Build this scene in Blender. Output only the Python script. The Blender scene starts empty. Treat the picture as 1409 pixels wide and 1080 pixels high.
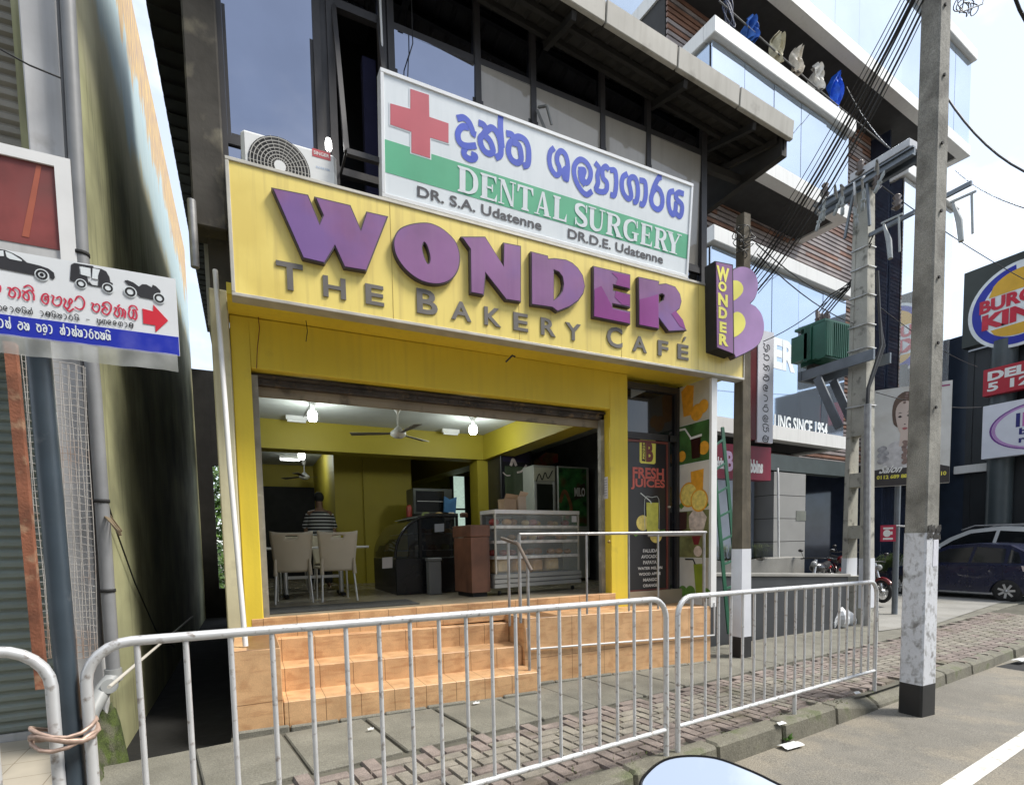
import bpy, bmesh, math, random
from mathutils import Vector, Matrix
random.seed(7)
S = bpy.context.scene
COL = S.collection
# ---------------------------------------------------------------- camera
FOC, PX, PY = 735.0, 704.5, 797.0          # focal length and principal point of the photograph, px
_x = Vector((2200 - PX, 718 - PY, FOC)).normalized()
_z = Vector((930 - PX, 11900 - PY, FOC)).normalized()
_z = (_z - _x * _x.dot(_z)).normalized()
_up = -_z
_y = _up.cross(_x)
if _y.z < 0: _y = -_y
RW = Matrix((_x, _y, _up))                 # camera (right, down, forward) -> world
CAM = Vector((0, 0, 1.55))
cd = bpy.data.cameras.new('camera'); cam = bpy.data.objects.new('camera', cd); COL.objects.link(cam)
r_, u_, b_ = RW @ Vector((1, 0, 0)), RW @ Vector((0, -1, 0)), RW @ Vector((0, 0, -1))
m_ = Matrix((r_, u_, b_)).transposed().to_4x4(); m_.translation = CAM
cam.matrix_world = m_
cd.sensor_width = 36; cd.sensor_fit = 'HORIZONTAL'; cd.lens = FOC / 1409 * 36
cd.shift_y = (PY - 540) / 1409; cd.clip_start = 0.05; cd.clip_end = 2000
S.camera = cam
# ---------------------------------------------------------------- sky, sun, exposure
SUN_EL, SUN_AZ = math.radians(54), math.radians(122)     # azimuth from +Y towards +X
W = bpy.data.worlds.new("World"); S.world = W; W.use_nodes = True
nt = W.node_tree; nt.nodes.clear()
N = lambda t: nt.nodes.new(t)
out = N('ShaderNodeOutputWorld'); bg = N('ShaderNodeBackground'); sky = N('ShaderNodeTexSky')
sky.sky_type = 'NISHITA'; sky.sun_disc = False; sky.sun_elevation = SUN_EL; sky.sun_rotation = SUN_AZ
sky.dust_density = 0.8; sky.air_density = 1.0
tc = N('ShaderNodeTexCoord'); mp = N('ShaderNodeMapping'); mp.inputs['Scale'].default_value = (1.6, 1.6, 3.2)
mp.inputs['Location'].default_value = (0.5, 0.3, 0.1)
nz = N('ShaderNodeTexNoise'); nz.inputs['Scale'].default_value = 1.7; nz.inputs['Detail'].default_value = 7; nz.inputs['Roughness'].default_value = 0.56
cr = N('ShaderNodeValToRGB'); cr.color_ramp.elements[0].position = 0.47; cr.color_ramp.elements[1].position = 0.76
mx = N('ShaderNodeMix'); mx.data_type = 'RGBA'; mx.inputs[7].default_value = (8.6, 8.8, 9.1, 1)
hz = N('ShaderNodeMix'); hz.data_type = 'RGBA'; hz.inputs[0].default_value = 0.42; hz.inputs[7].default_value = (7.6, 8.1, 8.7, 1)
L = nt.links.new
L(tc.outputs['Generated'], mp.inputs['Vector']); L(mp.outputs[0], nz.inputs['Vector']); L(nz.outputs['Fac'], cr.inputs[0])
L(sky.outputs[0], hz.inputs[6]); L(hz.outputs[2], mx.inputs[6]); L(cr.outputs[0], mx.inputs[0]); L(mx.outputs[2], bg.inputs[0]); L(bg.outputs[0], out.inputs[0])
bg.inputs[1].default_value = 0.105
sl = bpy.data.lights.new('sun', 'SUN'); sl.energy = 2.6; sl.angle = math.radians(15); sl.color = (1, 0.95, 0.87)
sun = bpy.data.objects.new('sun', sl); COL.objects.link(sun)
sd = Vector((math.sin(SUN_AZ) * math.cos(SUN_EL), math.cos(SUN_AZ) * math.cos(SUN_EL), math.sin(SUN_EL)))
sun.rotation_euler = sd.to_track_quat('Z', 'Y').to_euler()
S.view_settings.view_transform = 'Standard'; S.view_settings.look = 'None'; S.view_settings.gamma = 1
S.view_settings.exposure = 1.02
# ---------------------------------------------------------------- helpers: pixels of the photograph to points of the place
def ray(px, py): return RW @ Vector(((px - PX) / FOC, (py - PY) / FOC, 1))
def at(px, py, y): r = ray(px, py); return CAM + r * ((y - CAM.y) / r.y)
def atx(px, py, x): r = ray(px, py); return CAM + r * ((x - CAM.x) / r.x)
def atz(px, py, z): r = ray(px, py); return CAM + r * ((z - CAM.z) / r.z)
def gz(x): return -0.02 * min(max(x, -6), 10)
def gr(px, py, dz=0):
    r = ray(px, py); t = (dz - CAM.z) / (r.z + .02 * r.x); p = CAM + r * t
    if p.x > 10: p = atz(px, py, -.2 + dz)
    return p
class Plane:                                     # o origin, u right, v up; n = u x v looks at the viewer
    def __init__(s, o, u, v):
        s.o, s.u, s.v = Vector(o), Vector(u).normalized(), Vector(v).normalized(); s.n = s.u.cross(s.v).normalized()
    def sh(s, d): return Plane(s.o + s.n * d, s.u, s.v)
    def p(s, px, py):
        r = ray(px, py); t = (s.o - CAM).dot(s.n) / r.dot(s.n); return CAM + r * t
    def ab(s, px, py): q = s.p(px, py) - s.o; return q.dot(s.u), q.dot(s.v)
    def pt(s, a, b, d=0): return s.o + s.u * a + s.v * b + s.n * d
XV, YV, ZV = Vector((1, 0, 0)), Vector((0, 1, 0)), Vector((0, 0, 1))
def facade(y): return Plane((0, y, 0), XV, ZV)
# ---------------------------------------------------------------- mesh builder
class MB:
    def __init__(s): s.v, s.f, s.s = [], [], []
    def add(s, vs, fs, smooth=False):
        k = len(s.v); s.v += [Vector(q) for q in vs]
        for q in fs: s.f.append([i + k for i in q]); s.s.append(smooth)
        return s
    def hexa(s, c):                              # 8 corners: bottom ring 0-3, top ring 4-7
        return s.add(c, [(3, 2, 1, 0), (4, 5, 6, 7), (0, 1, 5, 4), (1, 2, 6, 5), (2, 3, 7, 6), (3, 0, 4, 7)])
    def box(s, x0, x1, y0, y1, z0, z1, sl=0):
        c = [(x, y, z) for z in (z0, z1) for x, y in ((x0, y0), (x1, y0), (x1, y1), (x0, y1))]
        if sl: c = [(x, y, z + sl * x) for x, y, z in c]
        return s.hexa(c)
    def frame(s, o, u, v, n, a0, a1, b0, b1, d0, d1):     # box in a local frame
        o, u, v, n = Vector(o), Vector(u), Vector(v), Vector(n)
        return s.hexa([o + u * a + v * b + n * d for d in (d0, d1) for a, b in ((a0, b0), (a1, b0), (a1, b1), (a0, b1))])
    def onp(s, P, a0, a1, b0, b1, d0, d1): return s.frame(P.o, P.u, P.v, P.n, a0, a1, b0, b1, d0, d1)
    def bar(s, a, b, w, h, up=ZV):
        a, b = Vector(a), Vector(b); t = (b - a).normalized(); up = Vector(up)
        x = t.cross(up)
        if x.length < 1e-4: x = t.cross(XV)
        x.normalize(); y = x.cross(t)
        return s.hexa([q + x * (i * w / 2) + y * (j * h / 2) for q in (a, b) for i, j in ((-1, -1), (1, -1), (1, 1), (-1, 1))])
    def tube(s, pts, r, n=8, closed=False):
        pts = [Vector(q) for q in pts]; m = len(pts)
        rs = r if isinstance(r, (list, tuple)) else [r] * m
        T = []
        for i in range(m):
            a = pts[(i - 1) % m] if (closed or i > 0) else pts[i]; b = pts[(i + 1) % m] if (closed or i < m - 1) else pts[i]
            T.append((b - a).normalized())
        x = T[0].orthogonal().normalized(); vs = []
        for i in range(m):
            x = (x - T[i] * x.dot(T[i]))
            x = x.normalized() if x.length > 1e-6 else T[i].orthogonal().normalized()
            y = T[i].cross(x)
            vs += [pts[i] + (x * math.cos(2 * math.pi * k / n) + y * math.sin(2 * math.pi * k / n)) * rs[i] for k in range(n)]
        fs = []
        for i in range(m if closed else m - 1):
            j = (i + 1) % m
            fs += [(i * n + k, i * n + (k + 1) % n, j * n + (k + 1) % n, j * n + k) for k in range(n)]
        s.add(vs, fs, True)
        if not closed:
            s.add(vs[:n], [tuple(range(n - 1, -1, -1))]); s.add(vs[-n:], [tuple(range(n))])
        return s
    def cone(s, a, b, r0, r1, n=12): return s.tube([a, b], [r0, r1], n)
    def prism(s, poly, off):
        poly = [Vector(q) for q in poly]; off = Vector(off); n = len(poly)
        nrm = Vector((0, 0, 0))
        for i in range(n): nrm += poly[i].cross(poly[(i + 1) % n])
        if nrm.dot(off) > 0: poly.reverse()                # front = poly side, extruded along off
        vs = poly + [q + off for q in poly]
        return s.add(vs, [tuple(range(n)), tuple(range(2 * n - 1, n - 1, -1))] + [(i, n + i, n + (i + 1) % n, (i + 1) % n) for i in range(n)])
    def lathe(s, c, prof, n=14, axis=ZV, ref=None):
        c = Vector(c); axis = Vector(axis).normalized(); x = Vector(ref).normalized() if ref else axis.orthogonal().normalized(); y = axis.cross(x)
        vs = [c + axis * h + (x * math.cos(2 * math.pi * k / n) + y * math.sin(2 * math.pi * k / n)) * r for r, h in prof for k in range(n)]
        m = len(prof)
        s.add(vs, [(i * n + k, i * n + (k + 1) % n, (i + 1) * n + (k + 1) % n, (i + 1) * n + k) for i in range(m - 1) for k in range(n)], True)
        s.add(vs[:n], [tuple(range(n - 1, -1, -1))]); s.add(vs[-n:], [tuple(range(n))]); return s
    def ell(s, c, r, n=12, m=8):
        c = Vector(c); r = Vector(r) if not isinstance(r, (int, float)) else Vector((r, r, r))
        vs = [c + Vector((r.x * math.cos(2 * math.pi * k / n) * math.sin(math.pi * j / m), r.y * math.sin(2 * math.pi * k / n) * math.sin(math.pi * j / m), -r.z * math.cos(math.pi * j / m))) for j in range(m + 1) for k in range(n)]
        return s.add(vs, [(j * n + k, j * n + (k + 1) % n, (j + 1) * n + (k + 1) % n, (j + 1) * n + k) for j in range(m) for k in range(n)], True)
    def quad(s, a, b, c, d): return s.add([a, b, c, d], [(0, 1, 2, 3)])
    def grid(s, fn, nu, nv, smooth=True):
        return s.add([fn(i / nu, j / nv) for j in range(nv + 1) for i in range(nu + 1)], [(j * (nu + 1) + i, j * (nu + 1) + i + 1, (j + 1) * (nu + 1) + i + 1, (j + 1) * (nu + 1) + i) for j in range(nv) for i in range(nu)], smooth)
    def build(s, name, mat, parent=None, bevel=0, solid=0, **kw):
        me = bpy.data.meshes.new(name)
        o_ = origin(parent) if parent else Vector((0, 0, 0))
        me.from_pydata([tuple(q - o_) for q in s.v], [], s.f)
        me.polygons.foreach_set('use_smooth', s.s); me.update()
        if bevel:
            bm = bmesh.new(); bm.from_mesh(me)
            bmesh.ops.remove_doubles(bm, verts=bm.verts, dist=1e-5)
            es = [e for e in bm.edges if len(e.link_faces) == 2 and e.calc_face_angle(0) > 0.6]
            bmesh.ops.bevel(bm, geom=es, offset=bevel, segments=1, affect='EDGES', clamp_overlap=True)
            bm.to_mesh(me); bm.free()
        me.materials.append(mat)
        ob = bpy.data.objects.new(name, me); COL.objects.link(ob)
        if parent: ob.parent = parent
        if solid:
            md = ob.modifiers.new('thickness', 'SOLIDIFY'); md.thickness = solid; md.offset = 0
        return ob
def origin(o):
    p = Vector((0, 0, 0))
    while o: p = p + o.location; o = o.parent
    return p
def tag(o, label=None, cat=None, group=None, kind=None):
    if label: o['label'] = label
    if cat: o['category'] = cat
    if group: o['group'] = group
    if kind: o['kind'] = kind
    return o
def thing(name, label, cat, loc=(0, 0, 0), group=None):
    o = bpy.data.objects.new(name, None); COL.objects.link(o); o.location = loc; o.empty_display_size = .2
    return tag(o, label, cat, group)
def struct(mb, name, mat, **k): return tag(mb.build(name, mat, **k), kind='structure')
def copy_tree(o, parent=None):
    c = o.copy(); COL.objects.link(c)
    if parent: c.parent = parent
    for ch in list(o.children): copy_tree(ch, c)
    return c
# ---------------------------------------------------------------- materials
MATS = {}
def mat(name, col, rough=.6, metal=0, var=.12, scale=3.0, bump=0, bscale=None, stain=None, grime=None, spec=.5, streak=None, emit=None, alpha=1, trans=0, coat=0, grain=0, vein=None):
    """base colour broken up by noise; stain = (colour, scale, threshold, amount); streak = (colour, amount): vertical run marks"""
    if name in MATS: return MATS[name]
    m = bpy.data.materials.new(name); m.use_nodes = True; t = m.node_tree; n = t.nodes; l = t.links.new
    b = n['Principled BSDF']; b.inputs['Roughness'].default_value = rough; b.inputs['Metallic'].default_value = metal
    b.inputs['Specular IOR Level'].default_value = spec; b.inputs['Coat Weight'].default_value = coat
    co = n.new('ShaderNodeTexCoord').outputs['Object']
    def noise(sc, det=5, vec=co):
        k = n.new('ShaderNodeTexNoise'); k.inputs['Scale'].default_value = sc; k.inputs['Detail'].default_value = det; l(vec, k.inputs['Vector']); return k.outputs['Fac']
    def ramp(src, a, bb):
        k = n.new('ShaderNodeMapRange'); k.inputs[1].default_value = a; k.inputs[2].default_value = bb; k.clamp = True; l(src, k.inputs[0]); return k.outputs[0]
    def mixc(f, a, c, amt=1):
        k = n.new('ShaderNodeMix'); k.data_type = 'RGBA'
        if amt != 1:
            q = n.new('ShaderNodeMath'); q.operation = 'MULTIPLY'; q.inputs[1].default_value = amt; l(f, q.inputs[0]); f = q.outputs[0]
        l(f, k.inputs[0])
        for i, s_ in ((6, a), (7, c)):
            if isinstance(s_, tuple): k.inputs[i].default_value = (*s_[:3], 1)
            else: l(s_, k.inputs[i])
        return k.outputs[2]
    lo = tuple(max(0, c * (1 - var)) for c in col); hi = tuple(min(1, c * (1 + var)) for c in col)
    c = mixc(ramp(noise(scale), .3, .7), lo, hi)
    if streak:
        mpn = n.new('ShaderNodeMapping'); mpn.inputs['Scale'].default_value = (9, 9, .5); l(co, mpn.inputs['Vector'])
        c = mixc(ramp(noise(1.6, 4, mpn.outputs[0]), .5, .75), c, streak[0], streak[1])
    if stain: c = mixc(ramp(noise(stain[1], 8), stain[2], stain[2] + .12), c, stain[0], stain[3])
    if vein:
        mv_ = n.new('ShaderNodeMapping'); mv_.inputs['Scale'].default_value = vein[1]; l(co, mv_.inputs['Vector'])
        c = mixc(ramp(noise(1, 7, mv_.outputs[0]), .52, .66), c, vein[0], vein[2])
    if grain:
        gq = n.new('ShaderNodeMapRange'); gq.inputs[1].default_value = .3; gq.inputs[2].default_value = .7; gq.inputs[3].default_value = 1 - grain; gq.inputs[4].default_value = 1 + grain; l(noise(110, 3), gq.inputs[0])
        k = n.new('ShaderNodeVectorMath'); k.operation = 'SCALE'; l(c, k.inputs[0]); l(gq.outputs[0], k.inputs['Scale']); c = k.outputs[0]
    l(c, b.inputs['Base Color'])
    if var and rough > .15:
        rr = n.new('ShaderNodeMapRange'); rr.inputs[3].default_value = rough * .85; rr.inputs[4].default_value = min(1, rough * 1.15); l(noise(scale * 2.3), rr.inputs[0]); l(rr.outputs[0], b.inputs['Roughness'])
    if bump:
        bp = n.new('ShaderNodeBump'); bp.inputs['Strength'].default_value = bump; bp.inputs['Distance'].default_value = .01; l(noise(bscale or scale * 8, 6), bp.inputs['Height']); l(bp.outputs[0], b.inputs['Normal'])
    if emit: b.inputs['Emission Color'].default_value = (*emit[:3], 1); b.inputs['Emission Strength'].default_value = emit[3]
    if alpha < 1: b.inputs['Alpha'].default_value = alpha
    if trans: b.inputs['Transmission Weight'].default_value = trans
    m['bsdf'] = 1
    MATS[name] = m; return m
def tile_joints(m, axes=('X',), size=.305, offs=0.0, width=.012, dark=.45, zrows=None):
    """dark joint lines at a fixed pitch along the given object axes"""
    t = m.node_tree; n = t.nodes; l = t.links.new; b = n['Principled BSDF']
    src = b.inputs['Base Color'].links[0].from_socket
    sep = n.new('ShaderNodeSeparateXYZ'); l(n.new('ShaderNodeTexCoord').outputs['Object'], sep.inputs[0]); acc = None
    for ax in axes:
        ad = n.new('ShaderNodeMath'); ad.operation = 'ADD'; ad.inputs[1].default_value = offs + 50 * size; l(sep.outputs[ax], ad.inputs[0])
        md = n.new('ShaderNodeMath'); md.operation = 'MODULO'; md.inputs[1].default_value = size; l(ad.outputs[0], md.inputs[0])
        lt = n.new('ShaderNodeMath'); lt.operation = 'LESS_THAN'; lt.inputs[1].default_value = width; l(md.outputs[0], lt.inputs[0])
        if acc is None: acc = lt.outputs[0]
        else:
            q = n.new('ShaderNodeMath'); q.operation = 'MAXIMUM'; l(acc, q.inputs[0]); l(lt.outputs[0], q.inputs[1]); acc = q.outputs[0]
    k = n.new('ShaderNodeMix'); k.data_type = 'RGBA'; k.blend_type = 'MULTIPLY'; l(acc, k.inputs[0]); l(src, k.inputs[6]); k.inputs[7].default_value = (dark, dark * .9, dark * .8, 1)
    l(k.outputs[2], b.inputs['Base Color']); return m
# ---------------------------------------------------------------- lettering
def text_data(s, bold=0, font=None):
    cu = bpy.data.curves.new('t', 'FONT'); cu.body = s; cu.offset = bold; cu.resolution_u = 3; cu.size = 1
    ob = bpy.data.objects.new('t', cu); COL.objects.link(ob)
    dg = bpy.context.evaluated_depsgraph_get(); me = bpy.data.meshes.new_from_object(ob.evaluated_get(dg))
    vs = [(v.co.x, v.co.y) for v in me.vertices]; fs = [tuple(p.vertices) for p in me.polygons]
    bpy.data.objects.remove(ob); bpy.data.curves.remove(cu); bpy.data.meshes.remove(me)
    return vs, fs
def text_fit(mb, s, P, a0, a1, b0, b1, d=.003, bold=0, slant=0, thick=0):
    vs, fs = text_data(s, bold)
    xs = [v[0] for v in vs]; ys = [v[1] for v in vs]; x0, x1, y0, y1 = min(xs), max(xs), min(ys), max(ys)
    f = lambda x, y: (a0 + (x - x0) / (x1 - x0) * (a1 - a0) + slant * (y - y0), b0 + (y - y0) / (y1 - y0) * (b1 - b0))
    pts = [f(*v) for v in vs]
    mb.add([P.pt(a, b, d) for a, b in pts], fs)
    if thick:
        k = len(pts); from collections import Counter
        cnt = Counter(); 
        for q in fs:
            for i in range(len(q)): cnt[tuple(sorted((q[i], q[(i + 1) % len(q)])))] += 1
        vs2 = [P.pt(a, b, d) for a, b in pts] + [P.pt(a, b, d - thick) for a, b in pts]; sf = []
        for q in fs:
            for i in range(len(q)):
                e = (q[i], q[(i + 1) % len(q)])
                if cnt[tuple(sorted(e))] == 1: sf.append((e[0], e[0] + k, e[1] + k, e[1]))
        mb.add(vs2, sf)
    return mb
def text_px(mb, s, P, bl, tr, d=.003, bold=0, **k):
    q = P.sh(d); a0, b0 = q.ab(*bl); a1, b1 = q.ab(*tr); return text_fit(mb, s, P, a0, a1, b0, b1, d, bold, **k)
def smooth_path(p, per=5, closed=False):
    p = [Vector((a, b)) for a, b in p]; n = len(p); out = []
    for i in range(n if closed else n - 1):
        p0 = p[(i - 1) % n] if (closed or i) else p[0] * 2 - p[1]; p1, p2 = p[i], p[(i + 1) % n]; p3 = p[(i + 2) % n] if (closed or i < n - 2) else p2 * 2 - p1
        for k in range(per):
            t = k / per; out.append(.5 * ((2 * p1) + (p2 - p0) * t + (2 * p0 - 5 * p1 + 4 * p2 - p3) * t * t + (3 * p1 - p0 - 3 * p2 + p3) * t ** 3))
    if not closed: out.append(p[-1])
    return out
def ribbon(mb, P, ab, w, d=.003, per=5, caps=True):
    """a brush stroke along plane coordinates ab, lifted a hair along its length so that crossings never share a plane"""
    q = smooth_path(ab, per); m = len(q); vs = []
    for i in range(m):
        t = (q[min(i + 1, m - 1)] - q[max(i - 1, 0)]); t = t.normalized() if t.length > 1e-9 else Vector((1, 0)); nn = Vector((-t.y, t.x)) * (w / 2)
        e = q[i] + (t * (-w * .25 if i == 0 else w * .25 if i == m - 1 else 0) if caps else Vector((0, 0)))
        dd = d + .0012 * i / m
        vs += [P.pt(e.x + nn.x, e.y + nn.y, dd), P.pt(e.x - nn.x, e.y - nn.y, dd)]
    mb.add(vs, [(2 * i + 1, 2 * i + 3, 2 * i + 2, 2 * i) for i in range(m - 1)]); return mb
def ribbon_px(mb, P, pts, wpx, off=(0, 0), sc=1, d=.003, per=5):
    q = P.sh(d); ab = [q.ab(off[0] + x / sc, off[1] + y / sc) for x, y in pts]
    a = q.ab(off[0] + pts[0][0] / sc, off[1] + pts[0][1] / sc); b = q.ab(off[0] + pts[0][0] / sc, off[1] + pts[0][1] / sc + 1)
    return ribbon(mb, P, ab, wpx * abs(a[1] - b[1]), d, per)
def pxpoly(pts, off=(0, 0), sc=1): return [(off[0] + x / sc, off[1] + y / sc) for x, y in pts]
def poly_on(mb, P, pts, d=.003, thick=.002):
    q = P.sh(d); return mb.prism([q.p(*a) for a in pts], -P.n * thick)
def disc(mb, P, a, b, ra, rb, d, thick=.002, n=24, r_in=0, a0=0, a1=2 * math.pi):
    full = abs(a1 - a0 - 2 * math.pi) < 1e-6
    ang = [a0 + (a1 - a0) * k / n for k in range(n if full else n + 1)]
    o = [P.pt(a + ra * math.cos(t), b + rb * math.sin(t), d) for t in ang]
    if not r_in: return mb.prism(o, -P.n * thick)
    i = [P.pt(a + ra * r_in * math.cos(t), b + rb * r_in * math.sin(t), d) for t in ang]; m = len(o)
    return mb.add(o + i, [(k, (k + 1) % m, m + (k + 1) % m, m + k) for k in range(m if full else m - 1)])
# ---------------------------------------------------------------- material set
m_yel = mat('yellow_paint', (.74, .57, .05), .55, var=.08, scale=1.2, bump=.12, bscale=30, stain=((.33, .24, .05), 2.2, .62, .35), streak=((.45, .33, .06), .25))
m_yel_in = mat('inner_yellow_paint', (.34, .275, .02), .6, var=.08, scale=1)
m_cream = mat('cream_plaster', (.58, .54, .36), .75, var=.14, scale=1.5, bump=.25, stain=((.30, .27, .18), 3, .58, .6), streak=((.3, .27, .15), .4))
m_signy = mat('sign_yellow', (.82, .66, .19), .35, var=.05, scale=.8, stain=((.62, .46, .10), .9, .56, .5), streak=((.46, .34, .12), .5))
m_black = mat('black_void_paint', (.012, .012, .012), .8)
m_dark = mat('dark_grimy_concrete', (.055, .05, .042), .85, var=.35, scale=2, bump=.4, bscale=14, stain=((.20, .18, .13), 3.5, .58, .6))
m_darkframe = mat('dark_window_frame', (.035, .032, .032), .5, var=.2, scale=4)
m_rust = mat('rusted_shutter_steel', (.05, .04, .033), .7, var=.5, scale=6, stain=((.22, .15, .08), 9, .6, .7))
m_glass_up = mat('dark_tinted_glass', (.22, .24, .30), .03, metal=1, var=.06, scale=1.5)
m_glass_refl = mat('glass_beige_reflection', (.33, .30, .25), .5, var=.12, scale=1.5, coat=1, streak=((.24, .22, .18), .4))  # reflection of a beige wall put into the pane colour
m_conc = mat('old_concrete', (.165, .158, .128), .85, grain=.3, var=.22, scale=2.5, bump=.35, bscale=40, stain=((.12, .115, .09), 2.3, .55, .6))
m_conc2 = mat('pale_concrete', (.25, .245, .225), .85, grain=.2, var=.16, scale=1.5, bump=.3, bscale=40, stain=((.2, .19, .16), 1.3, .55, .5))
m_kerb = mat('mossy_kerb_stone', (.15, .142, .11), .9, grain=.35, var=.25, scale=4, bump=.5, bscale=30, stain=((.07, .09, .03), 4, .56, .7))
m_road = mat('dusty_road', (.172, .16, .135), .9, var=.16, scale=.8, bump=.7, bscale=90, grain=.4, stain=((.27, .235, .175), 1.5, .47, .5), vein=((.12, .115, .10), (5, 5, 5), .3))
m_line = mat('road_line_paint', (.62, .61, .56), .7, var=.1, scale=6, grain=.2, stain=((.25, .235, .2), 11, .57, .75))
m_white = mat('white_metal', (.72, .72, .71), .4, var=.06)
m_purple = mat('faded_purple_acrylic', (.235, .105, .25), .35, var=.22, scale=1.6, stain=((.17, .105, .33), 1.1, .52, .6), streak=((.29, .16, .29), .3))
m_purple2 = mat('deep_purple_acrylic', (.24, .045, .22), .3, var=.12, scale=2)
m_pedge = mat('letter_edge', (.06, .045, .05), .5)
m_grey = mat('grey_letters', (.13, .12, .11), .5, var=.15)
m_alu = mat('weathered_aluminium_trim', (.50, .48, .42), .45, metal=.3, var=.15, scale=6)
m_tile = tile_joints(mat('orange_stone_tile', (.57, .35, .18), .45, vein=((.40, .20, .09), (4, 4, 26), .55), grain=.1, var=.16, scale=5, bump=.08, bscale=50, stain=((.42, .22, .10), 7, .55, .6)), ('X',), .31, .12, .006, .35)
m_tilep = tile_joints(mat('orange_plinth_tile', (.57, .35, .18), .45, vein=((.40, .20, .09), (4, 4, 26), .55), grain=.1, var=.16, scale=5, bump=.08, bscale=50, stain=((.42, .22, .10), 7, .55, .6)), ('X', 'Z'), .46, .22, .006, .35)
m_floor = mat('shop_floor_tile', (.30, .26, .19), .25, var=.1, scale=3)
m_steel = mat('galvanised_tube', (.60, .61, .62), .4, metal=.35, var=.10, scale=7, stain=((.20, .16, .13), 30, .575, .75))
m_galv = mat('dull_steel_pipe', (.36, .36, .36), .45, metal=.5, var=.2, scale=9)
# ---------------------------------------------------------------- ground
KX = lambda x: 2.55 + .128 * x            # front edge of the kerb
SX = lambda x: 3.83 + .145 * x            # edge between bricks and slabs
def strip(mb, xs, f0, f1, z, n=1):
    for a, b in zip(xs[:-1], xs[1:]):
        mb.quad((a, f0(a), gz(a) + z), (b, f0(b), gz(b) + z), (b, f1(b), gz(b) + z), (a, f1(a), gz(a) + z))
xs = [-80, -30, -6, -3, 0, 3, 6, 8, 10, 14, 20, 30, 50, 90, 160, 400]
g = MB(); strip(g, xs, lambda x: -300, lambda x: 500, -.175); struct(g, 'road', m_road)
g = MB()
strip(g, [-40, -6, -1.02], lambda x: KX(x) + .1, lambda x: 60, -.03)
strip(g, [-1.02, -.2], lambda x: KX(x) + .1, lambda x: SX(x) + .80, -.03)
strip(g, [-.2, 3, 6, 10, 14, 20, 30, 60, 160], lambda x: KX(x) + .1, lambda x: 80, -.03)
struct(g, 'pavement', mat('paving_bed', (.09, .085, .065), .95, var=.3, scale=5, bump=.3))
# brick paving in herringbone
A = math.atan(.134); cs, sn = math.cos(A), math.sin(A)
red, gry = MB(), MB()
BW = .118
def brick(mb, x0, x1, y0, y1):
    gp = .005; vs = []
    dz = random.uniform(-.0018, .0018); tx, ty = random.uniform(-.006, .006), random.uniform(-.006, .006)
    for zz, e in ((0, 0), (1, .008)):
        for a, b in ((x0 + gp + e, y0 + gp + e), (x1 - gp - e, y0 + gp + e), (x1 - gp - e, y1 - gp - e), (x0 + gp + e, y1 - gp - e)):
            X = a * cs - b * sn; Y = 2.55 + .12 + a * sn + b * cs
            vs.append((X, Y, gz(X) - .035 + zz * (.033 + dz + tx * (a - x0) + ty * (b - y0))))
    mb.hexa(vs)
for k in range(-60, 190):
    for m in range(-40, 46):
        for (x0, x1, y0, y1) in ((0, 2, 0, 1), (0, 1, 1, 3)):
            ox, oy = k + 4 * m, k
            a0, a1, b0, b1 = (ox + x0) * BW, (ox + x1) * BW, (oy + y0) * BW, (oy + y1) * BW
            X = (a0 + a1) / 2 * cs - (b0 + b1) / 2 * sn; Y = 2.67 + (a0 + a1) / 2 * sn + (b0 + b1) / 2 * cs
            if X < -3 or X > 15 or Y < KX(X) + .17 or Y > SX(X) - .06: continue
            t = (Y - KX(X)) / (SX(X) - KX(X))
            isred = (t > .80 or t < .42) if X < 5.5 else (t > .66 or t < .30)
            if random.random() < .07: isred = not isred
            brick(red if isred else gry, a0, a1, b0, b1)
struct(red, 'red_paving', mat('red_brick_paver', (.20, .165, .145), .9, grain=.3, var=.32, scale=6, bump=.2, bscale=60, stain=((.10, .09, .05), 2.5, .56, .6)))
struct(gry, 'grey_paving', mat('grey_brick_paver', (.22, .20, .165), .9, grain=.3, var=.25, scale=6, bump=.2, bscale=60, stain=((.12, .115, .07), 2.5, .56, .6)))
# slabs with open gaps
g = MB(); x = -.98
while x < 26:
    w = .66 + random.uniform(-.03, .03); gap = random.choice([.02, .03, .045, .04]) if x < 4 else .018
    yb = lambda q: SX(q) + (.98 if q < 5.4 else 1.28)
    dz = random.uniform(-.008, .004)
    f = lambda q, e: SX(q) + .015 + e
    x0, x1 = x + gap / 2, x + w - gap / 2
    sh = -.14                                     # joints run square to the kerb
    def pt(q, yy, z): return (q + sh * (yy - SX(q)), yy, gz(q) + z)
    lift = .03 * max(0, 1 - abs(x - .3) / .8)
    g.hexa([pt(x0, f(x0, 0), -.06), pt(x1, f(x1, 0), -.06), pt(x1, yb(x1), -.06), pt(x0, yb(x0), -.06), pt(x0, f(x0, 0), dz), pt(x1, f(x1, 0), dz + .006), pt(x1, yb(x1), dz + .004), pt(x0, yb(x0), dz - .002)])
    x += w
struct(g, 'slab_paving', m_conc, bevel=.01)
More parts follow.
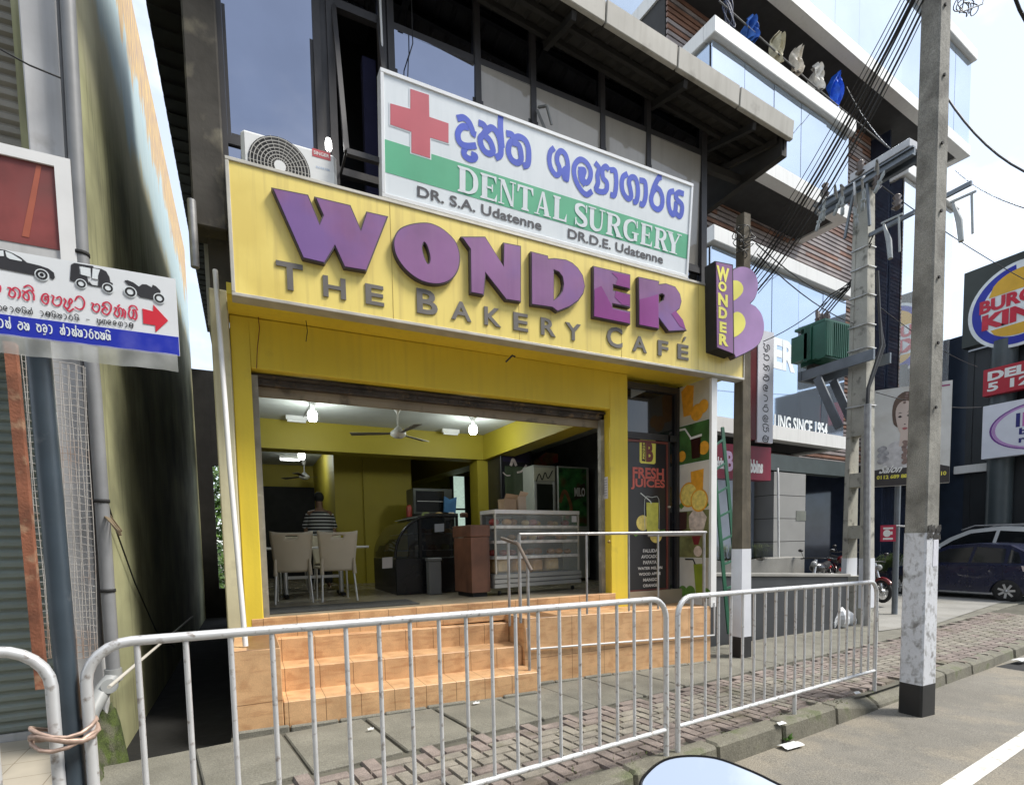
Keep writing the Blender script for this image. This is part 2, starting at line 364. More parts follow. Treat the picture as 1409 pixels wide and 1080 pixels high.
# kerb stones
g = MB(); x = -3.2
while x < 40:
    w = .92 if x < 10 else 2.0
    x0, x1 = x + .006, x + w - .006
    t0 = t1 = 0
    if x > 4.9 and x < 5.4: t1 = -.15
    elif 5.2 <= x < 6.3: t0 = t1 = -.13
    elif x >= 6.3: t0 = t1 = -.035
    j = random.uniform(-.012, .012); b = .19
    g.hexa([(x0, KX(x0) - .01 + j, gz(x0) - .3), (x1, KX(x1) - .01 + j, gz(x1) - .3), (x1, KX(x1) + b, gz(x1) - .3), (x0, KX(x0) + b, gz(x0) - .3),
            (x0, KX(x0) + .015 + j, gz(x0) + .006 + t0), (x1, KX(x1) + .015 + j, gz(x1) + .006 + t1), (x1, KX(x1) + b, gz(x1) + .002 + t1 * .2), (x0, KX(x0) + b, gz(x0) + .002 + t0 * .2)])
    x += w
struct(g, 'kerb', m_kerb, bevel=.022)
# white edge line on the road
g = MB(); 
for i in range(40):
    a, b = -20 + i * 3, -17 + i * 3
    q = lambda x, o: (x, 1.30 + .134 * x + o, gz(x) - .171)
    g.quad(q(a, -.0), q(b, -.0), q(b, .13), q(a, .13))
struct(g, 'road_marking', m_line)
# ---------------------------------------------------------------- steps and plinth
st = thing('entrance_steps', 'orange tiled steps leading up to the yellow bakery doorway', 'steps', (1.3, 5.3, 0))
s_ = -.02
MB().box(.215, 2.76, 4.97, 5.36, -.12, .228, s_).build('lower_step', m_tile, st, bevel=.006)
MB().box(.215, 2.745, 5.345, 5.70, -.12, .448, s_).build('middle_step', m_tile, st, bevel=.006)
MB().box(.215, 2.745, 5.68, 5.86, -.12, .672, s_).build('upper_step', m_tile, st, bevel=.006)
MB().box(-.16, .21, 4.965, 5.79, -.12, .705, s_).build('side_plinth', m_tilep, st, bevel=.006)
MB().box(2.75, 5.62, 5.30, 5.86, -.14, .765, s_).build('platform', m_tilep, st, bevel=.006)
for half_ in (0, 1):
  g = MB()
  for i in range(7 * half_, 7 + 7 * half_): g.box(-.15 + i * .41, -.15 + i * .41 + .4, 4.93 if i < 7 else 5.26, 4.975 if i < 7 else 5.31, -.1, .012 + .02 * random.random(), s_)
  g.build('mortar_skirt', m_conc, st, bevel=.012)
g = MB(); q0, q1 = Vector((2.81, 5.275, .36)), Vector((5.66, 5.275, .255))
g.tube([Vector((2.775, 5.28, .60)), Vector((2.785, 5.278, .38)), q0, q1, Vector((5.665, 5.28, .70))], .012, 7); g.build('conduit_pipe', m_white, st)
# ---------------------------------------------------------------- bakery building shell
bk = thing('bakery_building', 'two storey shop building with yellow ground floor and dark glazed upper floor', 'building', (2.7, 6.2, 0))
FZ = .86
YD = 5.8
w = MB()
w.box(-.055, .108, YD, 6.02, FZ - .3, 3.76)            # left jamb
w.box(.108, 4.335, YD, 6.02, 3.285, 3.76)              # over the door
w.box(4.335, 4.625, YD, 6.02, .6, 3.76)                # right column
w.box(4.335, 5.9, 6.03, 6.12, 3.70, 3.9)
w.build('wall', m_yel, bk, bevel=.008)
MB().box(-.21, -.06, 5.74, 6.2, .55, 3.95).build('column', m_cream, bk, bevel=.01)
MB().box(-.06, 6.05, 5.36, 6.0, 3.765, 3.86).build('soffit', m_yel, bk)
MB().box(-.2, 5.72, 5.82, 14, FZ - .2, FZ).build('floor', m_floor, bk)
MB().box(.0, 4.4, 5.795, 5.90, .64, FZ + .006, 0).build('door_sill', m_tile, bk, bevel=.004)
g = MB(); g.box(-.2, 5.75, 6.0, 14, 3.52, 3.7); g.build('ceiling', mat('grey_white_ceiling', (.46, .48, .46), .8, var=.06), bk)
g = MB(); g.box(-.2, 4.12, 9.0, 9.35, 3.08, 3.53); g.hexa([(4.06, 6.03, 3.13), (4.40, 6.03, 3.13), (4.24, 9.36, 3.07), (3.88, 9.36, 3.07), (4.06, 6.03, 3.53), (4.40, 6.03, 3.53), (4.24, 9.36, 3.53), (3.88, 9.36, 3.53)])
g.hexa([(3.88, 9.36, 3.06), (4.24, 9.36, 3.06), (3.6, 13.9, 3.0), (3.2, 13.9, 3.0), (3.88, 9.36, 3.53), (4.24, 9.36, 3.53), (3.6, 13.9, 3.53), (3.2, 13.9, 3.53)])
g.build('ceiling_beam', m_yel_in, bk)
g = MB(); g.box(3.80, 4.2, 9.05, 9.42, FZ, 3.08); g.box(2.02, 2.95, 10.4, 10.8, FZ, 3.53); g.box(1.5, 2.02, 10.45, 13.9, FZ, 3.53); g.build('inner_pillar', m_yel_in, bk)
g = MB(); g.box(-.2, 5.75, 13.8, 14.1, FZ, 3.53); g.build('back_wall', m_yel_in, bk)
MB().box(-.1, 1.5, 13.70, 13.79, FZ, 3.0).build('dark_panel', m_black, bk)
g = MB(); g.box(-.12, -.08, 6.05, 14.2, -.85, 3.7); g.build('side_wall', mat('alley_shade_wall', (.02, .018, .015), .9, var=.3, bump=.3), bk)  # darkness of the alley put into the near-black wall colour
MB().box(-.24, -.2, 6.02, 14.2, 3.71, 7.6).build('upper_side_wall', mat('pale_bounce_wall', (.40, .40, .37), .9, var=.2), bk)  # unseen wall made pale to bounce light onto the mural
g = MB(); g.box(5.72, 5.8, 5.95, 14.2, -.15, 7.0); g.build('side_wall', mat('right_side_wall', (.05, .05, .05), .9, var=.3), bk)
# rolling shutter box and guide rails in the doorway
g = MB(); g.box(.11, 4.333, 5.93, 6.04, 3.17, 3.28); g.box(.11, 4.333, 5.90, 5.93, 3.235, 3.262)
for k in range(34): x = .2 + k * .122; g.box(x, x + .07, 5.92, 5.931, 3.19 + .012 * random.random(), 3.215 + .01 * random.random())
g.build('shutter_head', m_rust, bk)
MB().box(.13, 4.31, 5.99, 6.03, 3.075, 3.168).build('shutter_bottom_bar', mat('shutter_slat_paint', (.27, .22, .15), .6, var=.2, stain=((.08, .06, .04), 5, .55, .7)), bk)
for gq_ in ((.108, .165, 5.86, 5.93), (4.275, 4.333, 5.93, 6.0)): MB().box(*gq_, FZ, 3.24).build('shutter_guide', mat('scuffed_grey_steel', (.24, .23, .20), .6, var=.3, scale=5, stain=((.5, .48, .44), 7, .58, .7)), bk)
# dark metal in the upper left pilaster and the upper wall
g = MB(); a = at(300, 0, 5.68).x; b = at(262, 0, 5.68).x
g.box(-.30, -.03, 5.68, 6.0, 4.45, 7.75); g.build('pilaster', m_dark, bk, bevel=.015)
P = facade(YD)
tz = 6.905                                                 # transom height
xm = [at(303, 100, YD).x, at(437, 100, YD).x, at(456, 100, YD).x, at(525, 60, YD).x, at(538, 100, YD).x, at(655.5, 85, YD).x, at(732, 125, YD).x, at(827, 165, YD).x, at(890, 200, YD).x, at(966, 250, YD).x]
fr = MB()
for i, x in enumerate(xm):
    wd = .035 if i < len(xm) - 1 else .05
    fr.box(x - wd, x + wd, YD - .045, YD + .05, 4.6, 7.16 + .095 * (6.92 - x))
    if i < len(xm) - 1 and i not in (1, 3):
        x1 = xm[i + 1]
        fr.box(x + .035, x1 - .035, YD - .03, YD + .04, tz - .035, tz + .045)
        fr.box(x + .035, x1 - .035, YD - .03, YD + .04, 5.33 - .04, 5.33 + .03)
        fr.box(x + .035, x1 - .035, YD - .03, YD + .04, 4.62, 4.70)
# inner sash frames
    if i in (0, 4, 5, 6, 7, 8):
        x1 = xm[i + 1]
        for (p0, p1, q0, q1) in ((x + .036, x + .065, 5.365, tz - .036), (x1 - .065, x1 - .036, 5.365, tz - .036), (x + .066, x1 - .066, 5.365, 5.395), (x + .066, x1 - .066, tz - .066, tz - .036)):
            fr.box(p0, p1, YD - .02, YD + .03, q0, q1)
fr.box(xm[1] + .036, xm[2] - .036, YD - .02, YD + .03, 4.6, 7.7); fr.box(xm[3] + .036, xm[4] - .036, YD - .02, YD + .03, 4.6, 7.6)
fr.build('window_frame', m_darkframe, bk)
for i in range(len(xm) - 1):
    if i in (1, 3): continue
    for z0, z1 in ((4.70, 5.29), (5.36, tz - .035), (tz + .045, 7.16 + .095 * (6.92 - xm[i + 1]))):
        if i == 2 and z1 < 7: continue
        g = MB(); tl = random.uniform(-.004, .004); TL_ = .028 * (z1 - z0)
        g.hexa([(xm[i] + .03, YD + .012, z0 - .01), (xm[i + 1] - .03, YD + .012 + tl, z0 - .01), (xm[i + 1] - .03, YD + .02 + tl, z0 - .01), (xm[i] + .03, YD + .02, z0 - .01), (xm[i] + .03, YD + .012 - TL_, z1 + .01), (xm[i + 1] - .03, YD + .012 + tl * .5 - TL_, z1 + .01), (xm[i + 1] - .03, YD + .02 + tl - TL_, z1 + .01), (xm[i] + .03, YD + .02 - TL_, z1 + .01)])
        g.build('window_pane', m_glass_refl if (i >= 5 and 5.3 < z0 < 6) else m_glass_up, bk)
# the bay whose window stands open: dark room, sash swung out
x0, x1 = xm[2], xm[3]
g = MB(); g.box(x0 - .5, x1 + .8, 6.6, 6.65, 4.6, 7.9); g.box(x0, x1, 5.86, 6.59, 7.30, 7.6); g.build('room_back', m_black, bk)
MB().box(x1 - .16, x1 - .02, 6.0, 6.1, 4.75, 6.7).build('curtain', mat('blue_curtain', (.02, .02, .06), .9), bk)
sa = MB(); za, zb = 5.25, 6.88; oy = .42
A_, B_, C_, D_ = Vector((x0 + .04, YD - .02, zb)), Vector((x1 - .03, YD - .02, zb)), Vector((x1 - .03, YD - oy, za)), Vector((x0 + .04, YD - oy, za))
sa = MB()
for p, q in ((A_, D_), (B_, C_)): sa.bar(p, q, .045, .04, (0, -1, 0))
sa.bar(D_, C_, .05, .05); sa.bar(Vector((x0 + .05, YD - .02, 5.30)), (D_ + Vector((0, 0, .02))), .02, .02); sa.build('open_sash', m_darkframe, bk)
# upper wall slab between the floors, rooms behind glass
g = MB(); g.box(-.2, 6.0, YD + .06, 6.4, 3.9, 4.62); g.box(-.2, 6.05, 6.7, 6.8, 4.6, 7.3); g.build('upper_slab', m_dark, bk)
# ---------------------------------------------------------------- overhanging roof
EA, EB = Vector((6.93, 5.12, 6.96)), Vector((-.35, 5.12, 7.65))
g = MB(); n_ = 7
for i in range(n_):
    t0, t1 = i / n_ + (.0012 if i else 0), (i + 1) / n_ - .0012
    p, q = EB.lerp(EA, t0), EB.lerp(EA, t1)
    g.hexa([p, q, q + Vector((0, .06, 0)), p + Vector((0, .06, 0)), p + Vector((0, -.02, .235)), q + Vector((0, -.02, .235)), q + Vector((0, .06, .235)), p + Vector((0, .06, .235))])
g.build('roof_gutter', mat('pale_gutter', (.40, .385, .34), .6, var=.12, scale=1.2, streak=((.2, .18, .14), .35), stain=((.12, .11, .09), 3, .64, .6)), bk, bevel=.008)
sf = MB()
nb = 40; rise = .28
def sfp(u, v, dz=0):
    p = EB.lerp(EA, u) + Vector((0, .06, .03)); q = Vector((p.x, 7.6, 0)); d = (q.y - p.y)
    return Vector((p.x, p.y + d * v, p.z + rise * d * v + dz))
for i in range(nb):                                       # ribbed sheet seen from below
    u0, u1 = i / nb, (i + 1) / nb; e = (u1 - u0) * .16
    for ua, ub, za, zb in ((u0, u0 + e, 0, .03), (u0 + e, u1 - e, .03, .03), (u1 - e, u1, .03, 0)):
        sf.quad(sfp(ua, 0, za), sfp(ua, 1, za), sfp(ub, 1, zb), sfp(ub, 0, zb))
for o in sf.v[:]: pass
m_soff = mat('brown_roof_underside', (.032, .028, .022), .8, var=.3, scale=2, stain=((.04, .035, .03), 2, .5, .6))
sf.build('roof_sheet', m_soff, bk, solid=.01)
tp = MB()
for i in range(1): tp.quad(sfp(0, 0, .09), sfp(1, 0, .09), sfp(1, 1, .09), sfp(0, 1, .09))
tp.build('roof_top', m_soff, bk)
pr = MB()
for v in (.10, .22, .36, .52, .7): pr.bar(sfp(0.0, v, -.035), sfp(1, v, -.035), .05, .06)
for u in (.30, .52, .74, .905): pr.bar(sfp(u, .0, -.09), sfp(u, 1, -.09), .06, .08)
pr.build('rafter', mat('dark_rafter_timber', (.018, .016, .013), .85, var=.3), bk)
ob = MB()
for X, wd in ((6.84, .10),): 
    ob.bar(Vector((X, 5.19, 6.88)), Vector((X, 7.3, 6.88)), wd, .22); ob.bar(Vector((X - .06, 5.25, 6.99)), Vector((X - .34, 6.1, 7.0)), .05, .07)
    ob.bar(Vector((6.07, 5.9, 6.86)), Vector((X - .06, 5.9, 6.86)), .08, .1)
ob.prism([Vector((6.80, 5.19, 6.84)), Vector((6.80, 7.5, 6.84)), Vector((6.80, 7.5, 7.75)), Vector((6.80, 5.19, 7.02))], (.03, 0, 0))
ob.build('eave_beam', mat('eave_beam_steel', (.035, .031, .026), .8, var=.3), bk)
# the side eave over the alley
ze = 6.9
xe = (ze - 1.55) * ray(200, 0).x / ray(200, 0).z
print('alley eave x', round(xe, 2))
g = MB()
for k in range(46):
    y0 = 4.4 + k * .24
    g.box(xe, -.2, y0, y0 + .16, ze, ze + .024); g.box(xe, -.2, y0 + .16, y0 + .24, ze + .02, ze + .045)
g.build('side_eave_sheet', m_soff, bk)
MB().box(-.33, -.25, 4.5, 14, ze - .14, ze - .01).build('side_eave_beam', m_black, bk)
g = MB(); q = atx(268, 320, -.27); g.tube([Vector((-.30, 5.62, 4.05)), Vector((-.30, 5.62, 4.62))], .035, 8); g.build('drain_stub', m_galv, bk)
t = MB(); t.tube([at(296, 372, 5.62), at(316, 640, 5.35), at(338, 889, 5.12)], .022, 8); tag(t.build('drain_pipe', m_white), 'thin white drain pipe leaning across the cream corner column of the bakery', 'pipe')
# ---------------------------------------------------------------- big yellow sign
YS = 5.23
sg = thing('bakery_sign', 'large yellow box sign with raised purple letters above the bakery doorway', 'sign', (3.0, YS, 3.7))
SX0, SX1, SZ0, SZ1 = -.02, 6.14, 3.70, 4.83
MB().box(SX0 + .012, SX1 - .012, YS, 5.37, SZ0 + .012, SZ1 - .012).build('box', m_signy, sg)
g = MB()
for a0, a1, b0, b1 in ((SX0, SX1, SZ0, SZ0 + .03), (SX0, SX1, SZ1 - .03, SZ1), (SX0, SX0 + .03, SZ0 + .031, SZ1 - .031), (SX1 - .02, SX1, SZ0 + .031, SZ1 - .031)): g.box(a0, a1, YS - .012, 5.372, b0, b1)
g.build('edge_trim', m_alu, sg, bevel=.004)
for x in (1.36, 2.72, 4.08, 5.3): MB().box(x, x + .004, YS - .0025, YS + .01, SZ0 + .03, SZ1 - .03).build('panel_joint', mat('joint_line', (.45, .33, .08), .6), sg)
P = facade(YS)
c6, k6, c7, k7 = (300, 200), 3.375, (660, 250), 3.5225
WL = {
 'W': ([(258,203),(415,234),(472,372),(492,325),(457,245),(612,282),(664,400),(693,313),(783,333),(687,578),(590,562),(543,460),(493,543),(398,520)], None, c6, k6),
 'O': ([(958,363),(1000,370),(1048,395),(1095,440),(1115,485),(1120,535),(1108,585),(1078,622),(1040,638),(1000,640),(950,628),(905,602),(865,565),(832,515),(819,465),(825,425),(850,390),(900,370)], [(955,448),(967,455),(978,480),(986,510),(987,535),(980,552),(970,548),(958,525),(949,495),(946,470)], c6, k6),
 'N': ([(-81,271),(26,271),(118,415),(120,300),(197,315),(197,578),(130,568),(27,436),(18,545),(-39,534),(-42,326)], None, c7, k7),
 'D': ([(253,343),(328,362),(332,378),(365,375),(420,382),(450,397),(475,420),(498,455),(508,505),(500,540),(475,575),(435,603),(378,625),(353,606),(255,592)], [(358,424),(385,435),(404,460),(410,495),(404,530),(388,555),(358,578)], c7, k7),
 'E': ([(555,413),(728,453),(728,517),(645,496),(645,530),(728,549),(728,606),(642,588),(642,613),(728,632),(728,687),(555,652)], None, c7, k7),
 'R': ([(773,465),(868,485),(866,501),(905,497),(948,512),(970,545),(977,578),(968,612),(935,640),(1000,718),(918,722),(868,655),(868,710),(775,692)], [(868,546),(885,540),(898,550),(893,575),(868,590)], c7, k7)}
def holed_prism(mb, P, outer, inner, d, thick):
    Q = P.sh(d); bm = bmesh.new()
    def ring(pts):
        vs = [bm.verts.new(q) for q in pts]; return [bm.edges.new((vs[i], vs[(i + 1) % len(vs)])) for i in range(len(vs))]
    es = ring(outer) + (ring(inner) if inner else [])
    r = bmesh.ops.triangle_fill(bm, use_beauty=True, use_dissolve=False, edges=es)
    bm.normal_update(); fs = [f for f in r['geom'] if isinstance(f, bmesh.types.BMFace)]
    vs = list(bm.verts); ix = {v: i for i, v in enumerate(vs)}
    front = [[ix[v] for v in (f.verts if f.normal.dot(P.n) > 0 else reversed(f.verts))] for f in fs]
    pos = [v.co.copy() for v in vs]; k = len(pos)
    mb.add(pos, front)
    for loop in (outer, inner):
        if not loop: continue
        m = len(loop); a = [Vector(q) for q in loop] + [Vector(q) - P.n * thick for q in loop]
        mb.add(a, [(i, m + i, m + (i + 1) % m, (i + 1) % m) for i in range(m)])
    bm.free(); return mb
def grow(P, pts, e, d):
    ab = [Vector((( q - P.o).dot(P.u), (q - P.o).dot(P.v))) for q in pts]; n = len(ab); o = []
    area = sum(ab[i].x * ab[(i + 1) % n].y - ab[(i + 1) % n].x * ab[i].y for i in range(n)); sgn = 1 if area < 0 else -1
    for i in range(n):
        t0 = (ab[i] - ab[i - 1]).normalized(); t1 = (ab[(i + 1) % n] - ab[i]).normalized()
        n0, n1 = Vector((-t0.y, t0.x)) * sgn, Vector((-t1.y, t1.x)) * sgn
        b = (n0 + n1); b = b.normalized() * min(2.0, 1 / max(.45, b.normalized().dot(n0))) if b.length > 1e-3 else n0
        q = ab[i] + b * e; o.append(P.pt(q.x, q.y, d))
    return o
for ch, (o_, i_, of, sc) in WL.items():
    q = P.sh(.055)
    O = [q.p(*a) for a in pxpoly(o_, of, sc)]; I = [q.p(*a) for a in pxpoly(i_, of, sc)] if i_ else None
    if ch == 'O':
        cl = lambda pts: [Vector((a, YS - .055, b)) for a, b in smooth_path([(p.x, p.z) for p in pts], 3, True)]
        O, I = cl(O), cl(I)
    L_ = holed_prism(MB(), P, O, I, .055, .02).build('raised_letter', m_purple, sg)
    L_['label'] = 'raised purple letter ' + ch
    O2 = grow(P, O, .012, .049); I2 = grow(P, I, -.010, .049) if I else None
    holed_prism(MB(), P, O2, I2, .049, .049).build('letter_edge', m_pedge, L_)
# deeper purple patches on E and R: uneven reflected light put into the colour
for poly in ([(558,520),(590,505),(640,600),(645,618),(728,637),(728,687),(555,652)], [(640,440),(728,455),(728,517),(660,500),(670,470)], [(775,570),(820,560),(866,545),(868,710),(775,692)], [(930,640),(950,625),(985,670),(1000,716),(970,700)], [(660,530),(728,550),(728,600),(690,595),(655,560)]):
    g = MB(); poly_on(g, P, pxpoly(poly, c7, k7), .0575, .001); g.build('reflected_light_patch', m_purple2, sg)
# small capitals: THE BAKERY CAFE
base = P.ab(300 + 342 / k6, 200 + 678 / k6)[1]; z1 = P.ab(*pxpoly([(982, 862)], c7, k7)[0])[1]; base = (base + z1) / 2
row = [('T', 277, 400, 1, c6, k6), ('H', 490, 595, 0, c6, k6), ('E', 685, 770, 0, c6, k6), ('B', 922, 1018, 1, c6, k6), ('A', 1080, 1173, 0, c6, k6), ('K', 25, 105, 0, c7, k7), ('E', 165, 235, 0, c7, k7), ('R', 297, 368, 0, c7, k7), ('Y', 415, 490, 0, c7, k7), ('C', 615, 690, 1, c7, k7), ('A', 738, 808, 0, c7, k7), ('F', 862, 912, 0, c7, k7), ('E', 957, 1010, 0, c7, k7)]
for i, (ch, a, b, big, of, sc) in enumerate(row):
    yy = 200 + 640 / k6 if sc == k6 else 250 + 740 / k7
    a0 = P.ab(of[0] + a / sc, yy + 25)[0]; a1 = P.ab(of[0] + b / sc, yy + 25)[0]
    text_fit(MB() if 0 else (sm := MB()), ch, P, a0, a1, base, base + (.235 if big else .185), .012, .022, thick=.010)
    if i < len(row) - 1: sm.build('small_letter', m_grey, sg)
e0 = P.ab(*pxpoly([(980, 775)], c7, k7)[0]); e1 = P.ab(*pxpoly([(994, 755)], c7, k7)[0])
sm.prism([P.pt(e0[0], e0[1], .02), P.pt(e0[0] + .022, e0[1], .02), P.pt(e1[0] + .012, e1[1], .02), P.pt(e1[0] - .018, e1[1], .02)], (0, .018, 0))
sm.build('small_letter', m_grey, sg)
# projecting bracket sign with the letter B
bs = thing('bracket_sign', 'purple B shaped sign with narrow lettered strip on the right end of yellow sign', 'sign', (5.5, 5.1, 3.9))
Pb = facade(5.05); cc = lambda pts: pxpoly(pts, c7, k7)
g = MB(); q = Pb.p
fr_ = [q(*a) for a in cc([(1147,390),(1224,406),(1229,832),(1152,802)])]; g.prism(fr_, (0, .17, 0)); g.build('strip', m_purple, bs)
g = MB(); fr2 = [Pb.sh(-.01).p(*a) for a in cc([(1140,384),(1228,402),(1234,838),(1146,808)])]; g.prism(fr2, (0, .17, 0)); g.build('strip_casing', m_black, bs)
B0 = smooth_path([(1222,440),(1238,424),(1268,414),(1300,418),(1330,440),(1347,480),(1347,525),(1332,565),(1308,590)], 3); B1 = smooth_path([(1340,608),(1365,640),(1378,690),(1374,740),(1350,788),(1305,820),(1243,850)], 3)
Bp = [(v.x, v.y) for v in B0 + B1] + [(1229, 822)]
Bo = [Pb.sh(-.02).p(*a) for a in cc(Bp)]; g = MB(); g.prism(Bo, (0, .10, 0)); g.build('letter_body', mat('bracket_purple', (.33, .19, .40), .4, var=.1), bs)
g = MB(); g.prism(grow(Pb, Bo, .014, -.032), (0, .085, 0)); g.build('letter_rim', m_pedge, bs)
m_lemon = mat('lemon_yellow', (.78, .72, .12), .45, var=.05)
g = MB()
for c in (smooth_path([(1222,482),(1240,478),(1262,486),(1276,506),(1277,530),(1264,552),(1240,572),(1224,580)], 2), smooth_path([(1225,646),(1240,632),(1262,634),(1282,655),(1289,688),(1278,720),(1252,745),(1226,756)], 2)):
    poly_on(g, Pb, cc([(v.x, v.y) for v in c]), -.016, .002)
g.build('letter_counter', m_lemon, bs)
g = MB()
for ch, x0, y0, x1, y1 in (('W',1148,420,1210,478),('O',1157,488,1197,530),('N',1156,548,1203,600),('D',1158,612,1200,662),('E',1163,682,1197,730),('R',1160,742,1206,792)):
    text_px(g, ch, Pb, cc([(x0, y1 - 2)])[0], cc([(x1, y0 + 2)])[0], .004, .05)
g.build('lettering', m_lemon, bs)
# ---------------------------------------------------------------- dental sign
m_dw = mat('sign_white', (.72, .77, .80), .4, var=.03, scale=1, streak=((.5, .56, .6), .25))
ds = thing('dental_sign', 'white and green dental surgery sign with red cross, standing atop the yellow sign', 'sign', (3.2, 5.3, 4.84))
o = at(527, 269.7, 5.30); Pd = Plane(o, (1, 0, 0), (0, -.085, 1))
a1, b1 = Pd.ab(945.3, 380.5); at_, bt = Pd.ab(945.6, 251.2); a0t, b0t = Pd.ab(523, 96)
DW, DH = a1, (bt + b0t) / 2
print('dental', a1, b1, at_, bt, a0t, b0t)
MB().onp(Pd, 0, DW, 0, DH, -.12, 0).build('panel', m_dw, ds)
g = MB()
for q in ((-.01, DW + .01, -.01, .025), (-.01, DW + .01, DH - .025, DH + .01), (-.01, .022, .026, DH - .026), (DW - .022, DW + .01, .026, DH - .026)): g.onp(Pd, *q, -.125, .012)
g.build('frame', mat('white_sign_frame', (.75, .76, .76), .35, metal=.2, var=.05), ds, bevel=.003)
g = MB(); b = Pd.p
top0, top1 = Pd.ab(529.4, 193)[1], Pd.ab(942, 321)[1]; bo0, bo1 = Pd.ab(531.4, 238.5)[1], Pd.ab(942, 355)[1]
gt, gb = (top0 + top1) / 2, (bo0 + bo1) / 2
g.onp(Pd, .024, DW - .024, gb, gt, -.002, .002); g.build('green_band', mat('sign_green', (.10, .42, .24), .45, var=.08), ds)
c3, k3 = (300, 0), 3.5225
cr_ = [(932,432),(1022,462),(1024,568),(1117,600),(1117,695),(1028,668),(1028,768),(937,740),(937,640),(835,605),(835,503),(932,530)]
g = MB(); q = [Pd.sh(.003).p(*a) for a in pxpoly(cr_, c3, k3)]; g.prism(grow(Pd, q, .012, .003), -Pd.n * .001); g.build('cross_border', m_dw, ds)
g = MB(); g.prism([p + Pd.n * .002 for p in q], -Pd.n * .001); g.build('red_cross', mat('faded_red', (.52, .11, .14), .45, var=.06), ds)
cA, kA, cB, kB = (610, 130), 6.75, (740, 180), 6.0
g = MB()
for pts in ([(140,222),(190,218),(236,258),(264,318),(276,360),(292,372)], [(222,305),(182,300),(148,330),(135,375),(145,430),(178,468),(230,482),(294,478)], [(212,490),(192,530),(202,572),(245,602),(288,598),(298,574),(272,562)],
            [(340,268),(375,285),(396,330),(372,375),(345,405),(350,465),(382,525),(428,552),(462,530),(452,475),(428,425),(398,395)], [(398,345),(445,310),(488,340),(520,405),(535,480),(532,560),(495,585)], [(533,208),(531,300),(538,400),(545,480)],
            [(597,365),(640,378),(652,422),(615,460),(607,540),(637,608),(688,636),(722,608),(718,530),(698,470),(655,450)], [(655,415),(700,395),(758,425),(788,490),(794,580),(784,650),(750,664)]):
    ribbon_px(g, Pd, pts, 9.2, cA, kA, .003)
g.build('blue_lettering', mat('sign_blue', (.05, .095, .52), .45, var=.12), ds); g = MB()
for pts in ([(130,148),(105,175),(95,240),(110,312),(150,366),(180,350),(178,300),(160,250),(165,195),(195,168),(232,205),(248,280),(246,350),(240,405)], [(240,402),(220,388),(214,335),(235,312)],
            [(345,322),(385,326),(378,362),(372,395),(400,430),(430,400),(437,335),(405,268),(352,238),(308,278),(300,350),(322,430),(365,500),(405,528),(442,505)], [(350,340),(358,400),(385,440)],
            [(480,272),(507,312),(494,370),(498,430),(482,485),(530,506),(566,490),(570,430),(540,390),(535,322),(562,296),(582,316)], [(605,325),(638,332),(648,400),(645,480),(632,533),(608,530)],
            [(735,360),(705,382),(694,440),(706,510),(745,562),(772,540),(764,480),(754,420),(772,386),(805,392),(824,450),(827,520),(815,582),(795,588)], [(850,410),(884,422),(893,490),(888,560),(870,608),(850,605)],
            [(990,468),(955,500),(937,560),(950,620),(990,650),(1022,625),(1030,560),(1012,500),(985,472)], [(950,500),(968,445),(1000,388),(1015,385)],
            [(1120,500),(1090,512),(1080,570),(1086,640),(1110,690),(1140,682),(1168,708),(1188,680),(1190,612),(1152,570),(1142,532),(1165,510),(1198,520)], [(1142,600),(1136,660),(1118,690)]):
    ribbon_px(g, Pd, pts, 8.0, cB, kB, .003)
g.build('blue_lettering', mat('sign_blue', (.05, .095, .52), .45, var=.12), ds)
g = MB(); 
text_px(g, 'DR. S.A. Udatenne', Pd, (574, 277), (745, 300), .004, .012)
text_px(g, 'DR.D.E. Udatenne', Pd, (781, 331.5), (913, 347), .004, .012)
# both lines lie level on the board
g.v.clear(); g.f.clear(); g.s.clear()
for s, xa, xb, py in (('DR. S.A. Udatenne', 574, 745, 268), ('DR.D.E. Udatenne', 781, 912, 325)):
    a0, bq = Pd.ab(xa, py); a1_, _ = Pd.ab(xb, py + (xb - xa) * .262)
    text_fit(g, s, Pd, a0, a1_, .075, .175, .004, .022)
    g.build('name_lettering', mat('sign_charcoal', (.07, .07, .08), .5), ds); g = MB()
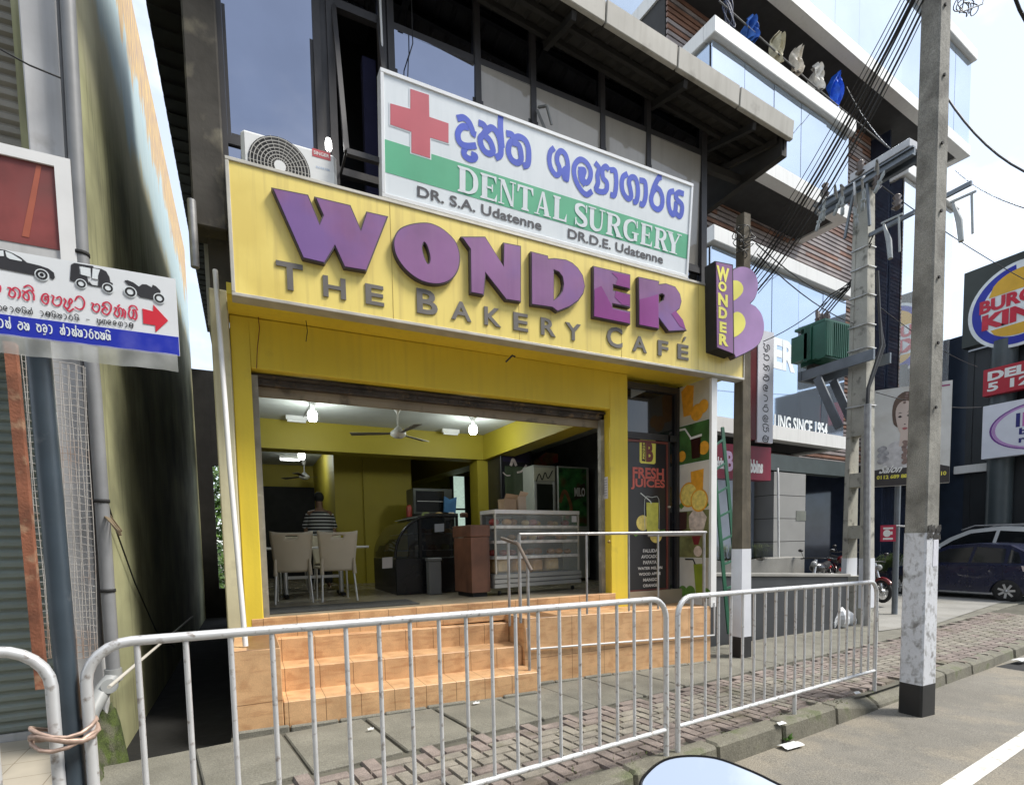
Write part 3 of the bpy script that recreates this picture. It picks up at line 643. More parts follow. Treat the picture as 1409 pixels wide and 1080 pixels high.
# serif capitals for DENTAL SURGERY: heavy stems, thin hairlines, small bracketed feet
def serif(mb, ch, P, a0, a1, b0, b1, d):
    W_, H = a1 - a0, b1 - b0
    cnt = [0]
    def poly(pts): 
        cnt[0] += 1
        mb.add([P.pt(a0 + x * W_, b0 + y * H, d + .0004 * cnt[0]) for x, y in pts], [tuple(range(len(pts)))])
    def rect(x0, x1, y0, y1): poly([(x0, y0), (x1, y0), (x1, y1), (x0, y1)])
    def stem(x0, x1, top=True, bot=True, s=.09):
        rect(x0, x1, 0, 1)
        if bot: poly([(x0 - s, 0), (x1 + s, 0), (x1 + s, .05), (x1 - .01, .11), (x0 + .01, .11), (x0 - s, .05)])
        if top: poly([(x0 - s, .95), (x0 + .01, .89), (x1 - .01, .89), (x1 + s, .95), (x1 + s, 1), (x0 - s, 1)])
    def rib(pts, ws, per=5):
        q = smooth_path(pts, per); m = len(q); vs = []
        for i in range(m):
            t = (q[min(i + 1, m - 1)] - q[max(i - 1, 0)]); t = Vector((t.x * W_, t.y * H)).normalized(); nn = Vector((-t.y, t.x))
            f = i / (m - 1) * (len(ws) - 1); k = min(int(f), len(ws) - 2); w_ = (ws[k] + (ws[k + 1] - ws[k]) * (f - k)) * H / 2
            c = (a0 + q[i].x * W_, b0 + q[i].y * H); cnt[0] += .2
            vs += [P.pt(c[0] + nn.x * w_, c[1] + nn.y * w_, d + .0004 * cnt[0]), P.pt(c[0] - nn.x * w_, c[1] - nn.y * w_, d + .0004 * cnt[0])]
        mb.add(vs, [(2 * i + 1, 2 * i + 3, 2 * i + 2, 2 * i) for i in range(m - 1)]); cnt[0] += 1
    if ch == 'D': stem(.12, .40); rib([(.3, .95), (.6, .94), (.84, .76), (.89, .5), (.84, .24), (.6, .06), (.3, .05)], [.09, .10, .2, .24, .2, .10, .09])
    if ch == 'E':
        stem(.14, .44); rect(.4, .9, .92, 1); rect(.4, .95, 0, .08); rect(.4, .72, .46, .54); poly([(.80, .92), (.94, .70), (.94, 1), (.86, 1)]); poly([(.84, .08), (.99, .32), (.97, 0), (.86, 0)]); rect(.68, .75, .36, .64)
    if ch == 'N': rect(.12, .20, 0, 1); rect(.80, .88, .08, 1); poly([(.08, 1), (.34, 1), (.90, 0), (.72, 0)]); poly([(.0, 1), (.0, .95), (.2, .95), (.2, 1)]); rect(.0, .34, 0, .05); rect(.66, 1, .95, 1)
    if ch == 'T': stem(.36, .64, top=False); rect(.04, .96, .91, 1); poly([(.0, .70), (.06, .70), (.16, .91), (.02, 1)]); poly([(1, .70), (.94, .70), (.84, .91), (.98, 1)])
    if ch == 'A': poly([(.12, 0), (.2, 0), (.52, .9), (.44, 1)]); poly([(.44, 1), (.58, 1), (.94, 0), (.64, 0)]); rect(.26, .68, .27, .35); rect(0, .32, 0, .05); rect(.56, 1.02, 0, .05)
    if ch == 'L': stem(.14, .46); rect(.4, .95, 0, .08); poly([(.82, .08), (.98, .38), (.97, 0), (.84, 0)])
    if ch == 'S': rib([(.86, .76), (.72, .92), (.46, .95), (.2, .84), (.22, .64), (.5, .5), (.78, .36), (.80, .15), (.54, .05), (.26, .09), (.12, .26)], [.04, .08, .12, .2, .24, .25, .24, .2, .12, .08, .04]); rect(.82, .9, .66, .98); rect(.08, .16, .02, .34)
    if ch == 'U': rib([(.24, 1), (.24, .45), (.28, .18), (.5, .05), (.74, .14), (.82, .45), (.82, 1)], [.24, .24, .24, .14, .09, .08, .08]); rect(.02, .46, .95, 1); rect(.66, 1, .95, 1)
    if ch == 'R': stem(.12, .38); rib([(.3, .95), (.6, .94), (.76, .8), (.72, .6), (.52, .49), (.34, .48)], [.09, .1, .2, .2, .1, .09]); poly([(.42, .5), (.64, .52), (1.0, 0), (.70, 0)]); rect(.64, 1.06, 0, .05)
    if ch == 'G': rib([(.88, .72), (.74, .92), (.5, .95), (.22, .78), (.15, .5), (.22, .2), (.48, .05), (.74, .1), (.82, .2)], [.05, .09, .11, .2, .24, .2, .11, .1, .1]); rect(.70, .92, .06, .42); rect(.58, 1, .38, .44); rect(.85, .92, .66, .98)
    if ch == 'Y': poly([(.08, 1), (.36, 1), (.64, .42), (.38, .42)]); poly([(.82, 1), (.9, 1), (.62, .44), (.52, .42)]); rect(.38, .64, 0, .44); rect(.26, .76, 0, .05); rect(0, .44, .95, 1); rect(.7, 1, .95, 1)
    return mb
g = MB()
def pxa(of, k, x, y): return (of[0] + x / k, of[1] + y / k)
lets = [('D', cA, kA, 125, 318), ('E', cA, kA, 332, 497), ('N', cA, kA, 508, 668), ('T', cA, kA, 682, 832), ('A', cB, kB, -30, 105), ('L', cB, kB, 118, 240), ('S', cB, kB, 298, 415), ('U', cB, kB, 412, 556), ('R', cB, kB, 563, 700), ('G', cB, kB, 706, 838), ('E', cB, kB, 850, 955), ('R', cB, kB, 968, 1085), ('Y', cB, kB, 1068, 1198)]
hb = gt - gb
for ch, of, k, xa, xb in lets:
    a0 = Pd.ab(of[0] + xa / k, 290)[0]; a1 = Pd.ab(of[0] + xb / k, 290)[0]
    serif(g, ch, Pd, a0, a1, gb + .06 * hb, gt - .1 * hb, .004)
g.build('green_band_lettering', m_dw, ds)
# ---------------------------------------------------------------- crowd barriers
BO, BD = Vector((2.78, 3.01, 0)), Vector((.9911, .1329, 0))
def barrier(s0, s1, label, nbar=19, feet=(0, .5, 1), clip=None):
    t = thing('crowd_barrier', label, 'barrier', BO + BD * s0 + Vector((0, 0, gz((BO + BD * s0).x))), 'grey tube barriers along the kerb')
    p = lambda s, z: BO + BD * s + Vector((0, 0, gz((BO + BD * s).x) + z))
    H, R = 1.185, .15
    pts = [p(s0, -.03), p(s0, H - R)] + [p(s0 + R - R * math.cos(a), H - R + R * math.sin(a)) for a in [math.pi / 12 * k for k in range(1, 6)]] + [p(s0 + R, H), p(s1 - R, H)] + [p(s1 - R + R * math.sin(a), H - R + R * math.cos(a)) for a in [math.pi / 12 * k for k in range(1, 6)]] + [p(s1, H - R), p(s1, -.03)]
    MB().tube(pts, .0205, 12).build('outer_frame', m_steel, t)
    MB().tube([p(s0 + .015, .2), p(s1 - .015, .2)], .0185, 10).build('bottom_rail', m_steel, t)
    for k in range(1, nbar + 1):
        s = s0 + (s1 - s0) * k / (nbar + 1); top = H - .018
        for e in (s - s0, s1 - s):
            if e < R: top = H - R + math.sqrt(max(0, R * R - (R - e) ** 2)) - .018
        MB().tube([p(s, .212), p(s, top)], .0115, 8).build('bar', m_steel, t)
    m_ = (s0 + s1) / 2; MB().tube([p(m_, -.03), p(m_, .19)], .02, 10).build('foot', m_steel, t)
    return t
barrier(-3.395, -.045, 'long tube barrier in front of the tiled bakery steps')
barrier(.085, 3.40, 'tube barrier on the right, ending beside the painted concrete pole')
barrier(-6.82, -3.497, 'tube barrier cut off at the left edge, beyond the dark sign pole')
# ---------------------------------------------------------------- neighbouring shop on the left
YN = 4.95
nb_ = thing('neighbour_shop', 'grey rendered shop with roller shutters and a mossy mural side wall, left of the alley', 'building', (-2.5, 6.5, 0))
XM = -1.0
zt = 1.55 + XM * ray(181, 0).z / ray(181, 0).x
za_ = 1.55 + XM * ray(118, 0).z / ray(118, 0).x; zb_ = 1.55 + XM * ray(150, 0).z / ray(150, 0).x
print('mural', zt, za_, zb_)
def mural_mat():
    m = mat('mural_wall', (.27, .27, .15), .8, var=.5, scale=1.2, bump=.25, streak=((.08, .08, .04), .65), stain=((.30, .29, .16), 1.1, .56, .6))
    t = m.node_tree; n = t.nodes; l = t.links.new; b = n['Principled BSDF']; src = b.inputs['Base Color'].links[0].from_socket
    co = n.new('ShaderNodeTexCoord').outputs['Object']; sp = n.new('ShaderNodeSeparateXYZ'); l(co, sp.inputs[0])
    def nz(sc, vec=(1, 1, 1), det=4):
        mp_ = n.new('ShaderNodeMapping'); mp_.inputs['Scale'].default_value = vec; l(co, mp_.inputs['Vector'])
        k = n.new('ShaderNodeTexNoise'); k.inputs['Scale'].default_value = sc; k.inputs['Detail'].default_value = det; l(mp_.outputs[0], k.inputs['Vector']); return k.outputs['Fac']
    def math_(op, a, bb):
        k = n.new('ShaderNodeMath'); k.operation = op
        for i, s_ in enumerate((a, bb)):
            if isinstance(s_, (int, float)): k.inputs[i].default_value = s_
            else: l(s_, k.inputs[i])
        return k.outputs[0]
    def step(src_, a, bb):
        k = n.new('ShaderNodeMapRange'); k.inputs[1].default_value = a; k.inputs[2].default_value = bb; l(src_, k.inputs[0]); return k.outputs[0]
    def mixc(f, a, c):
        k = n.new('ShaderNodeMix'); k.data_type = 'RGBA'; l(f, k.inputs[0])
        for i, s_ in ((6, a), (7, c)):
            if isinstance(s_, tuple): k.inputs[i].default_value = (*s_, 1)
            else: l(s_, k.inputs[i])
        return k.outputs[2]
    z = math_('ADD', sp.outputs[2], math_('MULTIPLY', math_('SUBTRACT', nz(1.1, (1, 2, .5)), .5), 1.3))
    H = zt - za_
    beige = mixc(nz(7, (1, 6, .3)), (.52, .49, .30), (.68, .64, .46)); blue = mixc(nz(5, (1, 6, .4)), (.36, .54, .62), (.66, .76, .78)); gold = mixc(step(nz(6, (1, 5, .5), 6), .42, .58), (.78, .56, .24), (.46, .32, .26))
    c = mixc(step(z, za_ - .9, za_ - .2), src, beige); c = mixc(step(z, za_ + .1, za_ + .35), c, blue)
    z2 = math_('ADD', z, math_('MULTIPLY', math_('SUBTRACT', nz(3, (1, 3, 1)), .5), 1.2))
    c = mixc(step(z2, za_ + H * .50, za_ + H * .58), c, gold); l(c, b.inputs['Base Color']); return m
MB().box(-1.3, XM, YN + .12, 15, -.2, zt).build('mural_side_wall', mural_mat(), nb_)
m_ngrey = mat('weathered_white_render', (.50, .50, .50), .8, var=.12, scale=2, bump=.15, streak=((.3, .3, .29), .4), stain=((.27, .25, .22), 3, .62, .6))
xp0, xp1 = at(24, 0, YN).x, at(80, 0, YN).x
g = MB(); g.box(xp0, -1.02, YN, YN + .3, -.1, zt - .4); g.build('pillar', m_ngrey, nb_, bevel=.01)
g = MB(); g.box(-6, xp0 - .02, YN + .02, YN + .3, 3.5, 4.1); g.box(-6, -1.3, YN + .75, 12, 7.5, zt - .4); g.build('wall', m_ngrey, nb_)
m_shA = mat('beige_shutter', (.24, .225, .185), .6, var=.15, streak=((.2, .18, .14), .3)); m_shB = mat('green_grey_shutter', (.20, .235, .215), .5, var=.12, scale=3, streak=((.2, .2, .17), .3))
def shutter(x0, x1, y, z0, z1, pitch, m, nm='shutter'):
    g = MB(); z = z0; i = 0
    while z < z1:
        for a, b, d0, d1 in ((0, .25, 0, .022), (.25, .6, .022, .022), (.6, .85, .022, 0), (.85, 1, 0, 0)):
            g.quad((x0, y - d0, z + a * pitch), (x1, y - d0, z + a * pitch), (x1, y - d1, z + b * pitch), (x0, y - d1, z + b * pitch))
        z += pitch
    return g.build(nm, m, nb_)
shutter(-6, xp0 - .0, YN + .22, 4.1, 9, .085, m_shA)
shutter(-6, -1.1, YN + .62, .12, 3.4, .082, m_shB)
g = MB(); g.box(-6, -1.03, YN + .61, YN + .8, -.05, .115); g.box(-6, -1.3, YN + .66, YN + .7, .1, 3.6); g.build('shutter_sill', m_ngrey, nb_, bevel=.01)
g = MB(); g.quad((-6, 3.9, .05), (-1.12, 3.9, .0), (-1.12, YN + .6, .045), (-6, YN + .6, .1)); g.build('threshold_tiles', tile_joints(mat('pale_threshold_tile', (.40, .36, .29), .6, var=.12, scale=3), ('X', 'Y'), .3, 0, .006, .5), nb_)
# moss covered footing
random.seed(3)
g = MB(); g.grid(lambda u, v: Vector((-1.12 + .17 * u + .03 * math.sin(9 * v), 4.25 + .9 * v, -.15 + .62 * (1 - (1 - u) * .0) * (1 - u ** 3) * (.35 + .65 * v) + .03 * math.sin(23 * u + 17 * v))), 8, 14)
g.build('mossy_footing', mat('moss', (.05, .07, .014), .95, var=.6, scale=10, bump=1, bscale=60, grain=.4, stain=((.10, .095, .07), 6, .5, .8)), nb_)
# framed red poster board
t = thing('poster_board', 'white framed board with a faded red brown picture above the parking sign', 'poster', (at(0, 300, 4.84).x, 4.84, 3.5))
Pp = facade(4.84); a0, b0 = Pp.ab(84, 345); a1, b1 = Pp.ab(80, 232); 
MB().onp(Pp, -4.2, a0 + .09, b0 - .1, b1 + .07, -.05, 0).build('board', m_ngrey, t)
g = MB(); g.onp(Pp, -4.2, a0 - .0, b0, b1, 0, .004); g.build('picture', mat('faded_red_picture', (.22, .05, .045), .5, var=.45, scale=2.4, stain=((.10, .045, .04), 1.2, .5, .8)), t)
g = MB(); g.prism([Pp.sh(.006).p(*q) for q in ((30, 325), (50, 228), (57, 229), (40, 327))], (0, .001, 0)); g.build('picture_band', mat('picture_orange', (.34, .09, .05), .5, var=.2), t)
g = MB(); g.onp(Pp, a0 - .0, a0 + .09, b0 - .1, b1 + .07, .001, .02); g.onp(Pp, -4.2, a0, b1, b1 + .07, .001, .02); g.build('frame', m_white, t)
# drain pipe, cables
pg = mat('grey_pvc', (.19, .195, .20), .5, var=.15, scale=5)
t = thing('downpipe', 'thick grey PVC downpipe with an elbow running down the corner of the neighbouring shop', 'pipe', at(155, 935, 4.86))
pts = [at(90, -60, 4.86), at(112, 350, 4.86), at(130, 540, 4.86), at(156, 925, 4.86)]
MB().tube(pts, .044, 12).build('pipe', pg, t)
g = MB(); e = pts[-1]; g.tube([e + Vector((0, 0, .03)), e - Vector((0, 0, .06))], .055, 12); g.tube([e - Vector((0, 0, .03)), e + Vector((-.05, -.08, -.1)), e + Vector((-.09, -.25, -.22)), e + Vector((-.11, -.45, -.42))], [.055, .055, .048, .048], 12)
g.tube([e + Vector((-.02, -.02, -.09)), e + Vector((.0, -.15, -.07))], .052, 12); g.build('elbow', mat('pale_pvc', (.26, .27, .265), .5), t)
for q in (pts[1], pts[2] * .62 + pts[3] * .38, pts[2] * .3 + pts[3] * .7): MB().lathe(q - Vector((0, 0, .012)), [(.044, 0), (.05, 0), (.05, .024), (.044, .024)], 12).build('clamp', m_black, t)
m_cable = mat('black_cable', (.012, .012, .012), .5)
for lab, pts in (('thin dark conduit running beside the grey downpipe', [at(78, -60, 4.90), at(101, 350, 4.92), at(118, 540, 4.92), at(140, 900, 4.92)]),):
    tag(MB().tube(pts, .018, 7).build('conduit', mat('dark_conduit', (.08, .08, .08), .5), None), lab, 'pipe')
tag(MB().tube([atx(135, 650, -.96), atx(160, 730, -.97), atx(185, 800, -.97), atx(215, 868, -.97), atx(240, 890, -.97)], .007, 6).build('loose_cable', m_cable), 'loose black cable drooping along the mossy alley wall', 'cable')
tag(MB().tube([atx(150, 945, -.80), atx(265, 848, -.72)], .012, 7).build('loose_pole', mat('pale_stick', (.45, .43, .38), .7)), 'pale stick leaning across the dark alley', 'stick')
g = MB()
for k in range(9): g.tube([atx(142, 708, -.94) + Vector((0, .02 * k, .012 * (k % 3))), atx(163, 730 + (k % 4) * 2, -.80 - .01 * k) + Vector((0, .015 * k, 0))], .006, 5)
tag(g.build('dry_twigs', mat('dry_straw', (.16, .12, .07), .9)), 'bundle of dry twigs stuck behind the grey downpipe', 'twigs')
# far end of the alley
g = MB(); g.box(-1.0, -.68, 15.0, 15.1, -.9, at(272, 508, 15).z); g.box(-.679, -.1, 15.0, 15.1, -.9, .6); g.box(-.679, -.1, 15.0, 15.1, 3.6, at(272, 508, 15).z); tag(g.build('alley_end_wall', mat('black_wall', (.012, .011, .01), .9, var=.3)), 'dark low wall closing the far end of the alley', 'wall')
g = MB(); g.box(-1.0, -.16, 4.87, 15, -.5, -.11); tag(g.build('alley_floor', mat('alley_shade_floor', (.005, .005, .0045), .9, var=.4, bump=.4)), kind='structure')  # floor coloured near black to carry the alley's shade
lf = MB(); random.seed(5)
for k in range(1100):
    c = Vector((-.5 + random.uniform(-.3, .3), 16.4 + random.uniform(-.5, .5), 2.1 + random.uniform(-1.8, 1.6))); d = Vector((random.uniform(-1, 1), random.uniform(-1, 1), random.uniform(-.6, 1))).normalized(); e = d.orthogonal().normalized()
    lf.add([c, c + d * .1 + e * .045, c + d * .24, c + d * .1 - e * .045], [(0, 1, 2, 3)])
lp = thing('climbing_plant', 'bright green leafy plant beyond the far end of the dark alley', 'plant', (-.5, 16.4, 0))
lf.build('leaves', mat('leaf_green', (.10, .19, .035), .5, var=.4, scale=6), lp); MB().tube([(-.5, 16.4, -.1), (-.48, 16.4, 3.4)], .03, 6).build('stem', m_dark, lp)
# mesh screen and rusty angle
t = thing('wire_screen', 'white wire mesh screen on a rusty frame beside the roller shutter', 'screen', at(100, 850, 4.7))
g = MB(); Q = facade(4.78); c = [(29, 488), (118, 505), (135, 905), (62, 905)]
def bl(u, v):
    p = [Q.p(*k) for k in c]; return (p[0] * (1 - u) + p[1] * u) * (1 - v) + (p[3] * (1 - u) + p[2] * u) * v
for k in range(17): g.tube([bl(k / 16, v / 6) + Vector((.008 * math.sin(k * 3 + v), 0, .006 * math.sin(v * 2 + k))) for v in range(7)], .0032, 4)
for k in range(44): g.tube([bl(u / 5, k / 43) + Vector((0, 0, .008 * math.sin(k + u * 2.1))) for u in range(6)], .0028, 4)
g.build('wire_mesh', mat('rusty_white_wire', (.40, .38, .35), .6, var=.3, stain=((.2, .1, .05), 3, .5, .7)), t)
g = MB(); a, b = at(12, 470, 4.6), at(56, 948, 4.6); g.bar(a, b, .055, .008, (0, 1, 0)); g.bar(a + Vector((.026, .03, 0)), b + Vector((.026, .03, 0)), .008, .06, (0, 1, 0)); g.build('rusty_post', mat('rust_brown', (.20, .075, .04), .85, var=.4, scale=7, bump=.4, stain=((.36, .24, .15), 9, .58, .6)), t)
# ---------------------------------------------------------------- parking sign on its pole
t = thing('parking_sign', 'white and blue parking sign with vehicle silhouettes and a red arrow on a dark pole', 'sign', at(104, 1075, 2.58))
MB().tube([at(48, 430, 2.585), at(60, 560, 2.585), at(106, 1100, 2.585)], .037, 16).build('pole', mat('slate_blue_paint', (.035, .05, .065), .4, var=.25, scale=5, stain=((.12, .13, .14), 12, .66, .6)), t)
Pk = facade(2.525); xr = Pk.ab(244, 430)[0]; z0, zb1, z1 = Pk.ab(246, 490)[1], Pk.ab(245, 464)[1], Pk.ab(242, 384)[1]
xl = Pk.ab(-150, 430)[0]
print('psign', xl, xr, z0, zb1, z1)
MB().onp(Pk, xl, xr, z0, z1, -.006, 0).build('panel', mat('sign_sheet_white', (.74, .77, .80), .35, var=.04, scale=4), t)
g = MB(); g.onp(Pk, xl + .002, xr - .001, z0 + .001, zb1, 0, .0015); g.build('blue_band', mat('sign_royal_blue', (.02, .035, .40), .35, var=.1, stain=((.10, .11, .48), 6, .56, .6)), t)
film = MB(); zf = Pk.ab(243, 513)[1]
film.grid(lambda u, v: Pk.pt(xl + (xr - .008 - xl) * u, z0 + .004 + (zf - z0) * v, .006 + .006 * math.sin(21 * u + 2 * v) * v + .003 * math.sin(55 * u)), 60, 5); film.build('plastic_film', mat('clear_plastic_film', (.55, .57, .55), .12, alpha=.45, var=.1, scale=20), t)
oC, kC, oD, kD = (0, 330), 6.754, (120, 360), 6.75
m_red = mat('sign_red', (.55, .035, .075), .4, var=.1); m_ink = mat('sign_ink', (.02, .02, .022), .4)
g = MB()
for pts in ([(72,445),(98,450),(90,485),(86,515),(112,535),(138,525),(142,492),(118,468)], [(112,460),(142,445),(180,470),(187,520),(168,545)],
            [(208,472),(232,488),(216,520),(236,556),(268,556),(266,512),(244,490)], [(240,484),(280,470),(314,510),(316,562)], [(222,440),(262,424),(298,445),(312,480)],
            [(432,556),(420,552),(420,535),(440,530),(452,552),(440,592),(412,590),(390,560),(396,518),(430,503),(456,530)],
            [(480,516),(500,530),(490,580),(520,612),(560,602),(572,562),(556,530),(525,545)], [(595,545),(612,570),(596,612),(620,640),(648,618),(640,580),(655,548),(672,570),(660,595)], [(606,625),(640,665),(684,642)],
            [(700,562),(722,528),(760,535),(785,580),(775,630),(740,648),(698,628)], [(0,425),(5,455),(0,485)]): ribbon_px(g, Pk, pts, 2.1, oC, kC, .002)
for pts in ([(40,385),(60,395),(48,430),(75,466),(104,460),(116,420),(96,395),(74,404)], [(150,432),(168,428),(162,408),(146,408),(152,386),(190,378),(222,410),(216,460),(185,492),(150,478),(142,445),(178,430),(188,452)],
            [(255,425),(272,440),(254,480),(280,512),(300,490),(292,450),(306,432),(326,450),(332,490),(320,512)], [(300,402),(282,420)], [(335,440),(356,470),(350,522)],
            [(398,440),(386,480),(400,522),(426,515),(432,470),(424,452),(448,456),(462,500),(452,536),(430,530)], [(388,432),(410,410),(450,420),(466,452)]): ribbon_px(g, Pk, pts, 2.1, oD, kD, .002)
g.build('red_lettering', m_red, t)
g = MB(); poly_on(g, Pk, pxpoly([(512,435),(612,462),(614,400),(752,548),(636,655),(632,592),(520,575)], oD, kD), .002, .001); g.build('red_arrow', mat('arrow_red', (.60, .03, .05), .4, var=.12), t)
# rounded Sinhala style letters in a unit box, for the two small lines
GL = {'p': [[(.1,.9),(.35,.8),(.2,.35),(.45,.05),(.85,.15),(.9,.6),(.6,.85),(.45,.6)]], 'o': [[(.6,.55),(.4,.6),(.4,.4),(.65,.4),(.75,.7),(.4,.95),(.1,.6),(.25,.1),(.7,.05)]], 'a': [[(.2,.95),(.6,.85),(.75,.5),(.6,.1),(.3,.0)]], 'l': [[(.3,.7),(.6,.7),(.6,.4),(.85,.4),(.9,.8),(.5,1),(.1,.6),(.25,.1),(.7,0)]],
      'i': [[(.1,.85),(.3,.7),(.2,.3),(.5,.05),(.75,.3),(.6,.6)], [(.6,.65),(.9,.7),(.95,.1)], [(.1,1.05),(.5,1.25),(.95,1.0)]], 's': [[(.1,.8),(.4,.7),(.1,.3),(.4,.05),(.6,.3),(.5,.6),(.8,.9),(.95,.4),(.8,.05)], [(.75,.95),(.8,1.3)]], 'd': [[(.6,.6),(.3,.7),(.3,.4),(.7,.4),(.8,.8),(.4,1),(.1,.5),(.3,.05),(.85,.1)], [(.7,.0),(.9,.4),(.95,.9)]],
      'k': [[(.1,.9),(.4,.7),(.15,.3),(.5,.05),(.7,.4),(.4,.65)], [(.5,.7),(.85,.8),(.95,.3),(.8,.05)]], 'r': [[(.3,.7),(.1,.4),(.3,.05),(.7,.05),(.85,.4),(.65,.75),(.3,.7),(.4,1),(.7,1.05)]], 'n': [[(.1,.9),(.3,.8),(.15,.3),(.5,.05),(.75,.3),(.55,.7),(.85,.8),(.98,.35),(.85,.05)], [(.3,-.1),(.5,-.25),(.7,-.1)]], 'g': [[(.3,.95),(.1,.5),(.3,.05),(.55,.2),(.5,.6),(.6,.9),(.9,.7),(.9,.1)]], '-': [[(.2,.5),(.8,.5)]],
      'v': [[(.6,.6),(.35,.65),(.3,.4),(.6,.35),(.85,.6),(.5,1),(.1,.6),(.3,.05),(.8,.1)]], 't': [[(.1,.85),(.35,.75),(.15,.4),(.4,.05),(.65,.3),(.4,.6)], [(.5,.75),(.85,.7),(.95,.2),(.75,0)], [(.85,.75),(.9,1.3)]], 'e': [[(.3,.9),(.7,.85),(.6,.6),(.3,.6),(.1,.3),(.5,.02),(.9,.3),(.85,.8)]], 'j': [[(.1,.8),(.5,.95),(.9,.6),(.7,.1),(.3,.2),(.4,.6),(.7,.5)], [(.2,-.2),(.6,-.15)]], ' ': []}
def sinh(mb, s, P, a0, a1, b0, b1, w, d):
    cw = (a1 - a0) / len(s)
    for i, ch in enumerate(s):
        for st_ in GL[ch]: ribbon(mb, P, [(a0 + (i + .04 + .9 * x) * cw, b0 + y * (b1 - b0)) for x, y in st_], w, d, 4)
hk = zb1 - z0
g = MB(); x0, x1 = Pk.ab(92, 430)[0] , Pk.ab(183, 430)[0]; x00 = Pk.ab(13, 430)[0]; zc = zb1 + .011
sinh(g, 'npoalis adikari - ngoogad', Pk, x00 - .05, x1, zc, zc + .019, .0026, .002); g.build('black_lettering', m_ink, t)
g = MB(); x1 = Pk.ab(153, 470)[0]; x0 = Pk.ab(-10, 450)[0]
sinh(g, 'vat ek pja satkarpki', Pk, x0, x1, z0 + hk * .36, z0 + hk * .78, .004, .0025); g.build('white_lettering', m_dw, t)
g = MB()                                               # car, three wheeler and motorcycle silhouettes
C_ = lambda pts: pxpoly(pts, oC, kC)
poly_on(g, Pk, C_([(-120,100),(0,88),(45,95),(120,125),(195,165),(250,212),(370,240),(450,268),(500,305),(510,350),(495,370),(470,360),(455,320),(420,285),(370,278),(330,300),(318,330),(0,268),(-120,250)]), .002, .001)
poly_on(g, Pk, C_([(660,230),(690,215),(868,245),(868,258),(735,240),(740,320),(810,345),(825,415),(800,400),(760,370),(715,372),(690,392),(650,375)]), .002, .001)
D_2 = lambda pts: pxpoly(pts, oD, kD)
poly_on(g, Pk, D_2([(-20,45),(130,68),(175,90),(205,140),(215,190),(235,200),(240,215),(170,215),(140,240),(40,225),(0,210),(0,200),(15,200),(15,180),(45,215),(100,225),(105,165),(42,150),(30,60),(-20,50)]), .002, .001)
poly_on(g, Pk, D_2([(345,175),(375,172),(430,195),(480,232),(510,210),(550,212),(600,240),(608,215),(640,230),(680,270),(680,290),(640,300),(615,330),(610,355),(540,340),(490,330),(455,295),(430,240),(370,210)]), .002, .001)
g.build('silhouettes', mat('sign_graphite', (.035, .035, .04), .4, var=.2), t)
g = MB(); ww = MB()
for of, sc, x, y, r in ((oC, kC, 392, 330, 58), (oC, kC, 757, 412, 46), (oD, kD, 196, 250, 48), (oD, kD, 402, 285, 52), (oD, kD, 672, 345, 48)):
    a, b = Pk.ab(of[0] + x / sc, of[1] + y / sc); a2 = Pk.ab(of[0] + (x + r) / sc, of[1] + y / sc)[0]; R_ = abs(a2 - a) * .95
    ww = MB(); g = MB(); disc(ww, Pk, a, b, R_ * 1.22, R_ * 1.22, .0035, .001, 20); ww.build('wheel_ground', m_dw, t); disc(g, Pk, a, b, R_, R_, .0045, .001, 20, r_in=.62)
    if r > 55: disc(g, Pk, a, b, R_ * .35, R_ * .35, .0045, .001, 12)
    g.build('wheel_outline', m_ink, t)
g = MB(); poly_on(g, Pk, C_([(48,105),(110,130),(205,190),(200,200),(90,178),(62,160)]), .003, .001); poly_on(g, Pk, C_([(-60,100),(30,100),(36,152),(-60,150)]), .003, .001); poly_on(g, Pk, C_([(745,250),(840,265),(842,345),(752,322)]), .003, .001)
poly_on(g, Pk, D_2([(50,62),(118,75),(100,130),(98,165),(45,155)]), .003, .001); g.build('silhouette_windows', m_dw, t)
# wire ties round the pole
t = MB(); q = Vector((BO + BD * -3.47)); 
for k, (dz, r) in enumerate(((.86, .012), (.885, .008), (.84, .008))):
    c = Vector((-.66, 2.555, dz)); t.tube([c + Vector((.10 * math.cos(a) , .07 * math.sin(a), .02 * math.sin(2 * a + k))) for a in [2 * math.pi * i / 14 for i in range(14)]], r, 6, closed=True)
tag(t.build('wire_tie', mat('straw_wire', (.42, .30, .24), .45, metal=.3, var=.4, scale=30)), 'twisted wire tie binding two barriers to the dark sign pole', 'tie')
# ---------------------------------------------------------------- juice bar door beside the yellow column
jd = thing('juice_door', 'black glazed juice bar door with a fresh juices poster, right of the yellow column', 'door', (5.1, 5.86, .8))
Pj = facade(5.88); xa, xb_, xc = 4.63, Pj.ab(919, 700)[0], 5.60
MB().box(4.63, 5.60, 5.92, 5.95, .8, 3.70).build('dark_glass', mat('black_glass', (.012, .013, .016), .05, spec=.7), jd)
g = MB(); zt_ = Pj.ab(890, 608)[1]; zbm = Pj.ab(890, 814)[1]
for q in ((4.63, 4.665, .80, 3.70), (xb_, xb_ + .03, .80, zt_ + .12), (5.55, 5.60, .80, 3.70), (4.666, 5.549, zt_ + .03, zt_ + .12), (4.666, 5.549, 3.62, 3.70)): g.box(q[0], q[1], 5.87, 5.919, q[2], q[3])
g.build('frame', m_darkframe, jd)
g = MB(); g.box(4.667, xb_ - .001, 5.885, 5.915, .84, zt_ + .02); g.build('poster', mat('black_poster', (.022, .021, .024), .35, var=.1), jd)
g = MB()
for q in ((4.667, xb_ - .001, zt_ - .012, zt_ + .02), (xb_ - .03, xb_ - .001, .88, zt_ - .013), (4.667, xb_ - .001, .84, .879)): g.box(q[0], q[1], 5.872, 5.884, q[2], q[3])
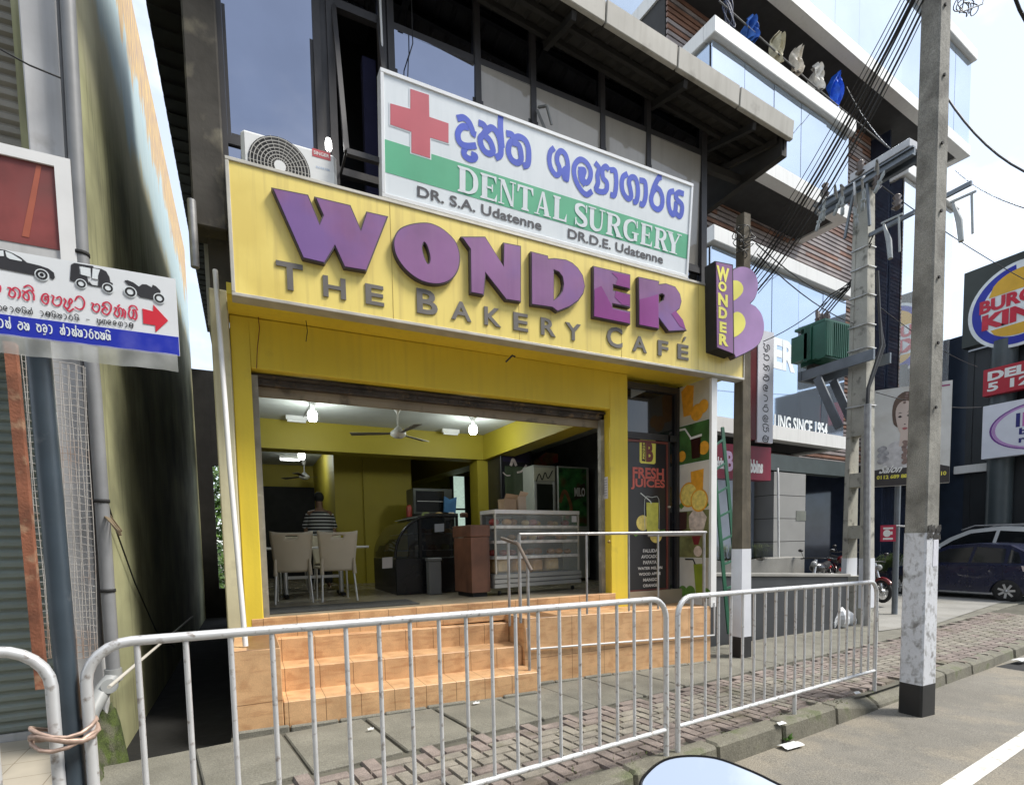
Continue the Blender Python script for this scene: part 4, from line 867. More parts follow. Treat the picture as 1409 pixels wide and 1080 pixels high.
g.build('poster_edge', mat('dark_red_edge', (.16, .04, .03), .5), jd)
Pq = facade(5.885); oJ, kJ = (870, 570), 4.32
J = lambda pts: pxpoly(pts, oJ, kJ)
g = MB(); poly_on(g, Pq, J([(44,152),(52,146),(134,152),(140,160),(138,288),(130,296),(52,290),(44,282)]), .003, .002); g.build('logo_card', m_lemon, jd)
g = MB(); q0 = J([(82, 282)])[0]; q1 = J([(124, 165)])[0]; text_px(g, 'B', Pq, q0, q1, .007, .05); 
g.build('logo_letter', mat('logo_brown', (.18, .05, .04), .5), jd)
g = MB(); poly_on(g, Pq, J([(58,164),(80,166),(78,280),(57,276)]), .006, .002); g.build('logo_strip', mat('logo_dark', (.06, .02, .02), .5), jd)
g = MB()
for i, ch in enumerate('WONDER'): text_px(g, ch, Pq, J([(62, 182 + i * 17)])[0], J([(75, 168 + i * 17)])[0], .009, .03)
g.build('logo_lettering', m_lemon, jd)
g = MB(); text_px(g, 'FRESH', Pq, J([(2, 380)])[0], J([(188, 322)])[0], .003, .035); text_px(g, 'JUICES', Pq, J([(-8, 445)])[0], J([(194, 388)])[0], .003, .035); g.build('red_lettering', mat('coral_letters', (.55, .12, .09), .5), jd)
g = MB()
for i, (s, x0, x1) in enumerate((('FALUDA', 64, 152), ('AVOCADO', 54, 152), ('PAPAYA', 65, 145), ('WATER MELON', 33, 178), ('WOOD APPLE', 39, 168), ('MANGO', 65, 150), ('ORANGE', 64, 150))):
    y = 822 + i * 34.3; text_px(g, s, Pq, J([(x0, y)])[0], J([(x1, y - 24)])[0], .003, .03)
g.build('white_lettering', mat('poster_white', (.72, .72, .70), .5), jd)
m_glassj = mat('juice_yellow', (.62, .60, .10), .5, var=.15, scale=12); m_orange = mat('juice_orange', (.72, .34, .03), .5, var=.15, scale=12); m_slice = mat('fruit_flesh', (.74, .60, .16), .5, var=.2, scale=20); m_green = mat('fruit_leaf', (.10, .22, .04), .5, var=.3, scale=15)
def jug(mb, P, x0, y0, x1, y1, of, sc, d, taper=.1):
    a0, b1 = P.ab(of[0] + x0 / sc, of[1] + y0 / sc); a1, b0 = P.ab(of[0] + x1 / sc, of[1] + y1 / sc); w = (a1 - a0) * taper
    mb.prism([P.pt(a0, b1, d), P.pt(a0 + w, b0, d), P.pt(a1 - w, b0, d), P.pt(a1, b1, d)], -P.n * .001)
def ring(mb, P, x, y, r, of, sc, d, ri=0, n=22):
    a, b = P.ab(of[0] + x / sc, of[1] + y / sc); a2, b2 = P.ab(of[0] + x / sc, of[1] + (y + r) / sc); R_ = abs(b - b2); disc(mb, P, a, b, R_ * 1.05, R_, d, .001, n, r_in=ri)
g = MB(); ring(g, Pq, 62, 645, 46, oJ, kJ, .003); ring(g, Pq, 140, 720, 44, oJ, kJ, .0033); g.build('poster_fruit', m_slice, jd)
g = MB(); jug(g, Pq, 82, 524, 154, 700, oJ, kJ, .007, .04); g.build('poster_juice', m_glassj, jd)
g = MB(); poly_on(g, Pq, J([(0,705),(30,690),(45,705),(20,728)]), .005, .001); poly_on(g, Pq, J([(150,690),(195,682),(196,700),(170,715)]), .0052, .001); g.build('poster_leaf', m_green, jd)
g = MB(); ribbon_px(g, Pq, [(50,468),(105,515),(112,530)], 1.6, oJ, kJ, .009); ribbon_px(g, Pq, [(76,690),(74,505),(116,494),(158,505),(158,690)], .7, oJ, kJ, .0085, 3); g.build('poster_glass', mat('poster_pale', (.62, .66, .62), .4), jd)
g = MB(); poly_on(g, facade(5.93), [(868, 529), (908, 529), (868, 548)], .012, .001); g.build('reflected_tube', mat('pale_reflection', (.22, .24, .25), .3), jd)
g = MB(); g.box(5.38, 5.43, 5.865, 5.9, 2.02, 2.045); g.build('handle', m_alu, jd)
# wing wall with five drink pictures
XW = 5.61
wg = thing('picture_panel', 'narrow end panel with five stacked drink pictures at the right corner of the bakery', 'panel', (XW, 5.6, .7))
MB().box(XW, XW + .09, 5.325, 5.93, .64, 3.70).build('panel', mat('panel_white', (.62, .64, .64), .45), wg)
MB().box(XW - .004, XW + .094, 5.285, 5.323, .64, 3.69).build('edge_trim', m_white, wg)
Pw = Plane((XW, 0, 0), (0, -1, 0), (0, 0, 1))           # faces -X; u points towards the street
zz = [atx(937, y, XW).z for y in (533, 587, 640, 703.5, 767, 818)]
ya, yb2 = -5.90, -5.33
cols = [mat('picture_pale', (.50, .48, .40), .5, var=.15), mat('picture_green', (.045, .12, .03), .5, var=.5, scale=5), mat('picture_cream', (.60, .58, .52), .5, var=.1), mat('picture_olive', (.16, .17, .07), .5, var=.5, scale=6), mat('picture_grey', (.52, .53, .50), .5, var=.1)]
for i in range(5):
    MB().onp(Pw, ya, yb2, zz[i + 1] + .004, zz[i] - .004, .0, .003).build('picture', cols[i], wg)
WF = lambda u, v, i: (ya + (yb2 - ya) * u, zz[i + 1] + (zz[i] - zz[i + 1]) * v)
def wq(mb, i, pts, d=.005): mb.prism([Pw.pt(*WF(u, v, i), d) for u, v in pts], -Pw.n * .001)
def wd(mb, i, u, v, r, d=.005, ri=0): a, b = WF(u, v, i); disc(mb, Pw, a, b, r * .38, r * .38, d, .001, 20, r_in=ri)
g = MB(); wq(g, 0, [(.10, .88), (.18, .22), (.48, .22), (.52, .92), (.3, 1.0)]); wd(g, 0, .62, .24, .30, .0055); wd(g, 0, .82, .34, .24, .006); g.build('orange_drink', m_orange, wg)
g = MB(); wq(g, 1, [(.42, .62), (.46, .1), (.72, .1), (.74, .62)]); g.build('cola_drink', mat('cola', (.03, .008, .006), .3), wg)
g = MB(); wd(g, 1, .84, .32, .24); wd(g, 1, .12, .22, .2); g.build('fruit_half', m_orange, wg)
g = MB(); wq(g, 1, [(.0, .95), (.24, .93), (.44, .66), (.40, .64), (.22, .88), (.0, .89)], .006); wq(g, 1, [(.40, .66), (.78, .68), (.78, .62), (.40, .60)], .0065); g.build('straw', m_white, wg)
g = MB(); wq(g, 2, [(.42, .82), (.46, .12), (.80, .12), (.84, .84)]); g.build('orange_drink', m_orange, wg)
g = MB(); wd(g, 2, .36, .34, .40, .007); wd(g, 2, .70, .20, .36, .008); g.build('orange_slice', m_slice, wg)
g = MB(); wd(g, 2, .36, .34, .46, .0065, .82); wd(g, 2, .70, .20, .42, .0075, .82); g.build('slice_peel', m_orange, wg)
g = MB(); wq(g, 2, [(.02, .12), (.12, .22), (.2, .1), (.1, .04)]); wq(g, 2, [(.86, .1), (.96, .18), (1, .08), (.9, .02)], .0052); g.build('leaf', m_green, wg)
g = MB(); wq(g, 3, [(.36, .88), (.5, 1.0), (.8, .98), (.94, .84), (.84, .58), (.72, .48), (.5, .5), (.38, .64)]); wd(g, 3, .66, .14, .2, .006); g.build('milkshake_glass', mat('milkshake_cream', (.58, .50, .46), .4, var=.3, scale=14), wg)
g = MB(); wq(g, 3, [(.42, .56), (.8, .56), (.68, .28), (.54, .28)], .007); g.build('berry_syrup', mat('berry', (.16, .02, .03), .3), wg)
g = MB(); wq(g, 3, [(0, .98), (.3, .98), (.28, .62), (.0, .55)], .004); g.build('picture_shadow', mat('cocoa', (.05, .02, .018), .5), wg)
g = MB(); wq(g, 4, [(.52, .84), (.60, .06), (.82, .06), (.90, .86)]); g.build('green_drink', mat('kiwi_green', (.22, .30, .03), .4, var=.2), wg)
g = MB(); wd(g, 4, .16, .10, .22); wd(g, 4, .42, .10, .24, .006); wd(g, 4, .93, .10, .2, .006); g.build('fruit_half', m_green, wg)
g = MB(); wq(g, 4, [(.24, .98), (.52, .98), (.60, .84), (.56, .82), (.5, .94), (.24, .94)], .007); g.build('straw', m_ink, wg)
# ---------------------------------------------------------------- handrails
t = thing('platform_handrail', 'grey steel handrail along the edge of the tiled platform', 'handrail', (4.1, 5.33, .7))
zr = 1.655; g = MB(); g.tube([(2.72, 5.33, zr), (5.56, 5.33, zr)], .019, 10); g.build('top_rail', m_galv, t)
for x in (2.72, 3.62, 4.25, 4.72, 5.52): MB().tube([(x, 5.33, .66), (x, 5.33, zr)], .013 if x not in (2.72, 5.52) else .02, 8).build('post', m_galv, t)
g = MB(); g.tube([(5.0, 5.85, 1.63), (5.52, 5.36, 1.63)], .02, 8); g.build('wall_rail', m_galv, t)
t = thing('stair_handrail', 'short sloping handrail with two posts at the right end of the steps', 'handrail', (2.66, 5.3, .3))
MB().tube([(2.69, 5.72, 1.62), (2.69, 5.30, 1.55), (2.69, 4.99, 1.26)], .02, 10).build('rail', mat('worn_brown_steel', (.14, .11, .09), .5, var=.3), t)
for y, z, zt2 in ((5.55, .60, 1.60), (5.08, .17, 1.33)): MB().tube([(2.69, y, z), (2.69, y, zt2)], .017, 8).build('post', m_galv, t)
# ---------------------------------------------------------------- air conditioner on the sign
YA = 5.50; PA = facade(YA); ac = thing('air_conditioner', 'white outdoor air conditioner unit behind the top left edge of the yellow sign', 'air conditioner', (.5, 5.65, 4.84))
c8, k8 = (300, 0), 3.5225
tl_ = PA.ab(330.5, 175); tr_ = PA.ab(463, 212); xA0, xA1 = tl_[0], tr_[0]; zA = (tl_[1] + tr_[1]) / 2
m_acw = mat('ac_casing', (.70, .71, .70), .4, var=.04)
MB().box(xA0, xA1, YA, YA + .30, zA - .60, zA).build('casing', m_acw, ac, bevel=.03)
fa, fb = PA.ab(300 + 300 / k8, 812 / k8); fr_r = abs(PA.ab(300 + 300 / k8, 668 / k8)[1] - fb)
g = MB(); disc(g, PA, fa, fb, fr_r, fr_r, .004, .002, 40); g.build('fan_opening', mat('fan_dark', (.02, .02, .02), .6), ac)
g = MB()
for k in range(1, 9): disc(g, PA, fa, fb, fr_r * (k + .6) / 9, fr_r * (k + .6) / 9, .014, .002, 40, r_in=1 - .16 / (k + .6) * 1.6)
for k in range(24): a = 2 * math.pi * k / 24; g.bar(PA.pt(fa + .2 * fr_r * math.cos(a), fb + .2 * fr_r * math.sin(a), .011), PA.pt(fa + fr_r * math.cos(a), fb + fr_r * math.sin(a), .011), .003, .004, (0, -1, 0))
g.build('fan_grille', mat('fan_grille_wire', (.42, .41, .38), .4), ac)
g = MB(); disc(g, PA, fa, fb, fr_r * .19, fr_r * .19, .02, .014, 24); g.build('fan_hub', m_acw, ac)
g = MB(); xl0, xl1 = PA.ab(300 + 455 / k8, 200)[0], PA.ab(300 + 545 / k8, 215)[0]; zl = PA.ab(300 + 500 / k8, 750 / k8)[1]
g.onp(PA, xl0, xl1, zl - .035, zl + .035, 0, .003); g.build('maker_label', mat('label_red', (.50, .08, .09), .4), ac)
g = MB(); text_fit(g, 'SINGER', PA, xl0 + .012, xl1 - .012, zl - .016, zl + .016, .005, .02); g.build('maker_lettering', mat('poster_white', (.7, .7, .7)), ac)
g = MB(); text_fit(g, 'INVERTER', PA, xl0 + .03, xl1 - .01, zl - .135, zl - .115, .003, .01); g.build('small_lettering', mat('label_blue', (.35, .45, .6), .4), ac)
g = MB(); g.tube([Vector((xA1 - .02, YA + .1, zA - .25)), Vector((xA1 + .06, YA + .12, zA - .32)), Vector((xA1 + .05, YA + .1, zA - .55))], .014, 7); g.build('hose', m_white, ac)
q = at(452, 200, 5.62); lb = thing('outdoor_bulb', 'lit white bulb glowing beside the air conditioner', 'lamp', q)
MB().lathe(q, [(.0, .06), (.022, .055), (.03, .02), (.03, -.03), (.02, -.05), (.0, -.052)], 14).build('bulb', mat('bulb_glow', (.9, .9, .9), .4, emit=(1, .98, .95, 6)), lb)
MB().tube([q + Vector((0, 0, -.05)), q + Vector((0, .02, -.12)), q + Vector((0, .15, -.14))], .012, 7).build('holder', m_white, lb)
q = at(752, 165, 5.62); cl_ = thing('wall_clamp', 'small bent metal bracket in front of an upper window', 'bracket', q)
g = MB(); g.bar(at(741, 148, 5.72), at(752, 146, 5.6), .03, .02); g.bar(at(752, 146, 5.6), at(759, 172, 5.6), .022, .02); g.bar(at(739, 152, 5.72), at(750, 178, 5.66), .02, .03); g.build('bracket_arm', mat('bracket_grey', (.2, .2, .19), .6), cl_)
# hanging wire and downlead by the windows
tag(MB().tube([at(523, 0, 5.70), at(527, 92, 5.70)], .012, 6).build('white_cable', m_white), 'white cable dropping to the top left corner of the dental sign', 'cable')
tag(MB().tube([at(566, -10, 5.70), at(568, 60, 5.70), at(562, 80, 5.69), at(561, 108, 5.7)], .006, 5).build('hanging_wire', m_cable), 'thin black wire hanging in front of the window above the red cross', 'wire')
# ladder behind the corner
ld = thing('green_ladder', 'green metal ladder leaning beside the corner of the bakery', 'ladder', gr(1004, 880))
m_lad = mat('green_ladder_paint', (.02, .11, .06), .45, var=.25)
A0, A1, B0_, B1_ = at(979, 600, 6.3), at(1003, 872, 5.75), at(993, 588, 6.45), at(1012, 880, 5.95)
B0_, B1_ = at(994, 588, 6.3), at(1020, 868, 5.75)
MB().bar(A0, A1, .05, .03).build('rail', m_lad, ld); MB().bar(B0_, B1_, .05, .03).build('rail', m_lad, ld)
for k in range(8): t_ = .06 + k * .12; MB().bar(A0.lerp(A1, t_), B0_.lerp(B1_, t_), .03, .03).build('rung', m_lad, ld)
# paper notice and knob on the column
g = MB(); P_ = facade(5.8); 
g.box(4.328, 4.334, 5.86, 5.95, at(829, 686, 5.9).z, at(829, 656, 5.9).z); nt_ = tag(g.build('paper_notice', mat('paper_white', (.66, .66, .68), .7)), 'white paper notice taped inside the yellow door column', 'notice')
g = MB(); 
for k in range(7): g.box(4.3265, 4.3275, 5.87, 5.94, at(829, 682 - k * 3.6, 5.9).z, at(829, 681 - k * 3.6, 5.9).z)
g.build('print_lines', mat('print_grey', (.3, .3, .33), .7), nt_)
g = MB(); g.ell(at(838, 745, 5.79), .022); tag(g.build('door_knob', mat('brass', (.45, .33, .12), .3, metal=.8)), 'small brass knob on the yellow column', 'knob')

tag(MB().tube([at(355, 432, 5.78), at(357, 452, 5.785), at(354, 480, 5.785), at(353, 507, 5.785)], .004, 5).build('red_wire', mat('dull_red_wire', (.16, .03, .02), .5)), 'thin dull red wire dangling below the yellow sign to the doorway corner', 'wire')
tag(MB().tube([at(421, 441, 5.6), at(423, 456, 5.6), at(421, 470, 5.6)], .004, 5).build('wire_end', m_cable), 'short black wire end hanging under the yellow sign box', 'wire')
g = MB(); g.tube([at(696, 498, 5.4), at(705, 489, 5.33), at(709, 491, 5.33)], .01, 5); tag(g.build('bent_bracket', m_dark), 'small bent dark bracket under the middle of the yellow sign', 'bracket')
# ================================================================ inside the bakery
def pf(px, py): return atz(px, py, FZ)
m_beige = mat('beige_plastic', (.42, .37, .28), .5, var=.06); m_chrome = mat('chrome_leg', (.62, .62, .60), .3, metal=.6, var=.05)
def chair(name, label, x, y, rz, group):
    t = thing(name, label, 'chair', (x, y, FZ), group)
    def place(mb, nm, m, **k):
        mb.v = [Vector((x, y, FZ)) + q for q in mb.v]; return mb.build(nm, m, t, **k)
    g = MB()
    def sh(u, v):                                  # back: curved shell, wider at the top, waisted
        z = .40 + .48 * v; w = (.20 + .045 * v) if v > .25 else .19 + .03 * v
        a = (u - .5) * 2; zz = z + (.022 * abs(a) ** 3 if v > .95 else 0)
        return Vector((a * w, -.20 - .05 * v - .035 * (1 - a * a), zz))
    n_, m_ = 14, 14
    vs = [sh(i / n_, j / m_) for j in range(m_ + 1) for i in range(n_ + 1)]; fs = []
    for j in range(m_):
        for i in range(n_):
            if j == 12 and 5 <= i <= 8: continue    # hand hold
            fs.append((j * (n_ + 1) + i, j * (n_ + 1) + i + 1, (j + 1) * (n_ + 1) + i + 1, (j + 1) * (n_ + 1) + i))
    g.add(vs, fs, True); place(g, 'backrest', m_beige, solid=.022)
    g = MB(); g.hexa([Vector(q) for q in ((-.20, -.22, .42), (.20, -.22, .42), (.22, .2, .43), (-.22, .2, .43), (-.20, -.22, .45), (.20, -.22, .45), (.22, .2, .46), (-.22, .2, .46))]); place(g, 'seat', m_beige, bevel=.012)
    for sx in (-1, 1):
        g = MB(); g.tube([(sx * .195, -.235, .56), (sx * .20, -.23, .36)], [.016, .026], 8); place(g, 'side_bracket', m_beige)
        for sy, e in ((-1, .03), (1, .02)):
            g = MB(); g.tube([(sx * .19, sy * .21, .43), (sx * (.215 if sy < 0 else .20), sy * .23 - (.03 if sy < 0 else 0), .012)], .0125, 8); place(g, 'leg', m_chrome)
    t.rotation_euler.z = rz
    return t
q1, q2 = pf(404, 832), pf(463, 829)
chair('cafe_chair', 'beige plastic cafe chair at the white table, nearest the left column', .50, q1.y + .26, math.radians(-4), 'beige chairs around the cafe table')
chair('cafe_chair', 'beige plastic cafe chair at the white table, right of the other near chair', 1.0, q2.y + .26, math.radians(3), 'beige chairs around the cafe table')
chair('cafe_chair', 'beige cafe chair on the far side of the table, behind the left near chair', .62, 9.0, math.pi, 'beige chairs around the cafe table')
chair('cafe_chair', 'beige cafe chair on the far side of the table, behind the right near chair', 1.18, 9.0, math.pi + .1, 'beige chairs around the cafe table')
tb = thing('cafe_table', 'white topped cafe table with grey metal legs behind the beige chairs', 'table', (.8, 8.15, FZ))
zt_b = at(430, 752, 7.75).z
MB().box(.12, 1.55, 7.75, 8.5, zt_b - .03, zt_b).build('tabletop', m_white, tb, bevel=.006)
for x in (.45, 1.2):
    MB().tube([(x, 8.1, FZ + .02), (x, 8.1, zt_b - .03)], .035, 10).build('leg', m_chrome, tb); g = MB(); g.bar((x, 7.85, FZ + .03), (x, 8.4, FZ + .03), .05, .04); g.build('foot', m_black, tb)
MB().bar((.45, 8.1, FZ + .28), (1.2, 8.1, FZ + .28), .03, .04).build('stretcher', m_chrome, tb)
# seated customer in a striped shirt, seen from behind over the table
pc = at(441, 735, 10.2); ps = thing('person', 'person in a black and white striped shirt standing at the back of the cafe', 'person', (pc.x, 10.2, FZ))
bx, by = pc.x, 10.2
def skin_figure(name, m, pts, edges, rad, parent, sub=2):
    me = bpy.data.meshes.new(name); o_ = origin(parent); me.from_pydata([tuple(Vector(p) - o_) for p in pts], edges, []); me.materials.append(m)
    ob = bpy.data.objects.new(name, me); COL.objects.link(ob); ob.parent = parent
    md = ob.modifiers.new('skin', 'SKIN'); md.use_smooth_shade = True
    for i, r in enumerate(rad): 
        rr = r if isinstance(r, tuple) else (r, r); me.skin_vertices[0].data[i].radius = rr
    me.skin_vertices[0].data[0].use_root = True
    s2 = ob.modifiers.new('sub', 'SUBSURF'); s2.levels = 1; s2.render_levels = sub; return ob
m_skin = mat('brown_skin', (.16, .085, .05), .6, var=.08)
zp = FZ + .86
skin_figure('body', m_skin, [(bx, by, zp), (bx, by - .02, zp + .2), (bx, by - .03, zp + .40), (bx, by - .02, zp + .52), (bx, by - .0, zp + .60), (bx, by + .01, zp + .70),
    (bx - .17, by, zp + .45), (bx - .24, by + .03, zp + .18), (bx - .22, by - .08, zp - .06), (bx + .17, by, zp + .45), (bx + .24, by + .03, zp + .18), (bx + .22, by - .08, zp - .06),
    (bx - .09, by, zp - .04), (bx - .11, by - .02, zp - .44), (bx - .11, by + .03, zp - .82), (bx + .09, by, zp - .04), (bx + .11, by - .02, zp - .44), (bx + .11, by + .03, zp - .82), (bx - .11, by - .10, zp - .84), (bx + .11, by - .10, zp - .84)],
    [(0, 1), (1, 2), (2, 3), (3, 4), (4, 5), (2, 6), (6, 7), (7, 8), (2, 9), (9, 10), (10, 11), (0, 12), (12, 13), (13, 14), (0, 15), (15, 16), (16, 17), (14, 18), (17, 19)],
    [(.14, .10), (.14, .095), (.15, .09), .055, .062, (.075, .09), .06, .045, .035, .06, .045, .035, .085, .062, .042, .085, .062, .042, .03, .03], ps)
g = MB()
for sx in (-1, 1): g.tube([(bx + sx * .075, by, zp + .02), (bx + sx * .11, by - .02, zp - .42), (bx + sx * .11, by + .03, zp - .80)], [.115, .085, .07], 12)
g.build('dark_trousers', m_black, ps)
g = MB()
def torso(u, v):
    a = 2 * math.pi * u; z = zp - .02 + .50 * v; k = 1 - max(0, v - .82) * 2.3
    return Vector((bx + math.cos(a) * .215 * k, by - .02 + math.sin(a) * .145 * k, z))
g.grid(torso, 24, 12)
for sx in (-1, 1): g.tube([(bx + sx * .16, by, zp + .42), (bx + sx * .25, by + .05, zp + .19)], [.085, .065], 10)
sh_ = g.build('striped_shirt', mat('striped_shirt', (.5, .5, .5), .8), ps)
t_ = MATS['striped_shirt'].node_tree; b_n = t_.nodes['Principled BSDF']; sp_ = t_.nodes.new('ShaderNodeSeparateXYZ'); t_.links.new(t_.nodes.new('ShaderNodeTexCoord').outputs['Object'], sp_.inputs[0])
md_ = t_.nodes.new('ShaderNodeMath'); md_.operation = 'PINGPONG'; md_.inputs[1].default_value = .03; t_.links.new(sp_.outputs[2], md_.inputs[0])
gt_ = t_.nodes.new('ShaderNodeMath'); gt_.operation = 'GREATER_THAN'; gt_.inputs[1].default_value = .016; t_.links.new(md_.outputs[0], gt_.inputs[0])
mr_ = t_.nodes.new('ShaderNodeMix'); mr_.data_type = 'RGBA'; mr_.inputs[6].default_value = (.012, .012, .014, 1); mr_.inputs[7].default_value = (.42, .42, .42, 1); t_.links.new(gt_.outputs[0], mr_.inputs[0]); t_.links.new(mr_.outputs[2], b_n.inputs['Base Color'])
g = MB(); g.ell((bx, by + .005, zp + .735), (.085, .10, .10), 14, 10); g.build('hair', m_black, ps)
# ceiling bulbs, tubes, fans
def bulb(q, label, power, drop=.12):
    t = thing('ceiling_bulb', label, 'lamp', q, 'lit bulbs under the cafe ceiling')
    MB().lathe(q, [(.0, -.085), (.045, -.08), (.062, -.05), (.062, .02), (.045, .05), (.02, .065)], 16).build('bulb', mat('ceiling_bulb_glow', (.9, .9, .9), .4, emit=(.93, 1, .97, 14)), t)
    MB().lathe(q, [(.022, .065), (.026, .07), (.026, .12), (.06, 3.515 - q.z), (.0, 3.516 - q.z)], 12).build('holder', m_white, t)
    l_ = bpy.data.lights.new('bulb_light', 'POINT'); l_.energy = power; l_.color = (.92, 1, .95); l_.shadow_soft_size = .07
    o = bpy.data.objects.new('bulb_light', l_); COL.objects.link(o); o.location = Vector((0, 0, -.13)); o.parent = t
def ceil_at(px, py, z): return atz(px, py, z)
bulb(atz(430, 571, 3.34), 'lit ceiling bulb nearest the left door column', 11); bulb(atz(651, 590, 3.34), 'lit ceiling bulb on the right, above the bread case', 11); bulb(atz(415, 626, 3.40), 'lit ceiling bulb in the back room above the far fan', 4)
m_tube = mat('tube_glow', (.9, .9, .9), .4, emit=(.95, 1, .98, 7))
def tube_lamp(px, py, lit, label, z=3.48, w=.42):
    q = atz(px, py, z); t = thing('ceiling_tube', label, 'lamp', q, 'small tube lamps on the cafe ceiling')
    MB().box(q.x - w / 2, q.x + w / 2, q.y - .03, q.y + .03, q.z - .02, 3.519).build('fitting', m_white, t); MB().tube([q + Vector((-w / 2 + .02, 0, -.035)), q + Vector((w / 2 - .02, 0, -.035))], .02, 8).build('tube', m_tube if lit else m_white, t)
tube_lamp(408, 576, False, 'unlit white tube lamp behind the left ceiling bulb', w=.3); tube_lamp(620, 594, False, 'unlit white tube lamp beside the right ceiling bulb', w=.3)
tube_lamp(399, 630, True, 'short lit tube lamp in the back room, upper of the pair'); tube_lamp(392, 645, True, 'short lit tube lamp in the back room, lower of the pair')
def fan(q, label, rot):
    t = thing('ceiling_fan', label, 'fan', q, 'ceiling fans')
    MB().lathe(q, [(.0, -.06), (.06, -.055), (.11, -.02), (.11, .02), (.06, .06), (.035, .09), (.012, .11), (.012, 3.40 - q.z), (.05, 3.46 - q.z), (.04, 3.519 - q.z)], 16).build('motor', mat('fan_white', (.60, .60, .58), .4), t)
    for k in range(3):
        a = rot + k * 2 * math.pi / 3; d = Vector((math.cos(a), math.sin(a), 0)); e = Vector((-d.y, d.x, .12))
        p, r = q + d * .10, q + d * .66
        g = MB(); g.hexa([p - e * .03, r - e * .065, r + e * .065, p + e * .05] + [x + Vector((0, 0, .006)) for x in (p - e * .03, r - e * .065, r + e * .065, p + e * .05)]); g.build('blade', mat('fan_blade', (.16, .15, .13), .5), t)
fan(atz(548, 597, 3.13), 'brown bladed ceiling fan near the front of the cafe', 2.75); fan(atz(419, 656, 3.15), 'brown bladed ceiling fan in the back room', .15)
tag(MB().tube([atz(432, 548, 3.51), atz(415, 578, 3.51)], .008, 5).build('ceiling_conduit', m_galv), 'thin conduit on the ceiling beside the left bulb', 'conduit')
# ---------------------------------------------------------------- bread display case
bq = pf(683, 820); bdir = Vector((math.cos(math.radians(6)), math.sin(math.radians(6)), 0))
_pb = Plane(bq, bdir, ZV); br = _pb.p(798, 808); br.z = FZ
bd = thing('bread_case', 'white framed glass bread display case with grey plank base near the doorway', 'display case', (bq + br) / 2)
bu = (br - bq); bw = bu.length; bu.normalize(); bn = Vector((bu.y, -bu.x, 0)); PB = Plane(bq, bu, ZV)
hh = PB.ab(690, 703)[1]; print('bread case', bw, hh, PB.n, bn)
DP = .40
z1 = .10; zb0 = PB.ab(690, 790)[1]
for k in range(3):
    a = z1 + (zb0 - z1) * k / 3; MB().onp(PB, -.02, bw + .02, a + .006, a + (zb0 - z1) / 3 - .006, -.03, .006 * (k % 2 + 1)).build('base_plank', mat('grey_plank', (.33, .33, .31), .6, var=.1, scale=4), bd)
MB().onp(PB, 0, bw, z1, zb0, -DP, -.031).build('base', mat('grey_base', (.22, .22, .21), .6), bd)
m_shelf = mat('white_shelf_edge', (.62, .62, .60), .4, var=.25, scale=12)
sz = [zb0 + (hh - zb0) * f for f in (.0, .265, .515, .755, 1.0)]
for k in (1, 2, 3): MB().onp(PB, .022, bw - .022, sz[k] - .022, sz[k] + .018, -DP, -.002).build('shelf', m_shelf, bd)
MB().onp(PB, .0, bw, hh - .03, hh + .02, -DP, .004).build('top', m_white, bd)
for a in (.0, bw - .022):
    for d in (-DP, -.024): MB().onp(PB, a, a + .022, zb0, hh - .031, d, d + .022).build('corner_post', m_alu, bd)
m_cg = mat('case_glass', (.85, .92, .9), .02, alpha=.10, var=.02, spec=.8)
MB().onp(PB, .023, bw - .023, zb0, hh - .031, -.016, -.012).build('front_glass', m_cg, bd)
MB().onp(PB, .023, bw - .023, zb0, hh - .031, -DP + .004, -DP + .008).build('back_panel', mat('case_back', (.20, .22, .21), .3, var=.2), bd)
for a in (.08, bw - .1): 
    g = MB(); c = PB.pt(a, .035, -.05); g.lathe(c - PB.u * .012, [(.03, 0), (.03, .024)], 12, PB.u); g.build('castor', m_black, bd)
m_loaf = mat('bread_crust', (.42, .24, .09), .75, var=.35, scale=8, bump=.3, bscale=40); m_loaf2 = mat('pale_loaf', (.55, .40, .20), .75, var=.25, scale=8, bump=.3)
random.seed(11)
for k in range(4):
    a = .04 + k * (bw - .3) / 4; c = PB.pt(a + .12, sz[0] + .003, -.22); g = MB()
    def loaf(u, v, c=c):
        al = 2 * math.pi * u; x = max(-1, min(1, 1.5 * math.cos(al))); z = max(-1, min(1, 1.35 * math.sin(al))); r = (1 - .35 * abs(2 * v - 1) ** 6)
        return c + PB.u * (.115 * x * r) + ZV * (.095 + .092 * z * r + (.02 if z > .6 else 0) * (1 - x * x)) + PB.n * (-.16 + .32 * v)
    g.grid(loaf, 20, 8); g.add([loaf(i / 20, 1) for i in range(20)], [tuple(range(20))])
    tag(g.build('bread_loaf', m_loaf2 if k in (0, 3) else m_loaf), 'square loaf of bread on the bottom shelf of the bread case', 'bread', 'loaves on the bottom shelf of the bread case')
labs = {1: 'sugared bun on the lowest glass shelf of the bread case', 2: 'glazed bun on the middle shelf of the bread case', 3: 'wrapped pastry on the top shelf of the bread case'}
for k in (1, 2, 3):
    for i in range(9):
        if k == 2 and i in (0, 1, 6): continue
        a = .10 + i * (bw - .2) / 8 + random.uniform(-.02, .02); r = random.uniform(.045, .07); c = PB.pt(a, sz[k] + .02 + r * .7, -.14 - random.uniform(0, .12))
        g = MB(); g.ell(c, (r * 1.15, r, r * .75), 10, 7)
        m = [m_loaf, mat('cherry_bun', (.30, .05, .04), .5, var=.3), m_loaf2, mat('brown_bun', (.30, .13, .04), .5, var=.3)][(i * 7 + k * 3) % 4 if k > 1 else (1 if i < 3 else 3)]
        tag(g.build('bun', m), labs[k], 'bun', labs[k].replace('bun on', 'buns on').replace('pastry', 'pastries'))
